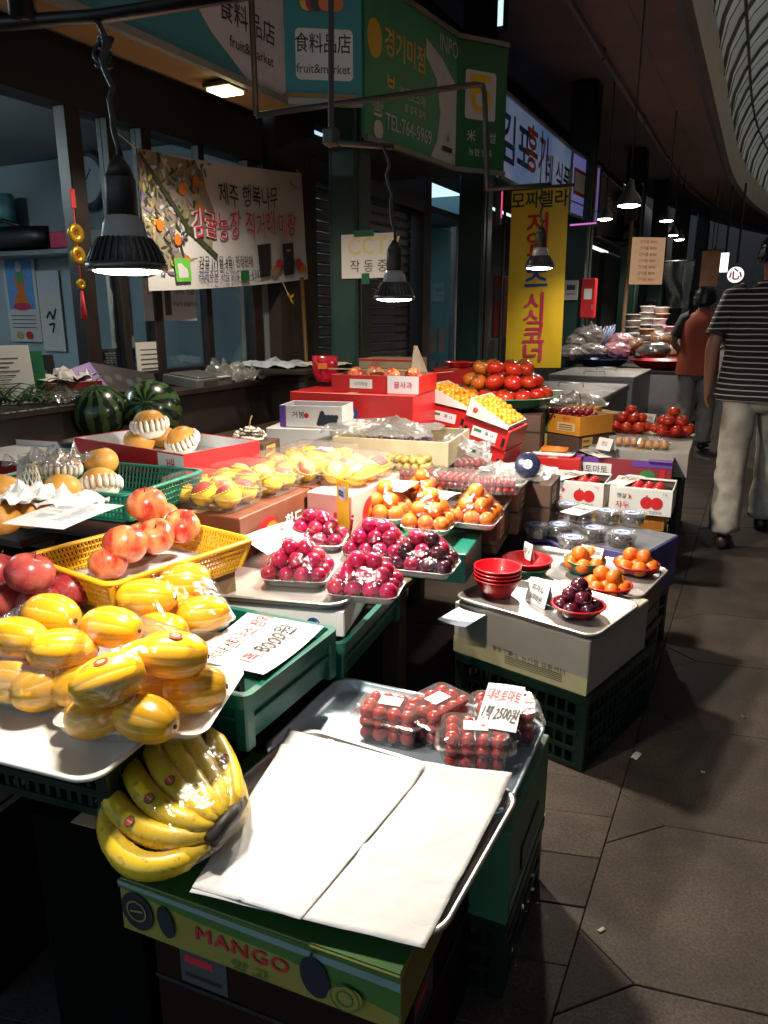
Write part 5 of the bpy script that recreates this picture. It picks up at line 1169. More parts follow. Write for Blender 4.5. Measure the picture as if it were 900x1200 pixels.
card('white price card standing on the apricot pack beside the plums', (462, 584), (481, 570), (468, 557), (447, 567), ZB + .085, [('살구', .5, .6, .4, M_ink)])
card('white price card standing between two apricot packs', (512, 590), (530, 581), (519, 568), (500, 575), ZB + .085, [('살구 5000', .5, .6, .3, M_ink)])
# carton sides that show toward the aisle under tray B
for (px, py, w_, h_, m, s) in ((549, 628, .1, .09, M_kdark, ''), (572, 618, .06, .1, M_yellow, '산지')):
    pass
# cherry packs on their own tray
ZC = .675
pC = G(608, 572, ZC); cC = pC - Vector((.36, -.2, 0)); prop('brown carton under the cherry packs', cC, R(6), .66, .36, .475, ZC - .018, M_kraft)
steel_tray('steel tray holding clear packs of red cherries', (cC.x, cC.y, ZC - .018), R(6), .7, .42, .018)
M_cherry = two_tone('cherry_skin', (.13, .004, .008), (.3, .01, .014), 20, .4, .65, .15, (1, 1, 1), .5); cherry = fruit_mesh('cherry', .012, M_cherry, .94, .15, 0, .35, .3, 0, 0, 10, 7)
for (q, a, lab) in (((492, 560), 10, 'clear pack of cherries behind the apricot pack'), ((535, 566), 5, 'clear pack of cherries in the middle of the tray'), ((580, 572), 20, 'clear crinkled pack of cherries at the end of the tray'), ((548, 548), 30, 'clear pack of cherries lying tilted at the rear')):
    p = G(*q, ZC); t = thing('cherry_pack', lab, 'pack', (p.x, p.y, ZC - .0135), R(a), 'clear cherry packs')
    MB().loft([rrect(.16, .11, .02, .001), rrect(.19, .14, .02, .034), rrect(.2, .15, .02, .036)], F_clam, True, False, False).build('tub', t); MB().loft([rrect(.2, .15, .02, .036), rrect(.18, .13, .02, .058), rrect(.15, .1, .02, .062)], F_lid, False, True, False).build('lid', t)
    for q2 in grid_pile(6, 5, .0125, .004, 1) + grid_pile(6, 4, .0125, .026, 1): link('cherry', cherry, t, q2, rot3())
# small olive plums behind the apricots, dried fruit in a bag
olive = fruit_mesh('green_plum', .017, two_tone('olive_skin', (.22, .14, .03), (.35, .27, .06), 12, .4, .7, .35), .95, .1, 0, .3, .3, 0, 0, 12, 8)
zo = .70; c, rz, w = seat((452, 552), (490, 555), zo, .16)
prop('kraft carton under the small green plums', c, R(4), .22, .16, .58, zo, M_kraft)
heap([(c.x + x, c.y + y, zo + z) for x, y, z in grid_pile(6, 4, .0172, 0, 1) + grid_pile(5, 3, .0172, .024, 1)], olive, 'green_plum', 'small olive green plum in the loose heap behind the apricots', 'plum', 'olive green plums behind the apricots')
# apples in the yellow basket
ZY = .655; M_ybas = mat('yellow_basket', (.78, .43, .012), .35, var=.08)
N_, Rr_, Ll_ = G(128, 690, ZY + .04), G(258, 628, ZY + .085), G(-12, 655, ZY + .085)
ang = math.atan2((Rr_ - N_).y, (Rr_ - N_).x) - PI / 2; dB = .42; wBk = .34
cY = G(128, 683, ZY + .085) + Vector((math.cos(ang), math.sin(ang), 0)) * (-wBk / 2) + Vector((-math.sin(ang), math.cos(ang), 0)) * dB / 2
basket('yellow slotted plastic basket holding a few large apples', (cY.x, cY.y, ZY), ang, wBk, dB, .08, M_ybas, 5, 30)
b = MB(); b.sheet(lambda u, v: ((u - .5) * .28, (v - .5) * .36, .004 + .006 * noise.noise(Vector((u * 4, v * 4, 3)))), 10, 10, M_paper, .0008); o = b.build('basket_paper', None, (cY.x, cY.y, ZY + .016), (0, 0, ang)); tag(o, 'white paper lining the yellow apple basket', 'paper')
prop('kraft carton under the yellow apple basket', cY, ang, .28, .36, .572, ZY, M_kraft)
ga = 'apples in the yellow basket'
for (px, py, h, s, lab) in ((172, 590, .175, 1.02, 'red apple topmost in the yellow basket'), (147, 637, .105, 1.08, 'large red apple resting against the basket rim'), (182, 627, .1, .98, 'yellowish apple between two red apples in the basket'), (213, 616, .1, .98, 'red apple at the corner of the yellow basket'), (126, 660, .062, .95, 'pale striped apple low in the yellow basket'), (192, 608, .07, 1.0, 'red apple under the topmost apple in the basket'), (165, 632, .06, 1.0, 'red apple beneath the large apple in the basket')):
    p = G(px, py, ZY + h); o = link('apple', apple, None, p, (rnd.uniform(-.7, .7), rnd.uniform(-.7, .7), rnd.uniform(0, 6)), s); tag(o, lab, 'apple', ga)
# darker apples beside the melons
ZQ = .63; c = G(40, 712, ZQ); t = steel_tray('white tray under the darker loose apples', (c.x - .06, c.y + .02, ZQ - .012), rzm, .3, .24, .012, M_foam); prop('kraft carton under the darker apples', c - Vector((.06, -.02, 0)), rzm, .3, .22, .572 if c.x < -1.37 else .472, ZQ - .012, M_kraft)
for (px, py, h, s, lab) in ((36, 671, .125, 1.06, 'dark red apple on top of the small heap beside the melons'), (82, 692, .055, 1.02, 'dark red apple at the end of the heap beside the melons'), (5, 702, .055, 1.05, 'dark red apple low in the heap beside the melons'), (45, 705, .05, 1.0, 'dark red apple under the top one in the heap'), (-3, 668, .09, 1.05, 'dark red apple behind the top one in the heap')):
    p = G(px, py, ZQ + h); o = link('apple', apple_d, None, p, (rnd.uniform(-.5, .5), rnd.uniform(-.5, .5), rnd.uniform(0, 6)), s); tag(o, lab, 'apple', 'darker apples beside the melons')
# pears: foam net cups, green basket
M_net = mat('foam_net', (.72, .68, .58), .7, var=.06); M_netw = mat('foam_net_white', (.74, .74, .72), .7, var=.05)
def netcup(r, n=22, h0=-.9, h1=.25, fr=.35, m=M_net):
    """fruit cup of foam with a fringe of rounded fingers"""
    b = MB(); rows = 6; N = n * 4; L = []
    for i in range(rows + 1):
        z = r * (h0 + (h1 - fr - h0) * i / rows); k = r * 1.05 * math.sqrt(max(.05, 1 - (z / r) ** 2)) * (1 + .02 * (i % 2)); L.append([(k * math.cos(2 * PI * j / N), k * math.sin(2 * PI * j / N), z) for j in range(N)])
    b.loft(L, m, True, False, True)
    for j in range(n):
        a = 2 * PI * j / n; pts = []
        for q in range(4):
            z = r * (h1 - fr - .04 + fr * q / 3); k = r * 1.075 * math.sqrt(max(.05, 1 - (z / r) ** 2)) + .0015; pts.append((k * math.cos(a), k * math.sin(a), z))
        w = 2 * PI * r / n * .44; b.tube(pts, [w * .8, w, w, w * .45], m, 6)
    return b.mesh('foam_net')
net_pear = netcup(.055, 20, -.85, .38, .72); net_peach = netcup(.04, 26, -.85, .55, .12, mat('foam_net_yellow', (.82, .62, .02), .6, var=.1, vscale=150, bump=.6, bscale=260))
def pear_at(px, py, z, s, lab, net=None, tilt=(0, 0), grp='large pears'):
    p = G(px, py, z); t = thing('pear', lab, 'pear', tuple(p), rnd.uniform(0, 6), grp, (tilt[0], tilt[1], rnd.uniform(0, 6))); o = link('pear_fruit', pear, t, (0, 0, 0), (0, 0, 0), s)
    if net: link('foam_net', net_pear, t, (0, 0, -.004), (0, 0, 0), s * 1.0)
    return t
ZG = .74; M_gbas = mat('green_basket', (.012, .17, .11), .35, var=.1)
cn = G(149, 580, ZG + .09); rp = R(6); cP = cn - Vector((math.cos(rp), math.sin(rp), 0)) * .27 + Vector((-math.sin(rp), math.cos(rp), 0)) * .19
basket('teal green slotted basket full of large pears', (cP.x, cP.y, ZG), rp, .52, .36, .085, M_gbas, 4, 34)
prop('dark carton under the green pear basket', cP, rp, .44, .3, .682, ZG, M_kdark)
pear_at(119, 541, ZG + .12, .93, 'russet pear with a dimpled top behind another pear in the green basket', None, (.2, .1)); pear_at(117, 566, ZG + .1, .95, 'russet pear in a fringed foam cup at the corner of the green basket', 1, (-.3, .3))
pear_at(71, 547, ZG + .12, .95, 'russet pear in a fringed foam cup under a plastic bag', 1, (.1, 0)); pear_at(73, 574, ZG + .11, .9, 'yellowish pear just behind the handwritten pear card', None, (.5, 0)); pear_at(6, 576, ZG + .12, .93, 'russet pear half covered by crumpled paper', None, (.4, .1)); pear_at(36, 600, ZG + .07, .9, 'low russet pear under the crumpled paper', None); pear_at(98, 585, ZG + .05, .95, 'russet pear beneath the others in the green basket', None); pear_at(2, 607, ZG + .07, .9, 'russet pear at the end of the green basket', None); pear_at(50, 560, ZG + .05, .95, 'russet pear deep in the green basket', None)
def crumple(label, px, py, z, w, d, h, seed, m, name='crumpled_paper', cat='paper', rz=0., nu=16):
    p = G(px, py, z); b = MB(); 
    def fn(u, v):
        x, y = (u - .5) * w, (v - .5) * d; q = Vector((u * 3.2 + seed, v * 3.2 - seed, seed)); e = 1 - max(abs(u - .5), abs(v - .5)) * 1.4
        r = abs(noise.noise(q)) + .6 * abs(noise.noise(q * 2.3)) + .3 * abs(noise.noise(q * 5))
        return (x + .1 * w * noise.noise(q * 1.5 + Vector((5, 0, 0))), y + .1 * d * noise.noise(q * 1.5 + Vector((0, 7, 0))), h * (r * 1.1 * (.4 + e)))
    b.sheet(fn, nu, nu, m, .0008, False); o = b.build(name, None, tuple(p), (0, 0, rz)); return tag(o, label, cat)
crumple('crumpled white paper wrap over the pears in the green basket', 22, 585, ZG + .11, .16, .14, .05, 2, M_netw); crumple('crumpled white paper behind the pear price card', 75, 592, ZG + .09, .2, .1, .05, 6, M_netw, rz=.2)
p = G(33, 560, ZG + .11); t = thing('foam_net_sleeve', 'empty white foam net sleeve standing among the pears', 'foam net', tuple(p)); b = MB()
for j in range(16):
    for s in (-1, 1):
        pts = [((.04 - .022 * k / 8) * math.cos(2 * PI * j / 16 + s * .14 * k), (.04 - .022 * k / 8) * math.sin(2 * PI * j / 16 + s * .14 * k), -.05 + .014 * k) for k in range(9)]; b.tube(pts, .0026, M_net, 4, False)
b.build('net', t); MB().lathe([(.019, .06), (.021, .066), (.016, .07)], M_net, 14, cap0=False, cap1=False).build('rim', t)
bagc = [(.075 * math.cos(a) * math.cos(e), .07 * math.sin(a) * math.cos(e), .055 * math.sin(e)) for a in [i * .7 for i in range(9)] for e in (-.2, .2, .6, 1.0, 1.4)]
crumple('crinkled clear plastic bag over a pear in the green basket', 62, 545, ZG + .16, .19, .16, .06, 41, F_bag, 'plastic_bag', 'bag', .3, 20)
card('white handwritten pear price card leaning on the green basket', (48, 626), (127, 601), (98, 577), (27, 606), ZG + .1, [('배 3개', .5, .65, .3, M_lidl), ('10000원', .5, .3, .3, M_lidl)])
# red carton with three pears
ZR = .775; M_rbox = mat('red_carton', (.42, .008, .012), .4, var=.16, vscale=6, bump=.2, bscale=12)
pc = G(177, 560, ZR); c, rz, w = seat((92, 542), (177, 562), ZR, .34); cR = c
ob_ = carton('red carton with white end holding three pears in foam cups', (c.x + .06, c.y, ZR), rz + R(4), w + .14, .34, .095, M_rbox, None, True, None, 'carton', .006, M_ban, base=.03)
pr = Print((-(w + .14) / 2, -.17, 0), (1, 0, 0), (0, 0, 1)); pr.rect(w + .01, .0, w + .14, .09, M_ban); pr.text('배', w + .075, .05, .05, M_red, .01); pr.done(ob_)
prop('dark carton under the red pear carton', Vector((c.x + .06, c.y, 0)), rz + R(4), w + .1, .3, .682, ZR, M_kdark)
pear_at(175, 496, ZR + .15, 1.05, 'pear in a long fringed foam cup on top in the red carton', 1, (.1, .1)); pear_at(163, 517, ZR + .085, 1.0, 'pear lying low in the red carton', None, (.3, .2)); pear_at(213, 515, ZR + .085, 1.0, 'pear in a foam cup at the far side of the red carton', 1, (.1, .4)); pear_at(190, 512, ZR + .07, 1.0, 'pear deep in the middle of the red carton', None, (.4, .2))
# flat red box with white lining, scale plate, watermelons
ZW = .80
c, rz, w = seat((-60, 570), (90, 538), ZW, .5)
cw = G(40, 533, ZW); ow = carton('wide flat red carton lined with white board', (cw.x - .05, cw.y, ZW - .06), R(8), .62, .4, .075, mat('dark_red_carton', (.25, .006, .01), .45), None, True, None, 'carton', .006, M_ban, base=.05)
prop('dark carton under the flat red carton', Vector((cw.x - .05, cw.y, 0)), R(8), .58, .36, .682, ZW - .06, M_kdark)
p = G(118, 505, .86); q = G(180, 497, .86)
for (pp, lab, e) in ((p, 'striped watermelon with a curled vine beside the red pear carton', (.25, -.2, 1.2)), (q, 'striped watermelon lying on its side behind the pears', (1.2, .3, .4))):
    pz = .76; d0 = GX(0, 0, -1); 
    o = link('watermelon', wmelon, None, (0, 0, 0), e, .93 if pp is p else 1.0); tag(o, lab, 'watermelon', 'watermelons')
    g_ = G(117 if pp is p else 178, 482 if pp is p else 480, pz + .125); o.location = g_
prop('dark kraft carton under the watermelons', Vector((G(148, 495, .80).x, G(148, 495, .80).y, 0)), R(12), .5, .3, .682, .765, M_kdark)
t = thing('scale_plate', 'round black dish on the white board beside a watermelon', 'dish', tuple(G(98, 522, ZW + .012))); MB().lathe([(.05, 0), (.085, .004), (.092, .02), (.086, .02), (.08, .009), (.001, .007)], M_black, 28, cap1=False).build('dish', t); MB().lathe([(.02, .0075), (.018, .011), (.001, .012)], M_dgrey, 16).build('hub', t)
# peach clamshells on printed cartons
ZK = .73
M_peachbox = mat('peach_carton', (.3, .08, .02), .5); 
c, rz, w = seat((190, 596), (300, 622), ZK - .005, .34)
def peachbox(label, c, rz, w, d, z0, z1, side):
    o = carton(label, (c.x, c.y, z0), rz, w, d, z1 - z0, mat('peach_print_box', (.15, .045, .022), .5, var=.3) if side == 0 else mat('pink_carton', (.6, .34, .3), .5)); h = z1 - z0
    pr = Print((-w / 2, -d / 2, 0), (1, 0, 0), (0, 0, 1))
    if side == 0:
        pr.disc(w * .2, h * .45, h * .42, M_red, h * .36); pr.disc(w * .27, h * .4, h * .3, M_tang, h * .26); pr.disc(w * .88, h * .4, h * .4, M_red, h * .35); pr.text('복숭아', w * .55, h * .42, h * .4, M_ban, .02); pr.rect(0, h * .78, w * .34, h, mat('print_navy', (.02, .015, .12), .5)); pr.text('010-4291', w * .17, h * .88, h * .13, M_ban, .01)
    else: pr.text('Mi', w * .8, h * .4, h * .55, M_inkred, .015, .05, 'CENTER', 1, .2)
    pr.done(o)
    pr = Print((w / 2, -d / 2, 0), (0, 1, 0), (0, 0, 1)); pr.disc(d * .35, h * .45, h * .4, M_red, h * .36); pr.disc(d * .4, h * .4, h * .28, M_tang); pr.text('황도', d * .72, h * .45, h * .4, M_ban if side == 0 else M_inkred, .02); pr.done(o)
    return o
rk = R(12)
def peach_pack(lab, px, py, z, rz, nx=4, ny=2):
    p = G(px, py, z); t = thing('peach_pack', lab, 'pack', (p.x, p.y, z), rz, 'clear peach packs'); w_, d_ = nx * .09 + .02, ny * .088 + .02
    MB().loft([rrect(w_ - .03, d_ - .03, .02, .0015), rrect(w_ - .01, d_ - .01, .025, .04), rrect(w_ + .01, d_ + .01, .03, .042), rrect(w_ - .012, d_ - .012, .025, .043)], F_clam, True, False, False).build('tub', t)
    MB().loft([rrect(w_ - .012, d_ - .012, .025, .043), rrect(w_ - .02, d_ - .02, .03, .085), rrect(w_ - .05, d_ - .05, .03, .094)], F_lid, False, True, False).build('lid', t)
    for i in range(nx):
        for j in range(ny):
            q = ((i - (nx - 1) / 2) * .088, (j - (ny - 1) / 2) * .086, .042); o = link('peach', peach, t, q, (rnd.uniform(-.5, .5), rnd.uniform(-.5, .5), rnd.uniform(0, 6)), .98); link('foam_net', net_peach, o, (0, 0, -.002), (0, 0, 0))
    return t
x1, y1 = -1.485, 1.79; rk = R(3)
def peach_at(lab, x, y, rz=rk, nx=3, ny=2, z=ZK):
    t = peach_pack(lab, 300, 560, z, rz, nx, ny); t.location = (x, y, z); return t
peachbox('brown carton printed with red peaches under the clear peach packs', Vector((x1 + .005, y1 + .1, 0)), rk, .33, .43, .572, ZK - .002, 0)
peachbox('brown carton printed with peaches behind the nearest peach carton', Vector((x1 + .005, y1 + .55, 0)), rk, .33, .43, .572, ZK - .002, 0)
peach_at('clear pack of netted peaches nearest the apples', x1, y1); peach_at('clear pack of netted peaches second from the apples', x1 + .004, y1 + .215); peach_at('clear pack of netted peaches third from the apples', x1 + .01, y1 + .43); peach_at('clear pack of netted peaches farthest from the apples', x1 + .005, y1 + .645)
peachbox('pink carton with red script beside the peach packs', Vector((-1.235, 2.27, 0)), R(2), .17, .4, .572, ZK - .002, 1)
peach_at('clear pack of pale netted peaches on the pink carton', -1.24, 2.29, R(92), 3, 2)
peach_at('clear pack of netted peaches beside the red pear carton', x1 - .34, y1 + .46, R(5)); prop('kraft carton under the peach pack beside the red carton', Vector((x1 - .34, y1 + .46, 0)), R(5), .32, .26, .684, ZK - .001, M_kraft)
# grape carton, dried goods box, melon net
ZH = .80; c, rz, w = seat((326, 497), (386, 504), ZH, .2); w = .3
o = carton('white grape carton with a violet edge and grape picture', (c.x, c.y, ZH), R(14), w, .2, .1, M_wbox, None, True, None, 'carton', .005, M_lgrey)
pr = Print((-w / 2, -.1, 0), (1, 0, 0), (0, 0, 1)); pr.rect(0, 0, .03, .1, M_violet); pr.text('거봉', .09, .055, .035, M_ink, .006); pr.disc(.13, .055, .012, M_red)
for k in range(16): pr.disc(.19 + (k % 5) * .018 + (k // 5) * .006, .02 + (k // 5) * .016, .012, M_sdark, n=10)
pr.done(o); prop('white carton under the grape carton', Vector((c.x, c.y, 0)), R(14), .42, .26, .682, ZH - .001, M_wbox)
ZD = .74; c, rz, w = seat((398, 535), (500, 545), ZD - .02, .4)
M_tan = mat('tan_wood', (.32, .26, .16), .7, var=.15); o = carton('tan wooden tray of dark grapes covered with clear plastic', (c.x, c.y, ZD - .03), R(8), .5, .4, .1, M_tan, None, True, None, 'wooden_tray', .01, M_tan, cat='tray', base=.03)
prop('kraft carton under the tan wooden tray', Vector((c.x, c.y, 0)), R(8), .46, .36, .572, ZD - .03, M_kraft)
grape = fruit_mesh('grape', .011, two_tone('grape_skin', (.02, .005, .025), (.07, .01, .04), 20, .4, .7, .3, (1, 1, 1), .3), 1.1, .05, 0, .3, .3, 0, 0, 9, 6)
for k in range(3):
    t = thing('grape_bunch', 'dark grape bunch under clear plastic in the tan tray', 'grapes', (c.x - .1 + k * .12, c.y - .03 + .05 * (k % 2), ZD + .003), k, 'grape bunches in the tan tray'); b = MB(); rr = random.Random(k)
    for j in range(46): 
        u = rr.random(); link('grape', grape, t, ((u - .5) * .17, (rr.random() - .5) * .09 * (1.1 - u), .012 + rr.random() * .03), rot3(rr))
    MB().tube([(-.08, 0, .03), (-.1, .01, .04), (-.115, .01, .05)], .002, M_stem, 5).build('stalk', t)
def bagsheet(label, px, py, z, w, d, h, seed, m=F_bag, rz=0., name='plastic_sheet', cat='plastic'): return crumple(label, px, py, z, w, d, h, seed, m, name, cat, rz, 22)
bagsheet('clear crinkled plastic sheet over the tan tray', 452, 505, ZD + .07, .46, .36, .05, 11, F_bag, R(8)); 
bagsheet('clear crinkled plastic sheet spread over boxes behind the cherries', 604, 556, .665, .3, .26, .05, 14, F_bag, R(5)); bagsheet('clear plastic bag lying behind the cherry packs', 545, 527, .74, .22, .16, .07, 17, F_bag, R(5), 'plastic_bag', 'bag')
carton('dark brown carton under the crinkled plastic sheet', (G(606, 575, .62).x, G(606, 575, .62).y + .1, .0), R(4), .26, .22, .655, M_kdark)
b = MB(); rr = random.Random(4)
p = G(293, 515, .80); t = thing('net_bag', 'white foam net bag bundled beside the peach packs', 'net', tuple(p))
for j in range(40):
    a = rr.random() * 6.28; e = rr.random() * 1.5; r = .07; pts = [(r * math.cos(a + q * .12) * math.cos(e), r * math.sin(a + q * .12) * math.cos(e), .05 * math.sin(e) + .004 * (q % 2)) for q in range(6)]; b.tube(pts, .004, M_net, 4)
b.build('foam_strands', t); MB().tube([(0, 0, .05), (.005, 0, .08), (.015, 0, .1)], .003, mat('straw', (.4, .28, .06), .7), 5).build('tie', t)
prop('dark carton under the white net bag', Vector((p.x, p.y, 0)), R(10), .2, .16, .682, .80, M_kdark)

# ------------------------------------------------------------------ red cartons at the rear of the stall
M_redt = mat('red_carton_print', (.45, .012, .012), .4, var=.18, vscale=6, bump=.2, bscale=12)
def redbox(label, a, b_, z, h, d, base=None, lab=True, open_=False, name='carton'):
    c, rz, w = seat(a, b_, z + h, d); o = carton(label, (c.x, c.y, z), rz, w, d, h, M_redt, None, open_, 'red fruit cartons', name, .006, M_kraft)
    pr = Print((-w / 2, -d / 2, 0), (1, 0, 0), (0, 0, 1)); pr.rect(w * .22, h * .28, w * .7, h * .72, M_ban); pr.text('특 15', w * .6, h * .5, h * .25, M_ink); pr.rect(w * .26, h * .5, w * .45, h * .6, M_green); pr.done(o)
    if base is not None: prop(label.replace('red', 'dark', 1) + ', supporting box', c, rz, w - .02, d - .02, base, z, M_kdark)
    return o, c, rz, w
c, rz, w = seat((345, 455), (448, 466), .93, .4); rbg = carton('large red carton with a round blue sticker', (c.x, c.y, .73), R(6), w, .4, .2, M_redt); pr = Print((-w / 2, -.2, 0), (1, 0, 0), (0, 0, 1)); pr.disc(w * .46, .1, .07, M_inkblue, .045); pr.disc(w * .46, .1, .05, M_lidl, .03); pr.rect(w * .42, .09, w * .5, .11, M_red); pr.done(rbg)
prop('dark carton under the large red carton', c, R(6), w - .04, .36, .682, .729, M_kdark)
c, rz, w = seat((383, 449), (472, 455), .965, .3); rop = carton('open red printed carton of pale fruit on the large red carton', (c.x + .02, c.y, .932), R(6), .46, .3, .085, M_redt, None, True, None, 'carton', .006, M_kraft, base=.03)
pr = Print((-.23, -.15, 0), (1, 0, 0), (0, 0, 1)); pr.rect(.1, .02, .22, .065, M_ban); pr.text('산지직송', .16, .042, .02, M_green); pr.rect(.3, .0, .46, .085, M_ban); pr.text('꿀사과', .38, .04, .035, M_inkred, .008); pr.done(rop)
for (dx, dy) in ((-.15, -.03), (-.05, .02), (.06, -.04), (.14, .04), (-.1, .07)):
    o = link('apple', apple, None, (c.x + dx + .02, c.y + dy, 1.005), rot3(), .85); tag(o, 'apple lying in the open red printed carton', 'apple', 'apples in the open red carton')
bg_ = thing('snack_bag', 'red and yellow printed plastic bag at the corner of the open carton', 'bag', tuple(G(381, 437, 1.0)), .3); hull([(.07 * math.cos(a) * (1 if k % 2 else .7), .05 * math.sin(a), .045 * (k - 1)) for k in range(4) for a in [j * .8 for j in range(8)]], 'printed_film', bg_, mat('bag_red', (.4, .01, .03), .25, coat=.5), .002, 1, 1); MB().box((0, -.055, .04), (.05, .004, .03), M_tang).build('bag_label', bg_)
b = MB(); b.box((0, 0, 0), (.42, .02, .006), M_tan); o = b.build('wooden_stick', None, tuple(G(430, 433, 1.035)), (0, 0, R(8))); tag(o, 'thin wooden slat lying across the open red carton', 'slat')
c, rz, w = seat((433, 425), (500, 424), 1.03, .25); bxk = carton('tan and red low carton at the back of the stack', (c.x, c.y, .99), R(5), w, .25, .06, M_tan); pr = Print((-w / 2, -.125, 0), (1, 0, 0), (0, 0, 1)); pr.rect(0, .045, w, .058, M_red); pr.text('사과', w * .3, .025, .03, M_inkred); pr.done(bxk); prop('dark carton at the back under the tan carton', c, R(5), w - .02, .22, .684, .99, M_kdark)
t = thing('paper_cone', 'cream paper folded into a pointed cone on the red cartons', 'paper', tuple(G(492, 440, .96))); b = MB(); b.sheet(lambda u, v: ((-.06 + .12 * u) * (1 - .8 * v) - .03 * v, .03 * math.sin(u * PI) * (1 - v), .17 * v), 8, 6, mat('cream_paper', (.72, .62, .48), .7), .002); b.build('cone', t); b = MB(); b.sheet(lambda u, v: (-.02 + .24 * u, -.04 + .08 * v * (1 - u * .7), .004 + .03 * u), 6, 3, mat('cream_paper', (.72, .62, .48), .7), .002); b.build('flap', t)
c, rz, w = seat((486, 440), (527, 443), .93, .25); o = carton('white and red striped carton beside the paper cone', (c.x, c.y, .845), R(6), w, .25, .083, M_wbox); pr = Print((-w / 2, -.125, 0), (1, 0, 0), (0, 0, 1)); pr.rect(w * .75, 0, w, .083, M_red); pr.text('참외 10kg', w * .4, .04, .03, M_inkred); pr.done(o); prop('dark carton under the striped carton', c, R(6), w - .02, .22, .684, .845, M_kdark)
p = G(538, 428, 1.0); bowl('empty shallow red bowl on the cartons behind the tomatoes', (p.x, p.y, .985), .09, .035, M_rbowl); prop('red carton under the empty red bowl', Vector((p.x, p.y, 0)), R(5), .26, .24, .70, .985, M_redt)
# slanted white wedge boxes of golden fruit on tilted red cartons
def tilted(a, b_, y):
    """frame of a box leaning toward the aisle: front bottom edge a->b lies in the plane y"""
    A, Bq = GY(*a, y), GY(*b_, y); xd = (Bq - A); L = xd.length; xd.normalize(); yd = Vector((0, 1, 0)); zd = xd.cross(yd); M_ = Matrix((xd, yd, zd)).transposed().to_4x4(); M_.translation = A
    return A, M_.to_euler(), L, M_
def goldbox(label, a, b_, y, d, hl, nx, ny, fl):
    A, e, w, Mx = tilted(a, b_, y); t = thing('carton', label, 'box', tuple(A), 0, None, tuple(e)); hr = .018; th = .005
    for nm, y0 in (('front_panel', 0), ('back_panel', d - th)): MB().loft([[(0, yy, 0), (w, yy, 0), (w, yy, hr), (0, yy, hl)] for yy in (y0, y0 + th)], M_wbox, True, True, False).build(nm, t)
    MB().box((th / 2, d / 2, hl / 2), (th, d - 2 * th - .001, hl - .002), M_wbox).build('side_panel', t); MB().box((w - th / 2, d / 2, hr / 2), (th, d - 2 * th - .001, hr - .002), M_wbox).build('side_panel', t)
    MB().loft([[(th, yy, .002), (w - th, yy, .002), (w - th, yy, max(.003, hr - .03)), (th, yy, hl - .032)] for yy in (th + .001, d - th - .001)], M_kraft, True, True, False).build('bottom', t)
    pr = Print((0, 0, 0), (1, 0, 0), (0, 0, 1)); pr.disc(.04, hl * .45, .013, M_inkred); pr.disc(.043, hl * .5, .006, M_tang); pr.done(t)
    rr = random.Random(int(w * 999)); pts = []
    for i in range(nx):
        for j in range(ny):
            x = min(w - .02, max(.02, .02 + (w - .04) * (i + .5 * (j % 2)) / (nx - .5) + rr.uniform(-.007, .007))); pts.append(Mx @ Vector((x, .022 + (d - .044) * j / (ny - 1) + rr.uniform(-.006, .006), hl + (hr - hl) * x / w - .014 + rr.uniform(0, .014))))
    heap(pts, goldf, 'golden_plum', fl, 'plum', fl.replace('golden plum', 'golden plums'), (.9, 1.15)); return A, e, w, Mx
def redtilt(label, a, b_, y, d, h, dz):
    """red carton with the same lean; its top lies dz under the frame"""
    A, e, w, Mx = tilted(a, b_, y); O = Mx @ Vector((0, 0, -dz - h)); t = thing('carton', label, 'box', tuple(O), 0, 'red fruit cartons', tuple(e)); w += .01
    MB().box((w / 2, d / 2 + .004, h / 2), (w, d, h), M_redt, .002).build('body', t); MB().box((w / 2, d / 2, h + .0006), (.04, d - .01, .0012), mat('packing_tape', (.45, .33, .18), .3)).build('tape_seam', t)
    pr = Print((0, .004, 0), (1, 0, 0), (0, 0, 1)); pr.rect(w * .22, h * .22, w * .76, h * .72, M_ban); pr.text('특 15', w * .6, h * .5, h * .22, M_ink); pr.rect(w * .26, h * .5, w * .42, h * .62, M_green); pr.rr(w * .05, h * .2, w * .12, h * .6, .004, M_black); pr.rr(w * .88, h * .2, w * .95, h * .6, .004, M_black); pr.done(t); return O
goldbox('slanted white box of golden plums farther from the tomatoes', (497, 469), (547, 481), 3.62, .3, .085, 7, 8, 'golden plum in the slanted box farther from the tomatoes')
redtilt('red carton under the slanted box farther from the tomatoes', (495, 470), (547, 482), 3.625, .3, .1, .003); redtilt('lower red carton of the stack farther from the tomatoes', (495, 470), (547, 482), 3.63, .3, .1, .106)
goldbox('slanted white box of golden plums next to the tomato basket', (546, 486), (595, 504), 3.4, .3, .085, 7, 8, 'golden plum in the slanted box next to the tomatoes')
redtilt('red carton under the slanted box next to the tomatoes', (545, 487), (596, 505), 3.405, .31, .1, .003); redtilt('lower red carton of the stack next to the tomatoes', (545, 487), (597, 505), 3.41, .31, .1, .106)
redtilt('red carton with a white label below the open printed carton', (446, 466), (497, 472), 3.7, .3, .1, .0); redtilt('lower red carton below the open printed carton', (446, 466), (497, 472), 3.71, .3, .1, .103)
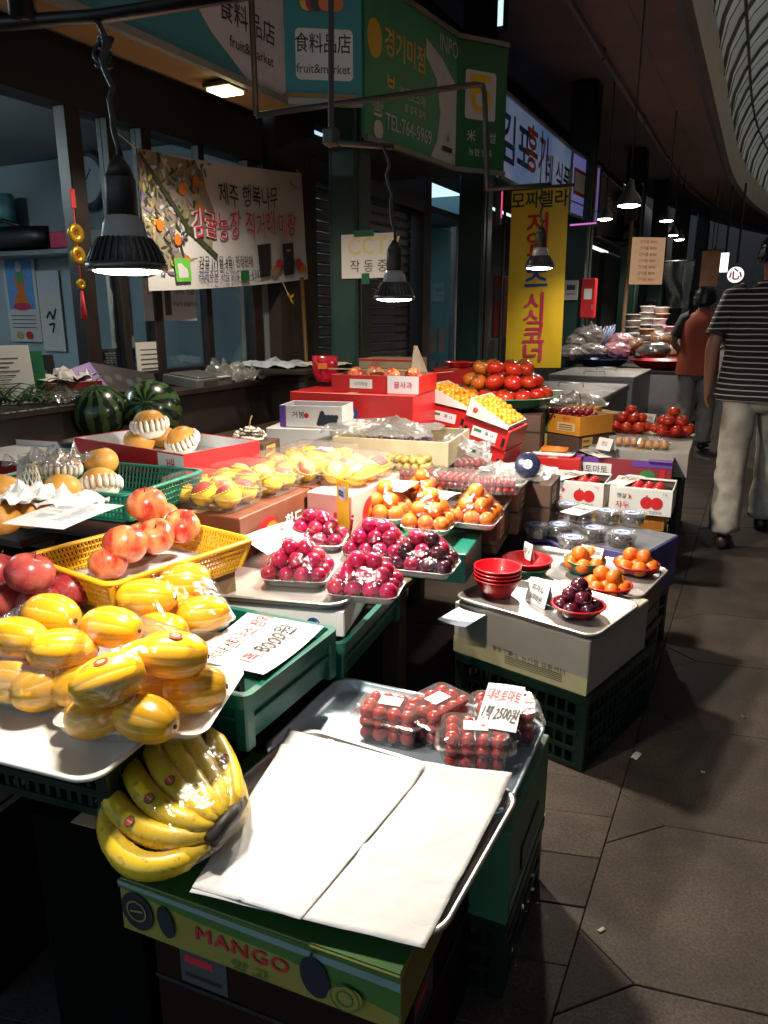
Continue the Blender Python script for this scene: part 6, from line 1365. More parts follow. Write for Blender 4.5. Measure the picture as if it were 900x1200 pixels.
# tomato heap
p = G(645, 468, .85); ct_ = Vector((p.x - .31, p.y + .1, 0)); zt_ = .77
bowl('wide green basket heaped with tomatoes', (ct_.x, ct_.y, zt_), .31, .085, M_gbowl); prop('tall dark carton under the green tomato basket', ct_, R(10), .5, .5, .0, zt_, M_kdark)
pts = ring_pile(.05, 3, .24, zt_ + .045)
for (x, y, z) in pts:
    m = tomato[1] if x < -.06 and z > zt_ + .05 else tomato[0]; o = link('tomato', m, None, (ct_.x + x, ct_.y + y, z), (rnd.uniform(-.5, .5), rnd.uniform(-.5, .5), rnd.uniform(0, 6)), (rnd.uniform(.98, 1.18), rnd.uniform(.98, 1.18), rnd.uniform(.98, 1.14))); tag(o, 'orange tinted tomato heaped in the wide green basket' if m is tomato[1] else 'ripe red tomato heaped in the wide green basket', 'tomato', 'tomatoes in the green basket' if m is tomato[0] else 'orange tomatoes in the green basket')
# green and yellow carton of cherries right of the tomatoes, bags
c, rz, w = seat((620, 481), (680, 489), .745, .3); o = carton('green and orange carton heaped with cherries next to the tomatoes', (c.x, c.y, .635), rz, w, .3, .11, mat('orange_carton', (.55, .22, .02), .45), None, True, None, 'carton', .006, M_kraft, base=.07)
pr = Print((-w / 2, -.15, 0), (1, 0, 0), (0, 0, 1)); pr.rect(0, 0, w * .4, .11, M_mgreen); pr.rect(.03, .03, w * .3, .08, mat('print_tan', (.5, .4, .25), .5)); pr.rr(w * .58, .02, w * .92, .07, .005, mat('print_peach', (.65, .4, .2), .5)); pr.text('체리', w * .75, .09, .03, M_inkred, .008)
for k in range(3): pr.line([(w * .62, .03 + k * .013), (w * .88, .03 + k * .013)], .004, M_ink)
pr.done(o); prop('dark carton under the green and orange carton', c, rz, w - .02, .28, .0, .635, M_kdark)
heap([(c.x + x * 1.0, c.y + y - .03, .709 + z) for x, y, z in grid_pile(8, 6, .0185, 0, 1) + grid_pile(7, 4, .0185, .027, 1)], cherry, 'cherry', 'dark cherry heaped in the green and orange carton', 'cherry', 'cherries in the green and orange carton', (1.4, 1.6))
c8 = G(690, 478, .74); t = carton('brown carton of bagged fruit in front of the freezer', (c8.x - .02, c8.y + .1, .0), rz, .3, .4, .70, M_kraft); bagsheet('shiny clear plastic over yellow fruit in front of the freezer', 672, 474, .75, .42, .34, .09, 23, F_bag, .2)
heap([(c8.x - .05 + x, c8.y + .06 + y, .703 + z) for x, y, z in grid_pile(5, 4, .022, 0, 1)], goldf, 'golden_plum', 'yellow fruit under shiny plastic in front of the freezer', 'plum', 'yellow fruit under plastic', (1.25, 1.4))
t = thing('stick_pack', 'tray of bright orange sticks below the green and orange carton', 'pack', tuple(G(650, 533, .55)), .1); MB().loft([rrect(.2, .12, .02, 0), rrect(.23, .14, .02, .02)], M_foam).build('foam_tray', t)
for k in range(9): MB().tube([(-.07, -.05 + k * .0125, .03 + .008 * (k % 2)), (.07, -.05 + k * .0125 + .004, .032)], .007, M_tang, 7).build('orange_stick', t)
cs = G(650, 533, .55); carton('red carton under the tray of orange sticks', (cs.x, cs.y, 0), .1, .3, .2, .549, M_redt)
t = thing('label_roll', 'dark blue roll of plastic bags with a white label', 'roll', tuple(G(618, 546, .72)), .3); MB().lathe([(.045, -.04), (.05, -.035), (.05, .035), (.045, .04)], mat('navy_film', (.015, .02, .05), .25), 22, Matrix.Rotation(R(70), 4, 'X')).build('roll', t); MB().lathe([(.02, .041), (.018, .043), (.001, .043)], M_ban, 16, Matrix.Rotation(R(70), 4, 'X')).build('core_label', t)
# ------------------------------------------------------------------ counter and things at the shop window
M_counter = mat('counter_dark', (.03, .022, .018), .5, var=.25)
ctr = thing('counter', 'dark wooden counter along the shop window behind the fruit', 'counter', (-2.82, 2.9, 0)); MB().box((0, .1, .915), (.36, 3.3, .03), M_counter, .004).build('top', ctr)
for yy in (-1.4, -.3, .7, 1.6): MB().box((0, yy, .45), (.3, .04, .9), M_counter).build('support', ctr)
MB().box((.13, .1, .45), (.03, 3.25, .89), M_counter).build('front_panel', ctr)
ZN = .931
def on_counter(px, py): p = G(px, py, ZN); p.x = max(-2.97, min(-2.67, p.x)); return p
def GCx(px, x=-2.82, z=ZN):
    """point on the counter seen in the photo's column px"""
    lo, hi = .5, 6
    for _ in range(40):
        m = (lo + hi) / 2; v = Vector((x, m, z)) - EYE; q = 450 + FPX * v.dot(_rt) / v.dot(_fw)
        if q < px: lo = m
        else: hi = m
    return Vector((x, m, z))
M_leaf = mat('leaf_green', (.05, .12, .03), .5, var=.3); M_leafb = mat('leaf_blue', (.02, .06, .07), .4, var=.3)
p = GCx(28, -2.72); lt = thing('leafy_greens', 'loose bunch of long green leaves on the counter', 'greens', tuple(p)); rr = random.Random(12)
for k in range(46):
    a = rr.uniform(0, 6.28); L = rr.uniform(.12, .24); w_ = rr.uniform(.006, .013); e = rr.uniform(.05, .5); x0, y0 = rr.uniform(-.05, .05), rr.uniform(-.12, .12); b = MB()
    b.sheet(lambda u, v: (x0 + (L * v) * math.cos(a) - (u - .5) * w_ * (1.3 - v) * math.sin(a), y0 + (L * v) * math.sin(a) + (u - .5) * w_ * (1.3 - v) * math.cos(a), .02 + .09 * math.sin(v * 2.4) * e * 2 + .004 * abs(u - .5)), 2, 5, M_leafb if k % 4 == 0 else M_leaf, .0008); b.build('leaf', lt)
def flat(name, label, cat, px, x, dims, m, rot=(0, 0, 0), dz=0., prints=None, dy=0.):
    p = GCx(px, x); t = thing(name, label, cat, (p.x, p.y + dy, ZN + dz), 0, None, rot); MB().box((0, 0, dims[2] / 2), dims, m, .002).build('body', t)
    if prints:
        pr = Print((dims[0] / 2, 0, dims[2] / 2), (0, 1, 0), (0, 0, 1)); prints(pr); pr.done(t)
    return t
def doc(pr):
    for k in range(9): pr.line([(-.08, .07 - k * .018), (.06 - .02 * (k % 3), .07 - k * .018)], .005, M_dgrey)
flat('paper_stand', 'white printed document standing upright on the counter', 'paper', 12, -2.84, (.02, .22, .25), M_paper, (0, R(-12), R(-25)), 0, doc); flat('book', 'dark green book standing on the counter', 'book', 36, -2.86, (.03, .15, .22), M_sgreen2, (0, R(-6), R(-20)), 0, lambda pr: pr.rect(-.05, .02, .05, .07, M_tealp)); flat('book', 'black folder standing beside the green book', 'book', 52, -2.88, (.025, .14, .2), M_black, (0, R(-8), R(-15)), 0, lambda pr: pr.rect(-.05, -.03, .03, .03, M_dgrey)); flat('red_case', 'dark red flat case on the counter', 'case', 78, -2.85, (.2, .26, .08), mat('case_red', (.2, .008, .012), .4), (0, 0, R(-15)), 0, lambda pr: pr.rect(-.1, -.005, .1, .005, M_dgrey))
crumple('pile of loose white papers leaning by the calendar', 75, 430, 1.0, .3, .3, .06, 3, M_paper, 'paper_pile', rz=.4).location = (-2.9, GCx(70, -2.9).y, ZN + .085)
flat('folder', 'violet folder propped open beside the watermelon', 'folder', 112, -2.72, (.015, .2, .17), M_violet, (R(15), R(-35), R(-10)), .0, lambda pr: pr.poly([(-.06, -.05), (.03, -.05), (.06, .06)], M_lidl)); flat('folder', 'dark patterned board leaning across the counter by the watermelons', 'board', 150, -2.74, (.015, .36, .14), mat('board_dark', (.03, .025, .03), .4), (R(-14), R(-30), R(-5)), .0, lambda pr: [pr.disc(-.1 + k * .06, -.01 + .02 * (k % 2), .02, M_dgrey) for k in range(5)])
crumple('crumpled pale plastic on the counter behind the watermelon', 75, 455, ZN, .2, .2, .08, 5, F_bag, 'plastic_bag', 'bag').location = (-2.72, GCx(72, -2.72).y, ZN + .002)
t = flat('weighing_scale', 'grey kitchen scale with a keypad on the counter', 'scale', 232, -2.78, (.24, .3, .05), M_grey, (0, R(6), 0), 0, lambda pr: pr.rect(-.1, -.015, .02, .015, M_dgrey)); MB().box((0, 0, .056), (.2, .24, .008), M_steel, .003).build('pan', t); MB().box((.1, .08, .053), (.05, .09, .004), M_white).build('keypad', t)
crumple('crumpled clear plastic bags beside the kitchen scale', 275, 455, ZN, .3, .25, .12, 8, F_bag, 'plastic_bag', 'bag').location = (-2.74, GCx(272, -2.74).y, ZN + .003)
tb2 = thing('side_table', 'dark table by the pillar covered with spread paper', 'table', (-2.55, 3.95, 0)); MB().box((0, 0, .985), (.5, .6, .03), M_counter, .004).build('top', tb2)
for sx in (-1, 1):
    for sy in (-1, 1): MB().box((sx * .2, sy * .25, .485), (.04, .04, .97), M_counter).build('leg', tb2)
crumple('large sheet of pale grey paper spread on the side table', 300, 432, 1.0, .4, .42, .05, 31, mat('grey_paper', (.42, .47, .52), .7, var=.1), 'paper_sheet').location = (-2.6, 3.85, 1.002)
crumple('sheet of cream paper hanging over the side table edge', 345, 445, 1.0, .26, .3, .03, 33, mat('cream_paper', (.72, .62, .48), .7), 'paper_sheet').location = (-2.36, 4.0, 1.012)
# inside the shop
yw = 4.2
def onwall(px, py, dy=.0): return GY(px, py, yw - .012 - dy)
p = onwall(26, 350); t = thing('calendar', 'long wall calendar with a painted figure above the dates', 'calendar', tuple(p)); MB().box((0, 0, 0), (.36, .008, .66), M_paper).build('sheet', t); pr = Print((0, -.004, 0), (1, 0, 0), (0, 0, 1)); M_cblue = mat('print_skyblue', (.12, .3, .62), .5)
pr.rect(-.15, -.08, .15, .3, M_cblue); pr.poly([(-.1, -.06), (.1, -.06), (.06, -.01), (.04, .1), (.07, .17), (.02, .2), (-.03, .2), (-.06, .14), (-.03, .05), (-.08, 0)], M_tang); pr.poly([(-.03, .12), (.04, .12), (.05, .2), (-.02, .24)], M_sgreen); pr.disc(0, .24, .035, M_ban, .04); pr.disc(0, -.06, .1, M_pink, .03)
for k in range(4): pr.line([(-.14, -.13 - k * .03), (.14, -.13 - k * .03)], .006, M_dgrey)
pr.disc(-.06, -.28, .04, M_goldp, .03); pr.disc(.05, -.28, .04, M_inkred, .03); pr.done(t)
p = onwall(60, 365); t = thing('wall_scroll', 'narrow white scroll with a dark brush drawing on the wall', 'scroll', tuple(p)); MB().box((0, 0, 0), (.24, .008, .6), M_paper).build('sheet', t); pr = Print((0, -.004, 0), (1, 0, 0), (0, 0, 1)); pr.line([(-.05, -.05), (-.01, .0), (.02, -.06), (.06, .02)], .02, M_ink); pr.line([(-.03, -.1), (.03, -.09), (.0, -.16)], .018, M_ink); pr.rect(-.09, .15, .09, .27, M_lidl); pr.done(t)
p = onwall(105, 212); t = thing('wall_clock', 'round grey wall clock partly behind the window post', 'clock', tuple(p)); MB().lathe([(.2, 0), (.2, .04), (.17, .05), (.16, .035), (.001, .035)], M_dgrey, 32, Matrix.Rotation(R(90), 4, 'X'), cap1=False).build('case', t); pr = Print((0, -.036, 0), (1, 0, 0), (0, 0, 1)); pr.disc(0, 0, .155, M_spale); pr.line([(0, 0), (.06, .07)], .012, M_ink); pr.line([(0, 0), (-.03, .12)], .008, M_ink); pr.done(t, 'dial')
M_brass = mat('brass', (.6, .36, .03), .3, metal=.7, var=.2)
t = thing('hanging_charm', 'string of round golden charms with red tassels hung on the window post', 'charm', (SX + .1, 2.66, 1.62)); t.scale = (.8, .8, .8)
for z, r, nm in ((.06, .055, 'gold_disc'), (-.06, .05, 'coin_disc'), (-.22, .03, 'bell')):
    b = MB(); b.lathe([(r, -.006), (r, .006), (r * .3, .008), (r * .3, -.008)], M_brass, 22, Matrix.Translation((0, -.02, z)) @ Matrix.Rotation(R(90), 4, 'Y')); 
    for k in range(8): b.box((0, -.02 + r * .65 * math.cos(k * .785), z + r * .65 * math.sin(k * .785)), (.016, .012, .012), M_brass)
    b.build(nm, t)
MB().tube([(0, -.02, .3), (0, -.02, -.4)], .004, M_inkred, 6).build('cord', t); MB().tube([(0, -.02, -.26), (0, -.02, -.42)], [.008, .02], M_inkred, 8).build('tassel', t); MB().box((0, -.02, .25), (.015, .03, .1), M_red).build('red_bead', t)
t = thing('storage_bag', 'dark cloth bag on the shop shelf', 'bag', (-5.1, 4.0, 1.78)); hull([(.45 * math.cos(a), .12 * math.sin(a), h) for a in [k * .6 for k in range(11)] for h in (0, .1, .14)], 'cloth', t, M_black, .0, 1, 2); MB().tube([(-.2, 0, .14), (0, -.02, .2), (.2, 0, .14)], .015, M_black, 6).build('handle', t)
t = thing('storage_bag', 'teal translucent bag on top of the shop shelf', 'bag', (-5.35, 4.05, 1.93)); hull([(.28 * math.cos(a), .12 * math.sin(a), h) for a in [k * .6 for k in range(11)] for h in (0, .16, .24)], 'film', t, mat('teal_bag', (.12, .3, .32), .3, var=.3), .0, 1, 2); MB().box((0, -.15, .1), (.3, .01, .02), M_tealp).build('band', t)
t = thing('wall_shelf', 'grey wall shelf above the calendars', 'shelf', (-4.75, 4.05, 1.74)); MB().box((.1, .02, 0), (1.5, .28, .03), M_grey).build('board', t); MB().box((.6, .1, -.08), (.03, .1, .12), M_grey).build('bracket', t)
for k, (dx, m, w_) in enumerate(((.25, M_pink, .2), (.45, M_lidl, .16), (.62, M_lgrey, .14))):
    tag(MB().box((0, 0, .06), (w_, .16, .11), m, .006).build('parcel', None, (-4.75 + dx, 4.03, 1.757)), ('pink patterned parcel on the shop shelf', 'pale blue parcel on the shop shelf', 'grey parcel on the shop shelf')[k], 'parcel')
# posters stuck inside the glass and a green basket
for k, (px, py, x_, w_, h_, lab, mm) in enumerate(((200, 352, SX + .03, .42, .22, 'pale product poster stuck to the glass below the banner', M_paper), (176, 425, SX + .03, .2, .22, 'white notice stuck low on the shop glass', M_paper), (140, 350, SX - .03, .16, .5, 'strip of small photographs stuck inside the glass', M_lidl))):
    p = GX(px, py, x_); t = thing('window_poster', lab, 'poster', tuple(p)); MB().box((0, 0, 0), (.004, w_, h_), mm).build('sheet', t); pr = Print((.002, 0, 0), (0, 1, 0), (0, 0, 1))
    if k == 0: pr.rect(-.05, -.08, 0, .08, M_dgrey); pr.text('감귤', -.14, .05, .05, M_inkred); pr.text('100% 착즙', .11, .05, .04, M_ink); pr.text('무농약 감귤주스', .11, -.02, .03, M_ink)
    elif k == 1:
        for q in range(6): pr.line([(-.07, .07 - q * .025), (.06, .07 - q * .025)], .005, M_dgrey)
    else:
        for q in range(5): pr.rect(-.06, -.22 + q * .09, -.005, -.15 + q * .09, (M_purp, M_leafl, M_lidl, M_dgrey, M_pink)[q]); pr.rect(.005, -.21 + q * .09, .06, -.14 + q * .09, (M_dgrey, M_spale, M_purp, M_leafl, M_spale)[q])
    pr.done(t)
p = GX(140, 425, SX - .25); basket('teal basket seen through the shop glass', (p.x, p.y, p.z - .05), R(80), .34, .2, .12, M_tealp, 4, 12)
t = thing('stool_stack', 'dark cabinet inside the glass carrying the teal basket', 'cabinet', (p.x, p.y, 0)); MB().box((0, 0, (p.z - .052) / 2), (.3, .5, p.z - .052), M_dgrey, .005).build('case', t); MB().box((.152, 0, .6), (.006, .4, .3), M_grey).build('door', t)
t = thing('yellow_ribbon', 'small yellow ribbon tied below the banner', 'ribbon', tuple(GX(340, 350, SX + .2)))
for a in (.6, -.7, 2.2): MB().tube([(0, 0, 0), (0, .03 * math.cos(a), .03 * math.sin(a)), (0, .06 * math.cos(a), .055 * math.sin(a))], [.004, .008, .002], M_yellow, 6).build('ribbon_loop', t)
MB().tube([(-.18, 0, .35), (0, 0, 0)], .003, M_white, 5).build('cord', t)
t = thing('broom', 'brown broom handle leaning on the wall beside the pillar', 'broom', (-2.75, 4.42, 1.0)); MB().tube([(0, 0, -.98), (-.08, .05, .55)], .014, mat('broom_wood', (.2, .1, .03), .5), 8).build('handle', t); MB().box((.0, 0, -.93), (.05, .25, .12), M_leafl, .01).build('head', t)

# ------------------------------------------------------------------ freezers and the next stalls down the aisle
M_inox = mat('inox', (.3, .3, .29), .36, metal=.85, var=.2, vscale=4, bump=.05, bscale=8)
def freezer(label, x0, x1, y0, y1, h):
    t = thing('chest_freezer', label, 'freezer', ((x0 + x1) / 2, (y0 + y1) / 2, 0)); w, d = x1 - x0, y1 - y0
    MB().box((0, 0, (h - .06) / 2 + .03), (w, d, h - .1), mat('freezer_side', (.24, .25, .27), .4, metal=.3, var=.2, vscale=3), .01).build('cabinet', t)
    for k in (-1, 1): MB().box((0, k * d / 4, h - .028), (w + .02, d / 2 - .008, .05), M_inox, .008).build('lid', t); MB().tube([(-.1, k * d / 4 - .1, h - .004), (-.1, k * d / 4 - .1, h + .025), (.1, k * d / 4 - .1, h + .025), (.1, k * d / 4 - .1, h - .004)], .006, M_steel, 6).build('lid_handle', t)
    for sx in (-1, 1):
        for sy in (-1, 1): MB().box((sx * (w / 2 - .06), sy * (d / 2 - .06), .015), (.06, .06, .03), M_black).build('foot', t)
freezer('stainless chest freezer right behind the tomato baskets', -1.72, -.95, 5.15, 6.55, .75); freezer('stainless chest freezer farther along beside the woman', -1.82, -1.02, 7.3, 8.55, .75)
ty = thing('market_table', 'pale covered table of bagged dried goods beyond the freezers', 'table', (-1.35, 9.6, 0)); MB().box((0, 0, .7), (1.3, 1.9, .04), M_counter, .004).build('top', ty); MB().box((.66, 0, .35), (.01, 1.85, .66), mat('pale_cloth', (.4, .45, .5), .7, var=.15)).build('cloth_side', ty); MB().box((0, -.955, .35), (1.25, .01, .66), M_lgrey).build('cloth_front', ty)
for sx in (-1, 1):
    for sy in (-1, 1): MB().box((sx * .55, sy * .85, .34), (.06, .06, .68), M_counter).build('leg', ty)
zt5 = .721
M_blueb = mat('blue_basin', (.015, .03, .12), .35); 
p = GY(672, 424, 8.95); bowl('dark blue basin of grey bagged goods', (-1.62, 8.98, zt5), .3, .1, M_blueb, None, 0, 'basin'); bowl('red basin of bagged goods beside the aisle', (-.98, 9.0, zt5), .32, .1, M_rbas, None, 0, 'basin')
def lumpy(label, loc, s, m, seed, group=None, name='goods_bag', knot=True):
    t = thing(name, label, 'bag', loc, 0, group); b = MB(); L = []; n, rings = 18, 10
    for i in range(rings + 1):
        th = PI * (.03 + .94 * i / rings); row = []
        for k in range(n):
            ph = 2 * PI * k / n; q = Vector((math.sin(th) * math.cos(ph), math.sin(th) * math.sin(ph), math.cos(th))); r = 1 + .25 * noise.noise(q * 2 + Vector((seed, 0, 0))) + .14 * noise.noise(q * 5 + Vector((seed, 3, 0))); row.append((q.x * r * s[0], q.y * r * s[1], max(q.z * r * s[2], -s[2] * .8) + s[2] * .8))
        L.append(row)
    b.loft(L, m, True, True, False); b.build('contents', t)
    bb = MB(); bb.loft([[(x * 1.05, y * 1.05, z * 1.04 + .002) for x, y, z in r] for r in L], F_bag, True, True, True); bb.build('film', t)
    if knot: MB().tube([(0, 0, s[2] * 1.65), (.01, 0, s[2] * 1.95), (.03, .01, s[2] * 2.2)], [.02, .012, .03], F_bag, 7).build('knot', t)
    return t
M_bg = [mat('goods_grey', (.12, .1, .085), .6, var=.5, vscale=40), mat('goods_pink', (.6, .2, .28), .5, var=.3, vscale=30), mat('goods_black', (.015, .013, .012), .3, var=.4, vscale=40), mat('goods_amber', (.4, .16, .04), .5, var=.5, vscale=40), mat('goods_tan', (.3, .24, .18), .6, var=.5, vscale=40), mat('goods_pale', (.5, .42, .38), .5, var=.3, vscale=40)]
gg = 'bags of dried goods'
for (px, py, yy, s, m, lab) in ((668, 415, 8.9, (.19, .16, .1), 0, 'grey bag of dried goods low in the blue basin'), (694, 412, 8.95, (.17, .15, .09), 4, 'tan bag of dried goods beside the blue basin'), (690, 396, 9.1, (.19, .16, .12), 0, 'grey brown bag topmost over the blue basin'), (678, 402, 9.05, (.16, .14, .1), 4, 'tan bag in the middle of the basin heap'), (722, 412, 9.1, (.17, .15, .1), 1, 'pink bag of sweets on the table'), (728, 400, 9.25, (.15, .14, .09), 1, 'second pink bag of sweets, higher in the heap'), (745, 405, 9.2, (.1, .1, .08), 3, 'amber bag of dried fruit beside the pink sweets'), (768, 412, 8.95, (.17, .14, .09), 2, 'black bag of seaweed in the red basin'), (792, 412, 9.0, (.13, .12, .08), 3, 'amber bag at the aisle edge of the red basin'), (775, 398, 9.2, (.12, .12, .08), 3, 'amber bag behind the black seaweed bag')):
    p = GY(px, py, yy); lumpy(lab, (p.x, p.y, max(zt5 + .002, p.z - s[2] * .75)), s, M_bg[m], px * .37, gg)
p = GY(702, 390, 9.5); t = thing('straw_bundle', 'bundle of pale blue plastic straws standing on the table', 'straws', (p.x, p.y, zt5 + .1)); rr = random.Random(5)
for k in range(40): MB().tube([(rr.uniform(-.06, .06), rr.uniform(-.05, .05), 0), (rr.uniform(-.2, .2), rr.uniform(-.12, .12), .3 + rr.uniform(0, .08))], .006, (M_lidl, M_cblue, M_purp)[k % 3], 5).build('straw', t)
MB().lathe([(.09, -.1), (.1, .05), (.09, .05)], M_blueb, 16).build('cup', t)
M_tub = mat('deli_tub', (.62, .58, .55), .35, var=.1); rr = random.Random(8)
for (px, py0, n, yy, m) in ((740, 402, 5, 9.9, 0), (757, 405, 3, 9.7, 3), (770, 400, 4, 10.0, 5), (785, 402, 3, 9.9, 1), (757, 385, 4, 10.2, 5), (775, 372, 2, 10.2, 3)):
    p = GY(px, py0, yy)
    for k in range(n):
        t = thing('deli_tub', 'stacked clear food tub on the dried goods table', 'tub', (p.x + rr.uniform(-.01, .01), p.y, max(zt5 + .001, p.z - .02) + k * .075), 0, 'stacked food tubs'); MB().lathe([(.075, 0), (.09, .055), (.095, .06), (.095, .07), (.085, .072), (.001, .072)], M_tub if k % 2 else M_bg[m], 16, cap1=False).build('tub', t); MB().lathe([(.096, .061), (.096, .068)], M_swhite, 16).build('lid_band', t)
# counter of the next stall, menu board, curtain, cloths, lit signs
t = thing('menu_board', 'brown menu board with added glow on posts above the dried goods stall', 'sign', tuple(GY(757, 306, 11))); w_ = .5; a_ = R(35); MB().box((0, 0, 0), (w_, .04, .6), mat('menu_wood_glow', (.5, .3, .17), .5, var=.4, vscale=5, emit=.35), .004, None, a_).build('board', t); pr = Print((-w_ / 2 * math.cos(a_) + .03 * math.sin(a_), -w_ / 2 * math.sin(a_) - .03 * math.cos(a_), -.3), (math.cos(a_), math.sin(a_), 0), (0, 0, 1))  # board glows by itself in place of the lamp light falling on it
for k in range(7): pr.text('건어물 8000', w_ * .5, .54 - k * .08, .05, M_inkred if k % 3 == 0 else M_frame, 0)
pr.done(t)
MB().tube([(-w_ / 2 * math.cos(a_), -w_ / 2 * math.sin(a_), .5), (-w_ / 2 * math.cos(a_), -w_ / 2 * math.sin(a_), -GY(757, 306, 11).z)], .03, M_kraft, 8).build('post', t)
ct2 = thing('curtain', 'translucent plastic curtain hung beside the menu board', 'curtain', tuple(GY(795, 360, 13))); q = [GY(783, 362, 13), GY(806, 360, 13), GY(815, 305, 13), GY(775, 307, 13)]; banner_mesh('plastic_drape', q, F_bag, ct2, ct2.location.copy(), 14, 12, 0, .002, .05); MB().tube([q[3] - ct2.location, q[2] - ct2.location], .015, M_pipe, 6).build('rod', ct2)
t = thing('shop_cloth', 'orange brown cloth sign hung farther along the aisle', 'banner', tuple(GY(832, 315, 15))); MB().box((0, 0, 0), (.3, .02, .6), mat('cloth_orange', (.42, .2, .09), .6, var=.4, vscale=6)).build('cloth', t); MB().tube([(-.2, 0, .31), (.2, 0, .31)], .015, M_pipe, 6).build('rod', t); MB().tube([(0, 0, .31), (0, 0, 1.4)], .008, M_pipe, 6).build('hanger', t)
t = thing('light_box', 'white lit upright shop sign far down the aisle', 'sign', tuple(GY(849, 308, 15.5))); MB().box((0, 0, 0), (.16, .16, .36), M_dgrey, .01).build('case', t); MB().box((0, -.083, 0), (.13, .006, .33), emitter('sign_glow', (.85, .92, 1), 1.6)).build('face', t); MB().tube([(0, .05, .18), (0, .05, 1.5)], .02, M_pipe, 6).build('bracket', t)
t = thing('round_sign', 'round lit white sign with red strokes far down the aisle', 'sign', tuple(GY(862, 322, 15))); MB().lathe([(.15, 0), (.15, .07), (.001, .071)], M_dgrey, 28, Matrix.Rotation(R(-90), 4, 'X') @ Matrix.Translation((0, 0, 0)), cap1=False).build('case', t); MB().lathe([(.135, 0), (.001, .002)], emitter('round_glow', (1, .85, .85), .8), 28, Matrix.Translation((0, -.004, 0)) @ Matrix.Rotation(R(90), 4, 'X'), cap1=False).build('face', t); pr = Print((0, -.008, 0), (1, 0, 0), (0, 0, 1)); pr.text('心', 0, 0, .22, mat('red_sign', (.5, .01, .04), .5), .03); pr.done(t); MB().tube([(0, .04, .2), (0, .04, 1.5)], .02, M_pipe, 6).build('bracket', t)
t = thing('exit_light', 'small pale green lit sign high on the upper wall', 'sign', tuple(GY(589, 18, 6.1))); MB().box((0, 0, 0), (.05, .1, .2), M_dgrey).build('case', t); MB().box((.0, -.052, 0), (.04, .006, .17), emitter('exit_glow', (.7, 1, .95), .6)).build('face', t); MB().tube([(0, .04, 0), (-.15, .12, 0)], .012, M_pipe, 6).build('bracket', t)
t = thing('neon_tube', 'pink neon tube upright on the pillar edge', 'light', tuple(GY(588, 240, 6.2))); MB().tube([(0, 0, -.1), (0, 0, .1)], .006, emitter('neon_pink', (1, .1, .25), .5), 8).build('tube', t); MB().box((-.03, .01, 0), (.05, .02, .3), M_dgrey).build('backing', t)
t = thing('neon_tube', 'violet neon strip below the violet sign', 'light', tuple(GX(683, 263, -1.9))); MB().tube([(-.14, 0, 0), (.14, .02, .01)], .008, emitter('neon_violet', (.8, .2, .7), .5), 8).build('tube', t); MB().box((0, .03, .0), (.3, .02, .03), M_dgrey).build('backing', t)
# farther stalls: crates and tables with coloured goods
for k, (x, y) in enumerate(((-1.3, 12.4), (-1.2, 15.2), (-.9, 18.2))):
    t = thing('market_table', ('table of wrapped goods behind the menu board', 'far table of goods along the aisle', 'farthest table of goods along the aisle')[k], 'table', (x, y, 0)); MB().box((0, 0, .7), (1.1, 1.8, .05), M_grey).build('top', t); MB().box((0, 0, .33), (1.05, 1.7, .66), M_lgrey).build('skirt', t)
    for j in range(9): lumpy(('bag of goods on the table behind the menu board', 'bag of goods on the far table', 'bag of goods on the farthest table')[k], (x - .35 + (j % 3) * .33, y - .6 + (j // 3) * .5, .726), (.13, .14, .1 + .04 * (j % 2)), M_bg[(j * 2 + k) % 6], j + k * 3, ('goods behind the menu board', 'goods on the far table', 'goods on the farthest table')[k], 'goods_bag', False)

# ------------------------------------------------------------------ people
M_skin = mat('skin', (.34, .17, .11), .5, var=.1, vscale=20, sss=.05); M_hair = mat('hair', (.008, .007, .007), .35, var=.3, vscale=60, bump=.5, bscale=120)
def skin_mesh(name, nodes, edges, m, sub=2, root=0, nz=0., nscale=9., seed=0.):
    me = bpy.data.meshes.new(name); me.from_pydata([n[0] for n in nodes], edges, []); ob = bpy.data.objects.new(name, me); COL.objects.link(ob)
    md = ob.modifiers.new('skin', 'SKIN'); md.use_smooth_shade = True; md.branch_smoothing = .4
    for i, n in enumerate(nodes): me.skin_vertices[0].data[i].radius = n[1] if isinstance(n[1], tuple) else (n[1], n[1])
    me.skin_vertices[0].data[root].use_root = True
    s = ob.modifiers.new('sub', 'SUBSURF'); s.levels = sub; s.render_levels = sub
    dg = bpy.context.evaluated_depsgraph_get(); nm = bpy.data.meshes.new_from_object(ob.evaluated_get(dg)); bpy.data.objects.remove(ob); bpy.data.meshes.remove(me)
    nm.name = name; nm.materials.clear(); nm.materials.append(m)
    for p in nm.polygons: p.use_smooth = True; p.material_index = 0
    if nz:
        for v in nm.vertices:
            q = v.co; v.co = q + v.normal * nz * (noise.noise(Vector((q.x * nscale, q.y * nscale, q.z * nscale * .8 + seed))) + .5 * noise.noise(Vector((q.x * 3, q.y * 3, q.z * 26 + seed))))
    return nm
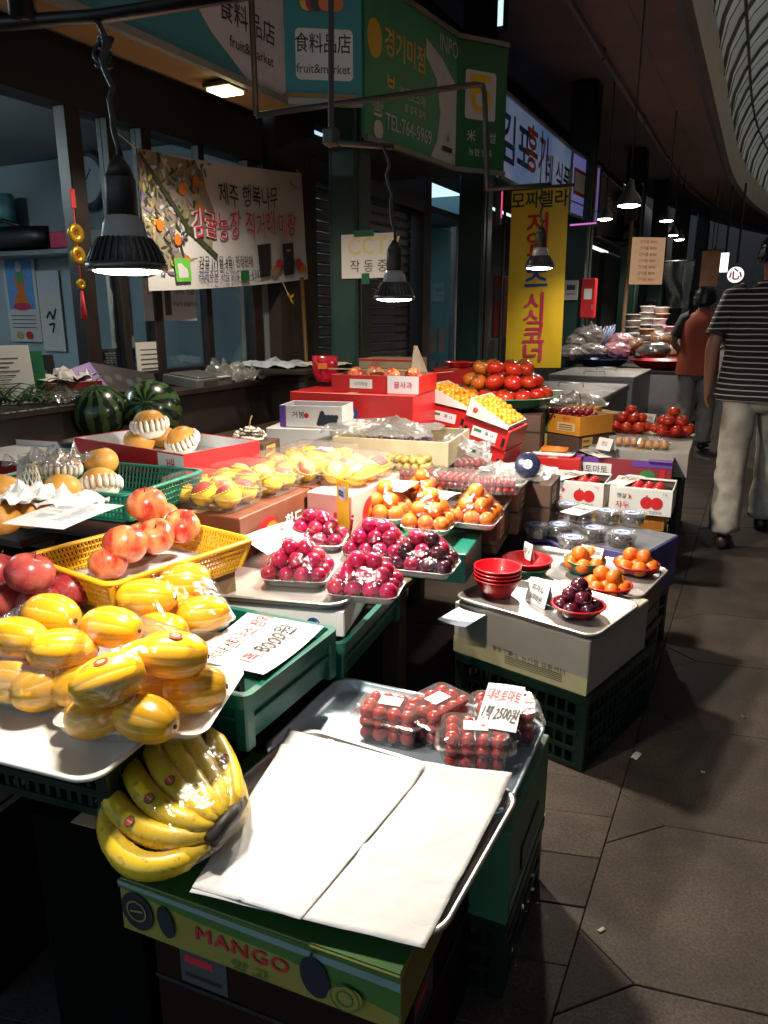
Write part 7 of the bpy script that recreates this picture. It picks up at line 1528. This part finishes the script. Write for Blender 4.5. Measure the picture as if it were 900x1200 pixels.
def stripe_mat():
    m = mat('striped_jersey', (.012, .012, .014), .8, var=0); n = m.node_tree.nodes; l = m.node_tree.links; b = n['Principled BSDF']; tc = n.new('ShaderNodeTexCoord'); sp = n.new('ShaderNodeSeparateXYZ'); l.new(tc.outputs['Object'], sp.inputs[0])
    nz = n.new('ShaderNodeTexNoise'); nz.inputs['Scale'].default_value = 5; l.new(tc.outputs['Object'], nz.inputs['Vector']); a = n.new('ShaderNodeMath'); a.operation = 'MULTIPLY_ADD'; a.inputs[1].default_value = .012; l.new(nz.outputs['Fac'], a.inputs[0]); l.new(sp.outputs['Z'], a.inputs[2])
    d = n.new('ShaderNodeMath'); d.operation = 'DIVIDE'; d.inputs[1].default_value = .031; l.new(a.outputs[0], d.inputs[0]); f = n.new('ShaderNodeMath'); f.operation = 'FRACT'; l.new(d.outputs[0], f.inputs[0]); g = n.new('ShaderNodeMath'); g.operation = 'GREATER_THAN'; g.inputs[1].default_value = .79; l.new(f.outputs[0], g.inputs[0])
    mx = n.new('ShaderNodeMixRGB'); mx.inputs['Color1'].default_value = (.006, .006, .007, 1); mx.inputs['Color2'].default_value = (.5, .49, .45, 1); l.new(g.outputs[0], mx.inputs['Fac']); l.new(mx.outputs[0], b.inputs['Base Color']); return m
def person(label, loc, rz, H, shirt_m, pant_m, shoe_m, stride=.28, hair='short', arm=None, sleeve_m=None, slim=1., pant_w=1., hem=.86, seatd=0.):
    k = H / 1.72; t = thing('person', label, 'person', loc, rz)
    S = lambda p: tuple(c * k for c in p); r_ = lambda a: a * k
    aL = arm or [(-.19, -.01, 1.40), (-.275, -.05, 1.13), (-.285, .03, .9)]; aR = [(-aL[0][0], -.01, 1.40), (.275, .03, 1.13), (.29, .14, .92)]
    legs = []
    for s, st in ((-1, -stride), (1, stride)):
        kn = (s * .095, st * .42 + .05, .5); an = (s * .085, st, .085 + (.03 if st < 0 else 0)); legs.append((kn, an))
    N = [((0, 0, .93), (.13 * slim, .1)), ((0, .0, 1.1), (.125 * slim, .095)), ((0, .0, 1.28), (.14 * slim, .1)), ((0, -.01, 1.42), (.085, .07)), ((0, .005, 1.48), .055), ((0, .015, 1.545), .062), ((0, .02, 1.61), (.076, .088)), ((0, .015, 1.67), (.062, .075)),
         (aL[0], .055), (aL[1], .042), (aL[2], .028), (aR[0], .055), (aR[1], .042), (aR[2], .028),
         ((-.09, 0, .87), .085), (legs[0][0], .058), (legs[0][1], .036), ((.09, 0, .87), .085), (legs[1][0], .058), (legs[1][1], .036)]
    for (kn, an) in legs: N.append(((an[0], an[1] - .03, .045), .034)); N.append(((an[0], an[1] + .13, .03), .03))
    E_ = [(0, 1), (1, 2), (2, 3), (3, 4), (4, 5), (5, 6), (6, 7), (3, 8), (8, 9), (9, 10), (3, 11), (11, 12), (12, 13), (0, 14), (14, 15), (15, 16), (0, 17), (17, 18), (18, 19), (16, 20), (16, 21), (19, 22), (19, 23)]
    # hands: palm and five fingers each, joined to the wrist
    for wi, a in ((10, aL), (13, aR)):
        w = Vector(a[2]); d = (Vector(a[2]) - Vector(a[1])).normalized(); side = Vector((1 if a is aL else -1, 0, 0)); fwd = Vector((0, 1, 0)); pal = len(N); N.append((tuple(w + d * .06), (.03, .022))); E_.append((wi, pal))
        for j in range(4):
            o_ = fwd * (.027 - .018 * j); L = (.07, .078, .072, .056)[j]; i0 = len(N); N.append((tuple(w + d * .09 + o_), .0095)); N.append((tuple(w + d * (.09 + L * .5) + o_ + side * .006), .0085)); N.append((tuple(w + d * (.09 + L * .9) + o_ + side * .022), .0075)); E_ += [(pal, i0), (i0, i0 + 1), (i0 + 1, i0 + 2)]
        i0 = len(N); N.append((tuple(w + d * .05 + fwd * .035 + side * .01), .0105)); N.append((tuple(w + d * .085 + fwd * .05 + side * .018), .009)); E_ += [(pal, i0), (i0, i0 + 1)]
    body = link('body', skin_mesh('body', [(S(p), tuple(r_(x) for x in q) if isinstance(q, tuple) else r_(q)) for p, q in N], E_, M_skin, 2), t)
    # face and ears
    b = MB(); b.tube([S((0, .1, 1.615)), S((0, .122, 1.592)), S((0, .104, 1.583))], [r_(.008), r_(.013), r_(.012)], M_skin, 8); b.build('nose', body)
    for s in (-1, 1):
        MB().lathe([(r_(.004), -r_(.008)), (r_(.017), 0), (r_(.012), r_(.008))], M_skin, 12, Matrix.Translation(S((s * .086, .01, 1.6))) @ Matrix.Rotation(s * R(80), 4, 'Y') @ Matrix.Scale(1.6, 4, (1, 0, 0))).build('ear', body)
        MB().lathe([(r_(.002), -r_(.006)), (r_(.011), 0), (r_(.002), r_(.006))], M_ink, 10, Matrix.Translation(S((s * .033, .098, 1.625))) @ Matrix.Rotation(R(90), 4, 'X')).build('eye', body)
    MB().box(S((0, .1, 1.552)), (r_(.045), r_(.01), r_(.009)), mat('lips', (.28, .09, .08), .5), r_(.003)).build('mouth', body)
    # hair cap
    b = MB(); L = []; low = 1.555 if hair == 'short' else 1.50
    for i in range(10):
        th = PI * .52 * i / 9; row = []
        for j in range(28):
            ph = 2 * PI * j / 28; back = .5 - .5 * math.sin(ph); zz = 1.625 + .098 * math.cos(th) if th < PI / 2 else 1.625
            z = 1.63 + (.1 * math.cos(th)) - (max(0, th - 1.0) / .63) * (1.60 - low) * back; rr_ = (.092 if hair == 'short' else .108) * math.sin(max(.05, th)) ** .8 * (1 + .04 * noise.noise(Vector((ph * 3, th * 4, H * 9))))
            row.append(S((rr_ * math.cos(ph), .01 + rr_ * 1.1 * math.sin(ph), z)))
        L.append(row)
    b.loft(L, M_hair, True, True, True); rh = random.Random(int(H * 100))
    for _ in range(420):
        i, j = rh.randrange(1, 9), rh.randrange(28); p_ = Vector(L[i][j]); q_ = Vector(L[i + 1][j]) if i < 9 else p_; c_ = Vector(S((0, .01, 1.6))); n_ = (p_ - c_).normalized(); d_ = (q_ - p_).normalized() * .8 + n_ * rh.uniform(.15, .5) + Vector((rh.uniform(-.3, .3), rh.uniform(-.3, .3), 0)); ln = r_(rh.uniform(.018, .034)); b.tube([p_ - n_ * .003, p_ + d_ * ln * .5, p_ + d_ * ln - Vector((0, 0, ln * .3))], [r_(.0035), r_(.0028), r_(.0006)], M_hair, 4, False)
    b.build('hair', t)
    # shirt: torso shell and sleeves
    b = MB(); L = []
    for z, w, d in ((hem, .215, .165), (hem + .015, .217, .165), (.98, .205, .15), (1.12, .198, .13), (1.26, .208, .13), (1.36, .205, .12), (1.42, .175, .1), (1.455, .11, .08), (1.475, .075, .068), (1.49, .07, .066)):
        row = []
        for j in range(40):
            ph = 2 * PI * j / 40; c_, s_ = math.cos(ph), math.sin(ph); e = .8; x = w * slim * abs(c_) ** e * (1 if c_ > 0 else -1); y = d * abs(s_) ** e * (1 if s_ > 0 else -1)
            q = Vector((x * 6, y * 6, z * 7 + H * 5)); f = 1 + .045 * noise.noise(q) * (1.5 - z) * 2; row.append(S((x * f, y * f - .005, z + .006 * noise.noise(q * 2))))
        L.append(row)
    b.loft(L, shirt_m, False, False, True)
    for a in (aL, aR):
        A, Bq = Vector(a[0]), Vector(a[1]); n_ = A + Vector((-A.x * .35, 0, .015)); e_ = A.lerp(Bq, .78 if True else 1); b.tube([S(n_), S(A + Vector((0, 0, -.01))), S(A.lerp(Bq, .4)), S(e_)], [r_(.075), r_(.078), r_(.068), r_(.066)], sleeve_m or shirt_m, 18, False)
    o = b.build('shirt', t)
    if sleeve_m is None and hair == 'short':
        for a in (aL, aR):
            A, Bq = Vector(a[0]), Vector(a[1]); MB().tube([S(A.lerp(Bq, .72)), S(A.lerp(Bq, .80))], r_(.0675), M_ink, 18, False).build('cuff', o)
    # trousers: hips and two straight legs with folds, open at the hem
    b = MB(); b.loft([[S((w * math.cos(2 * PI * j / 24) * slim, d * math.sin(2 * PI * j / 24), z)) for j in range(24)] for z, w, d in ((.76, .1, .08), (.8, .165, .115), (.9, .168, .118), (.98, .15, .1))], pant_m, True, True, True)
    for (kn, an) in legs:
        hp = Vector((kn[0] * .98, 0, .9)); kv = Vector(kn); av = Vector((an[0], an[1] - .012, .075 + (.03 if an[1] < 0 else 0))); Ls = []
        for i in range(23):
            u = i / 22; p_ = hp.lerp(kv, u / .45) if u < .45 else kv.lerp(av, (u - .45) / .55); rad = (.1 - .02 * min(1, u / .5) - .004 * u) * (1 + (pant_w - 1) * .6); row = []
            for j in range(22):
                a_ = 2 * PI * j / 22; q_ = Vector((math.cos(a_) * 1.6, math.sin(a_) * 1.6, u * 7 + kn[0] * 40)); f = 1 + .13 * noise.noise(q_) + .13 * noise.noise(Vector((math.cos(a_) * 1.2, math.sin(a_), u * 22 + H))) * (.3 + u); row.append(S((p_.x + rad * f * math.cos(a_) * .95, p_.y + rad * f * math.sin(a_) * 1.1, p_.z)))
            Ls.append(row)
        c_ = [tuple(Vector(S(av)) + (Vector(q_) - Vector(S(av))) * .9) for q_ in Ls[-1]]; Ls.append(c_); b.loft(Ls, pant_m, True, True, True)
    b.build('trousers', t)
    for (kn, an) in legs:
        b = MB(); Ls = []
        for y, w, h in ((-.075, .02, .05), (-.065, .034, .075), (-.02, .04, .085), (.05, .042, .065), (.12, .046, .05), (.17, .036, .038), (.185, .015, .025)):
            Ls.append([S((an[0] + w * math.cos(2 * PI * j / 16), an[1] + y, max(.001, h * .5 + h * .52 * math.sin(2 * PI * j / 16)))) for j in range(16)])
        b.loft(Ls, shoe_m, True, True, True); b.build('shoe', t)
    return t
M_khaki = mat('khaki', (.46, .41, .34), .85, var=.6, vscale=7, bump=.3, bscale=14); M_shoe = mat('shoe_dark', (.025, .016, .012), .4)
person('person in a black and white striped shirt and khaki trousers walking away', (.03, 4.86, 0), R(-3), 1.72, stripe_mat(), M_khaki, M_shoe, .28, 'short', None, None, 1.08, 1.2, .83)
person('person in an orange top and loose grey trousers walking away', (-.52, 7.95, 0), R(-12), 1.56, mat('orange_top', (.42, .07, .03), .7, var=.2, vscale=8), mat('grey_trousers', (.24, .23, .21), .8, var=.15), M_black, .16, 'bob', [(-.17, -.02, 1.40), (-.27, -.06, 1.16), (-.2, .1, 1.02)], mat('black_sleeve', (.012, .012, .012), .7), 1.0, 1.25, .82)
p = GY(763, 400, 11.6); person('vendor in a pale grey shirt standing behind the dried goods table', (p.x, 11.3, 0), R(150), 1.5, mat('pale_shirt', (.42, .42, .42), .7), M_dgrey, M_black, .05, 'bob', [(-.17, .02, 1.40), (-.26, .05, 1.16), (-.16, .24, 1.06)], None, .9)
# small litter on the paving
for k, (px, py) in enumerate(((824, 905), (705, 1090), (871, 840))):
    p = G(px, py, .001); b = MB(); b.sheet(lambda u, v: ((u - .5) * (.012 + .006 * k), (v - .5) * .009, .0015 + .003 * abs(noise.noise(Vector((u * 4, v * 4, k))))), 4, 2, (M_tan_l, M_leafl, M_dgrey)[k % 3], .0005); tag(b.build('dry_crumb', None, tuple(p), (0, 0, k)), 'tiny dry crumb of litter lying on the bare paving', 'litter', 'crumbs on the paving')
for k, (px, py) in enumerate(((759, 770), (746, 886))):
    p = G(px, py, .002); b = MB(); b.sheet(lambda u, v: ((u - .5) * .045, (v - .5) * .02, .002 + .006 * abs(noise.noise(Vector((u * 4, v * 4, k))))), 5, 3, M_paper, .0006); tag(b.build('paper_scrap', None, tuple(p), (0, 0, .3 + k)), ('scrap of white paper on the paving beside the wrapped box', 'scrap of torn paper on the paving beside the green crate')[k], 'litter')
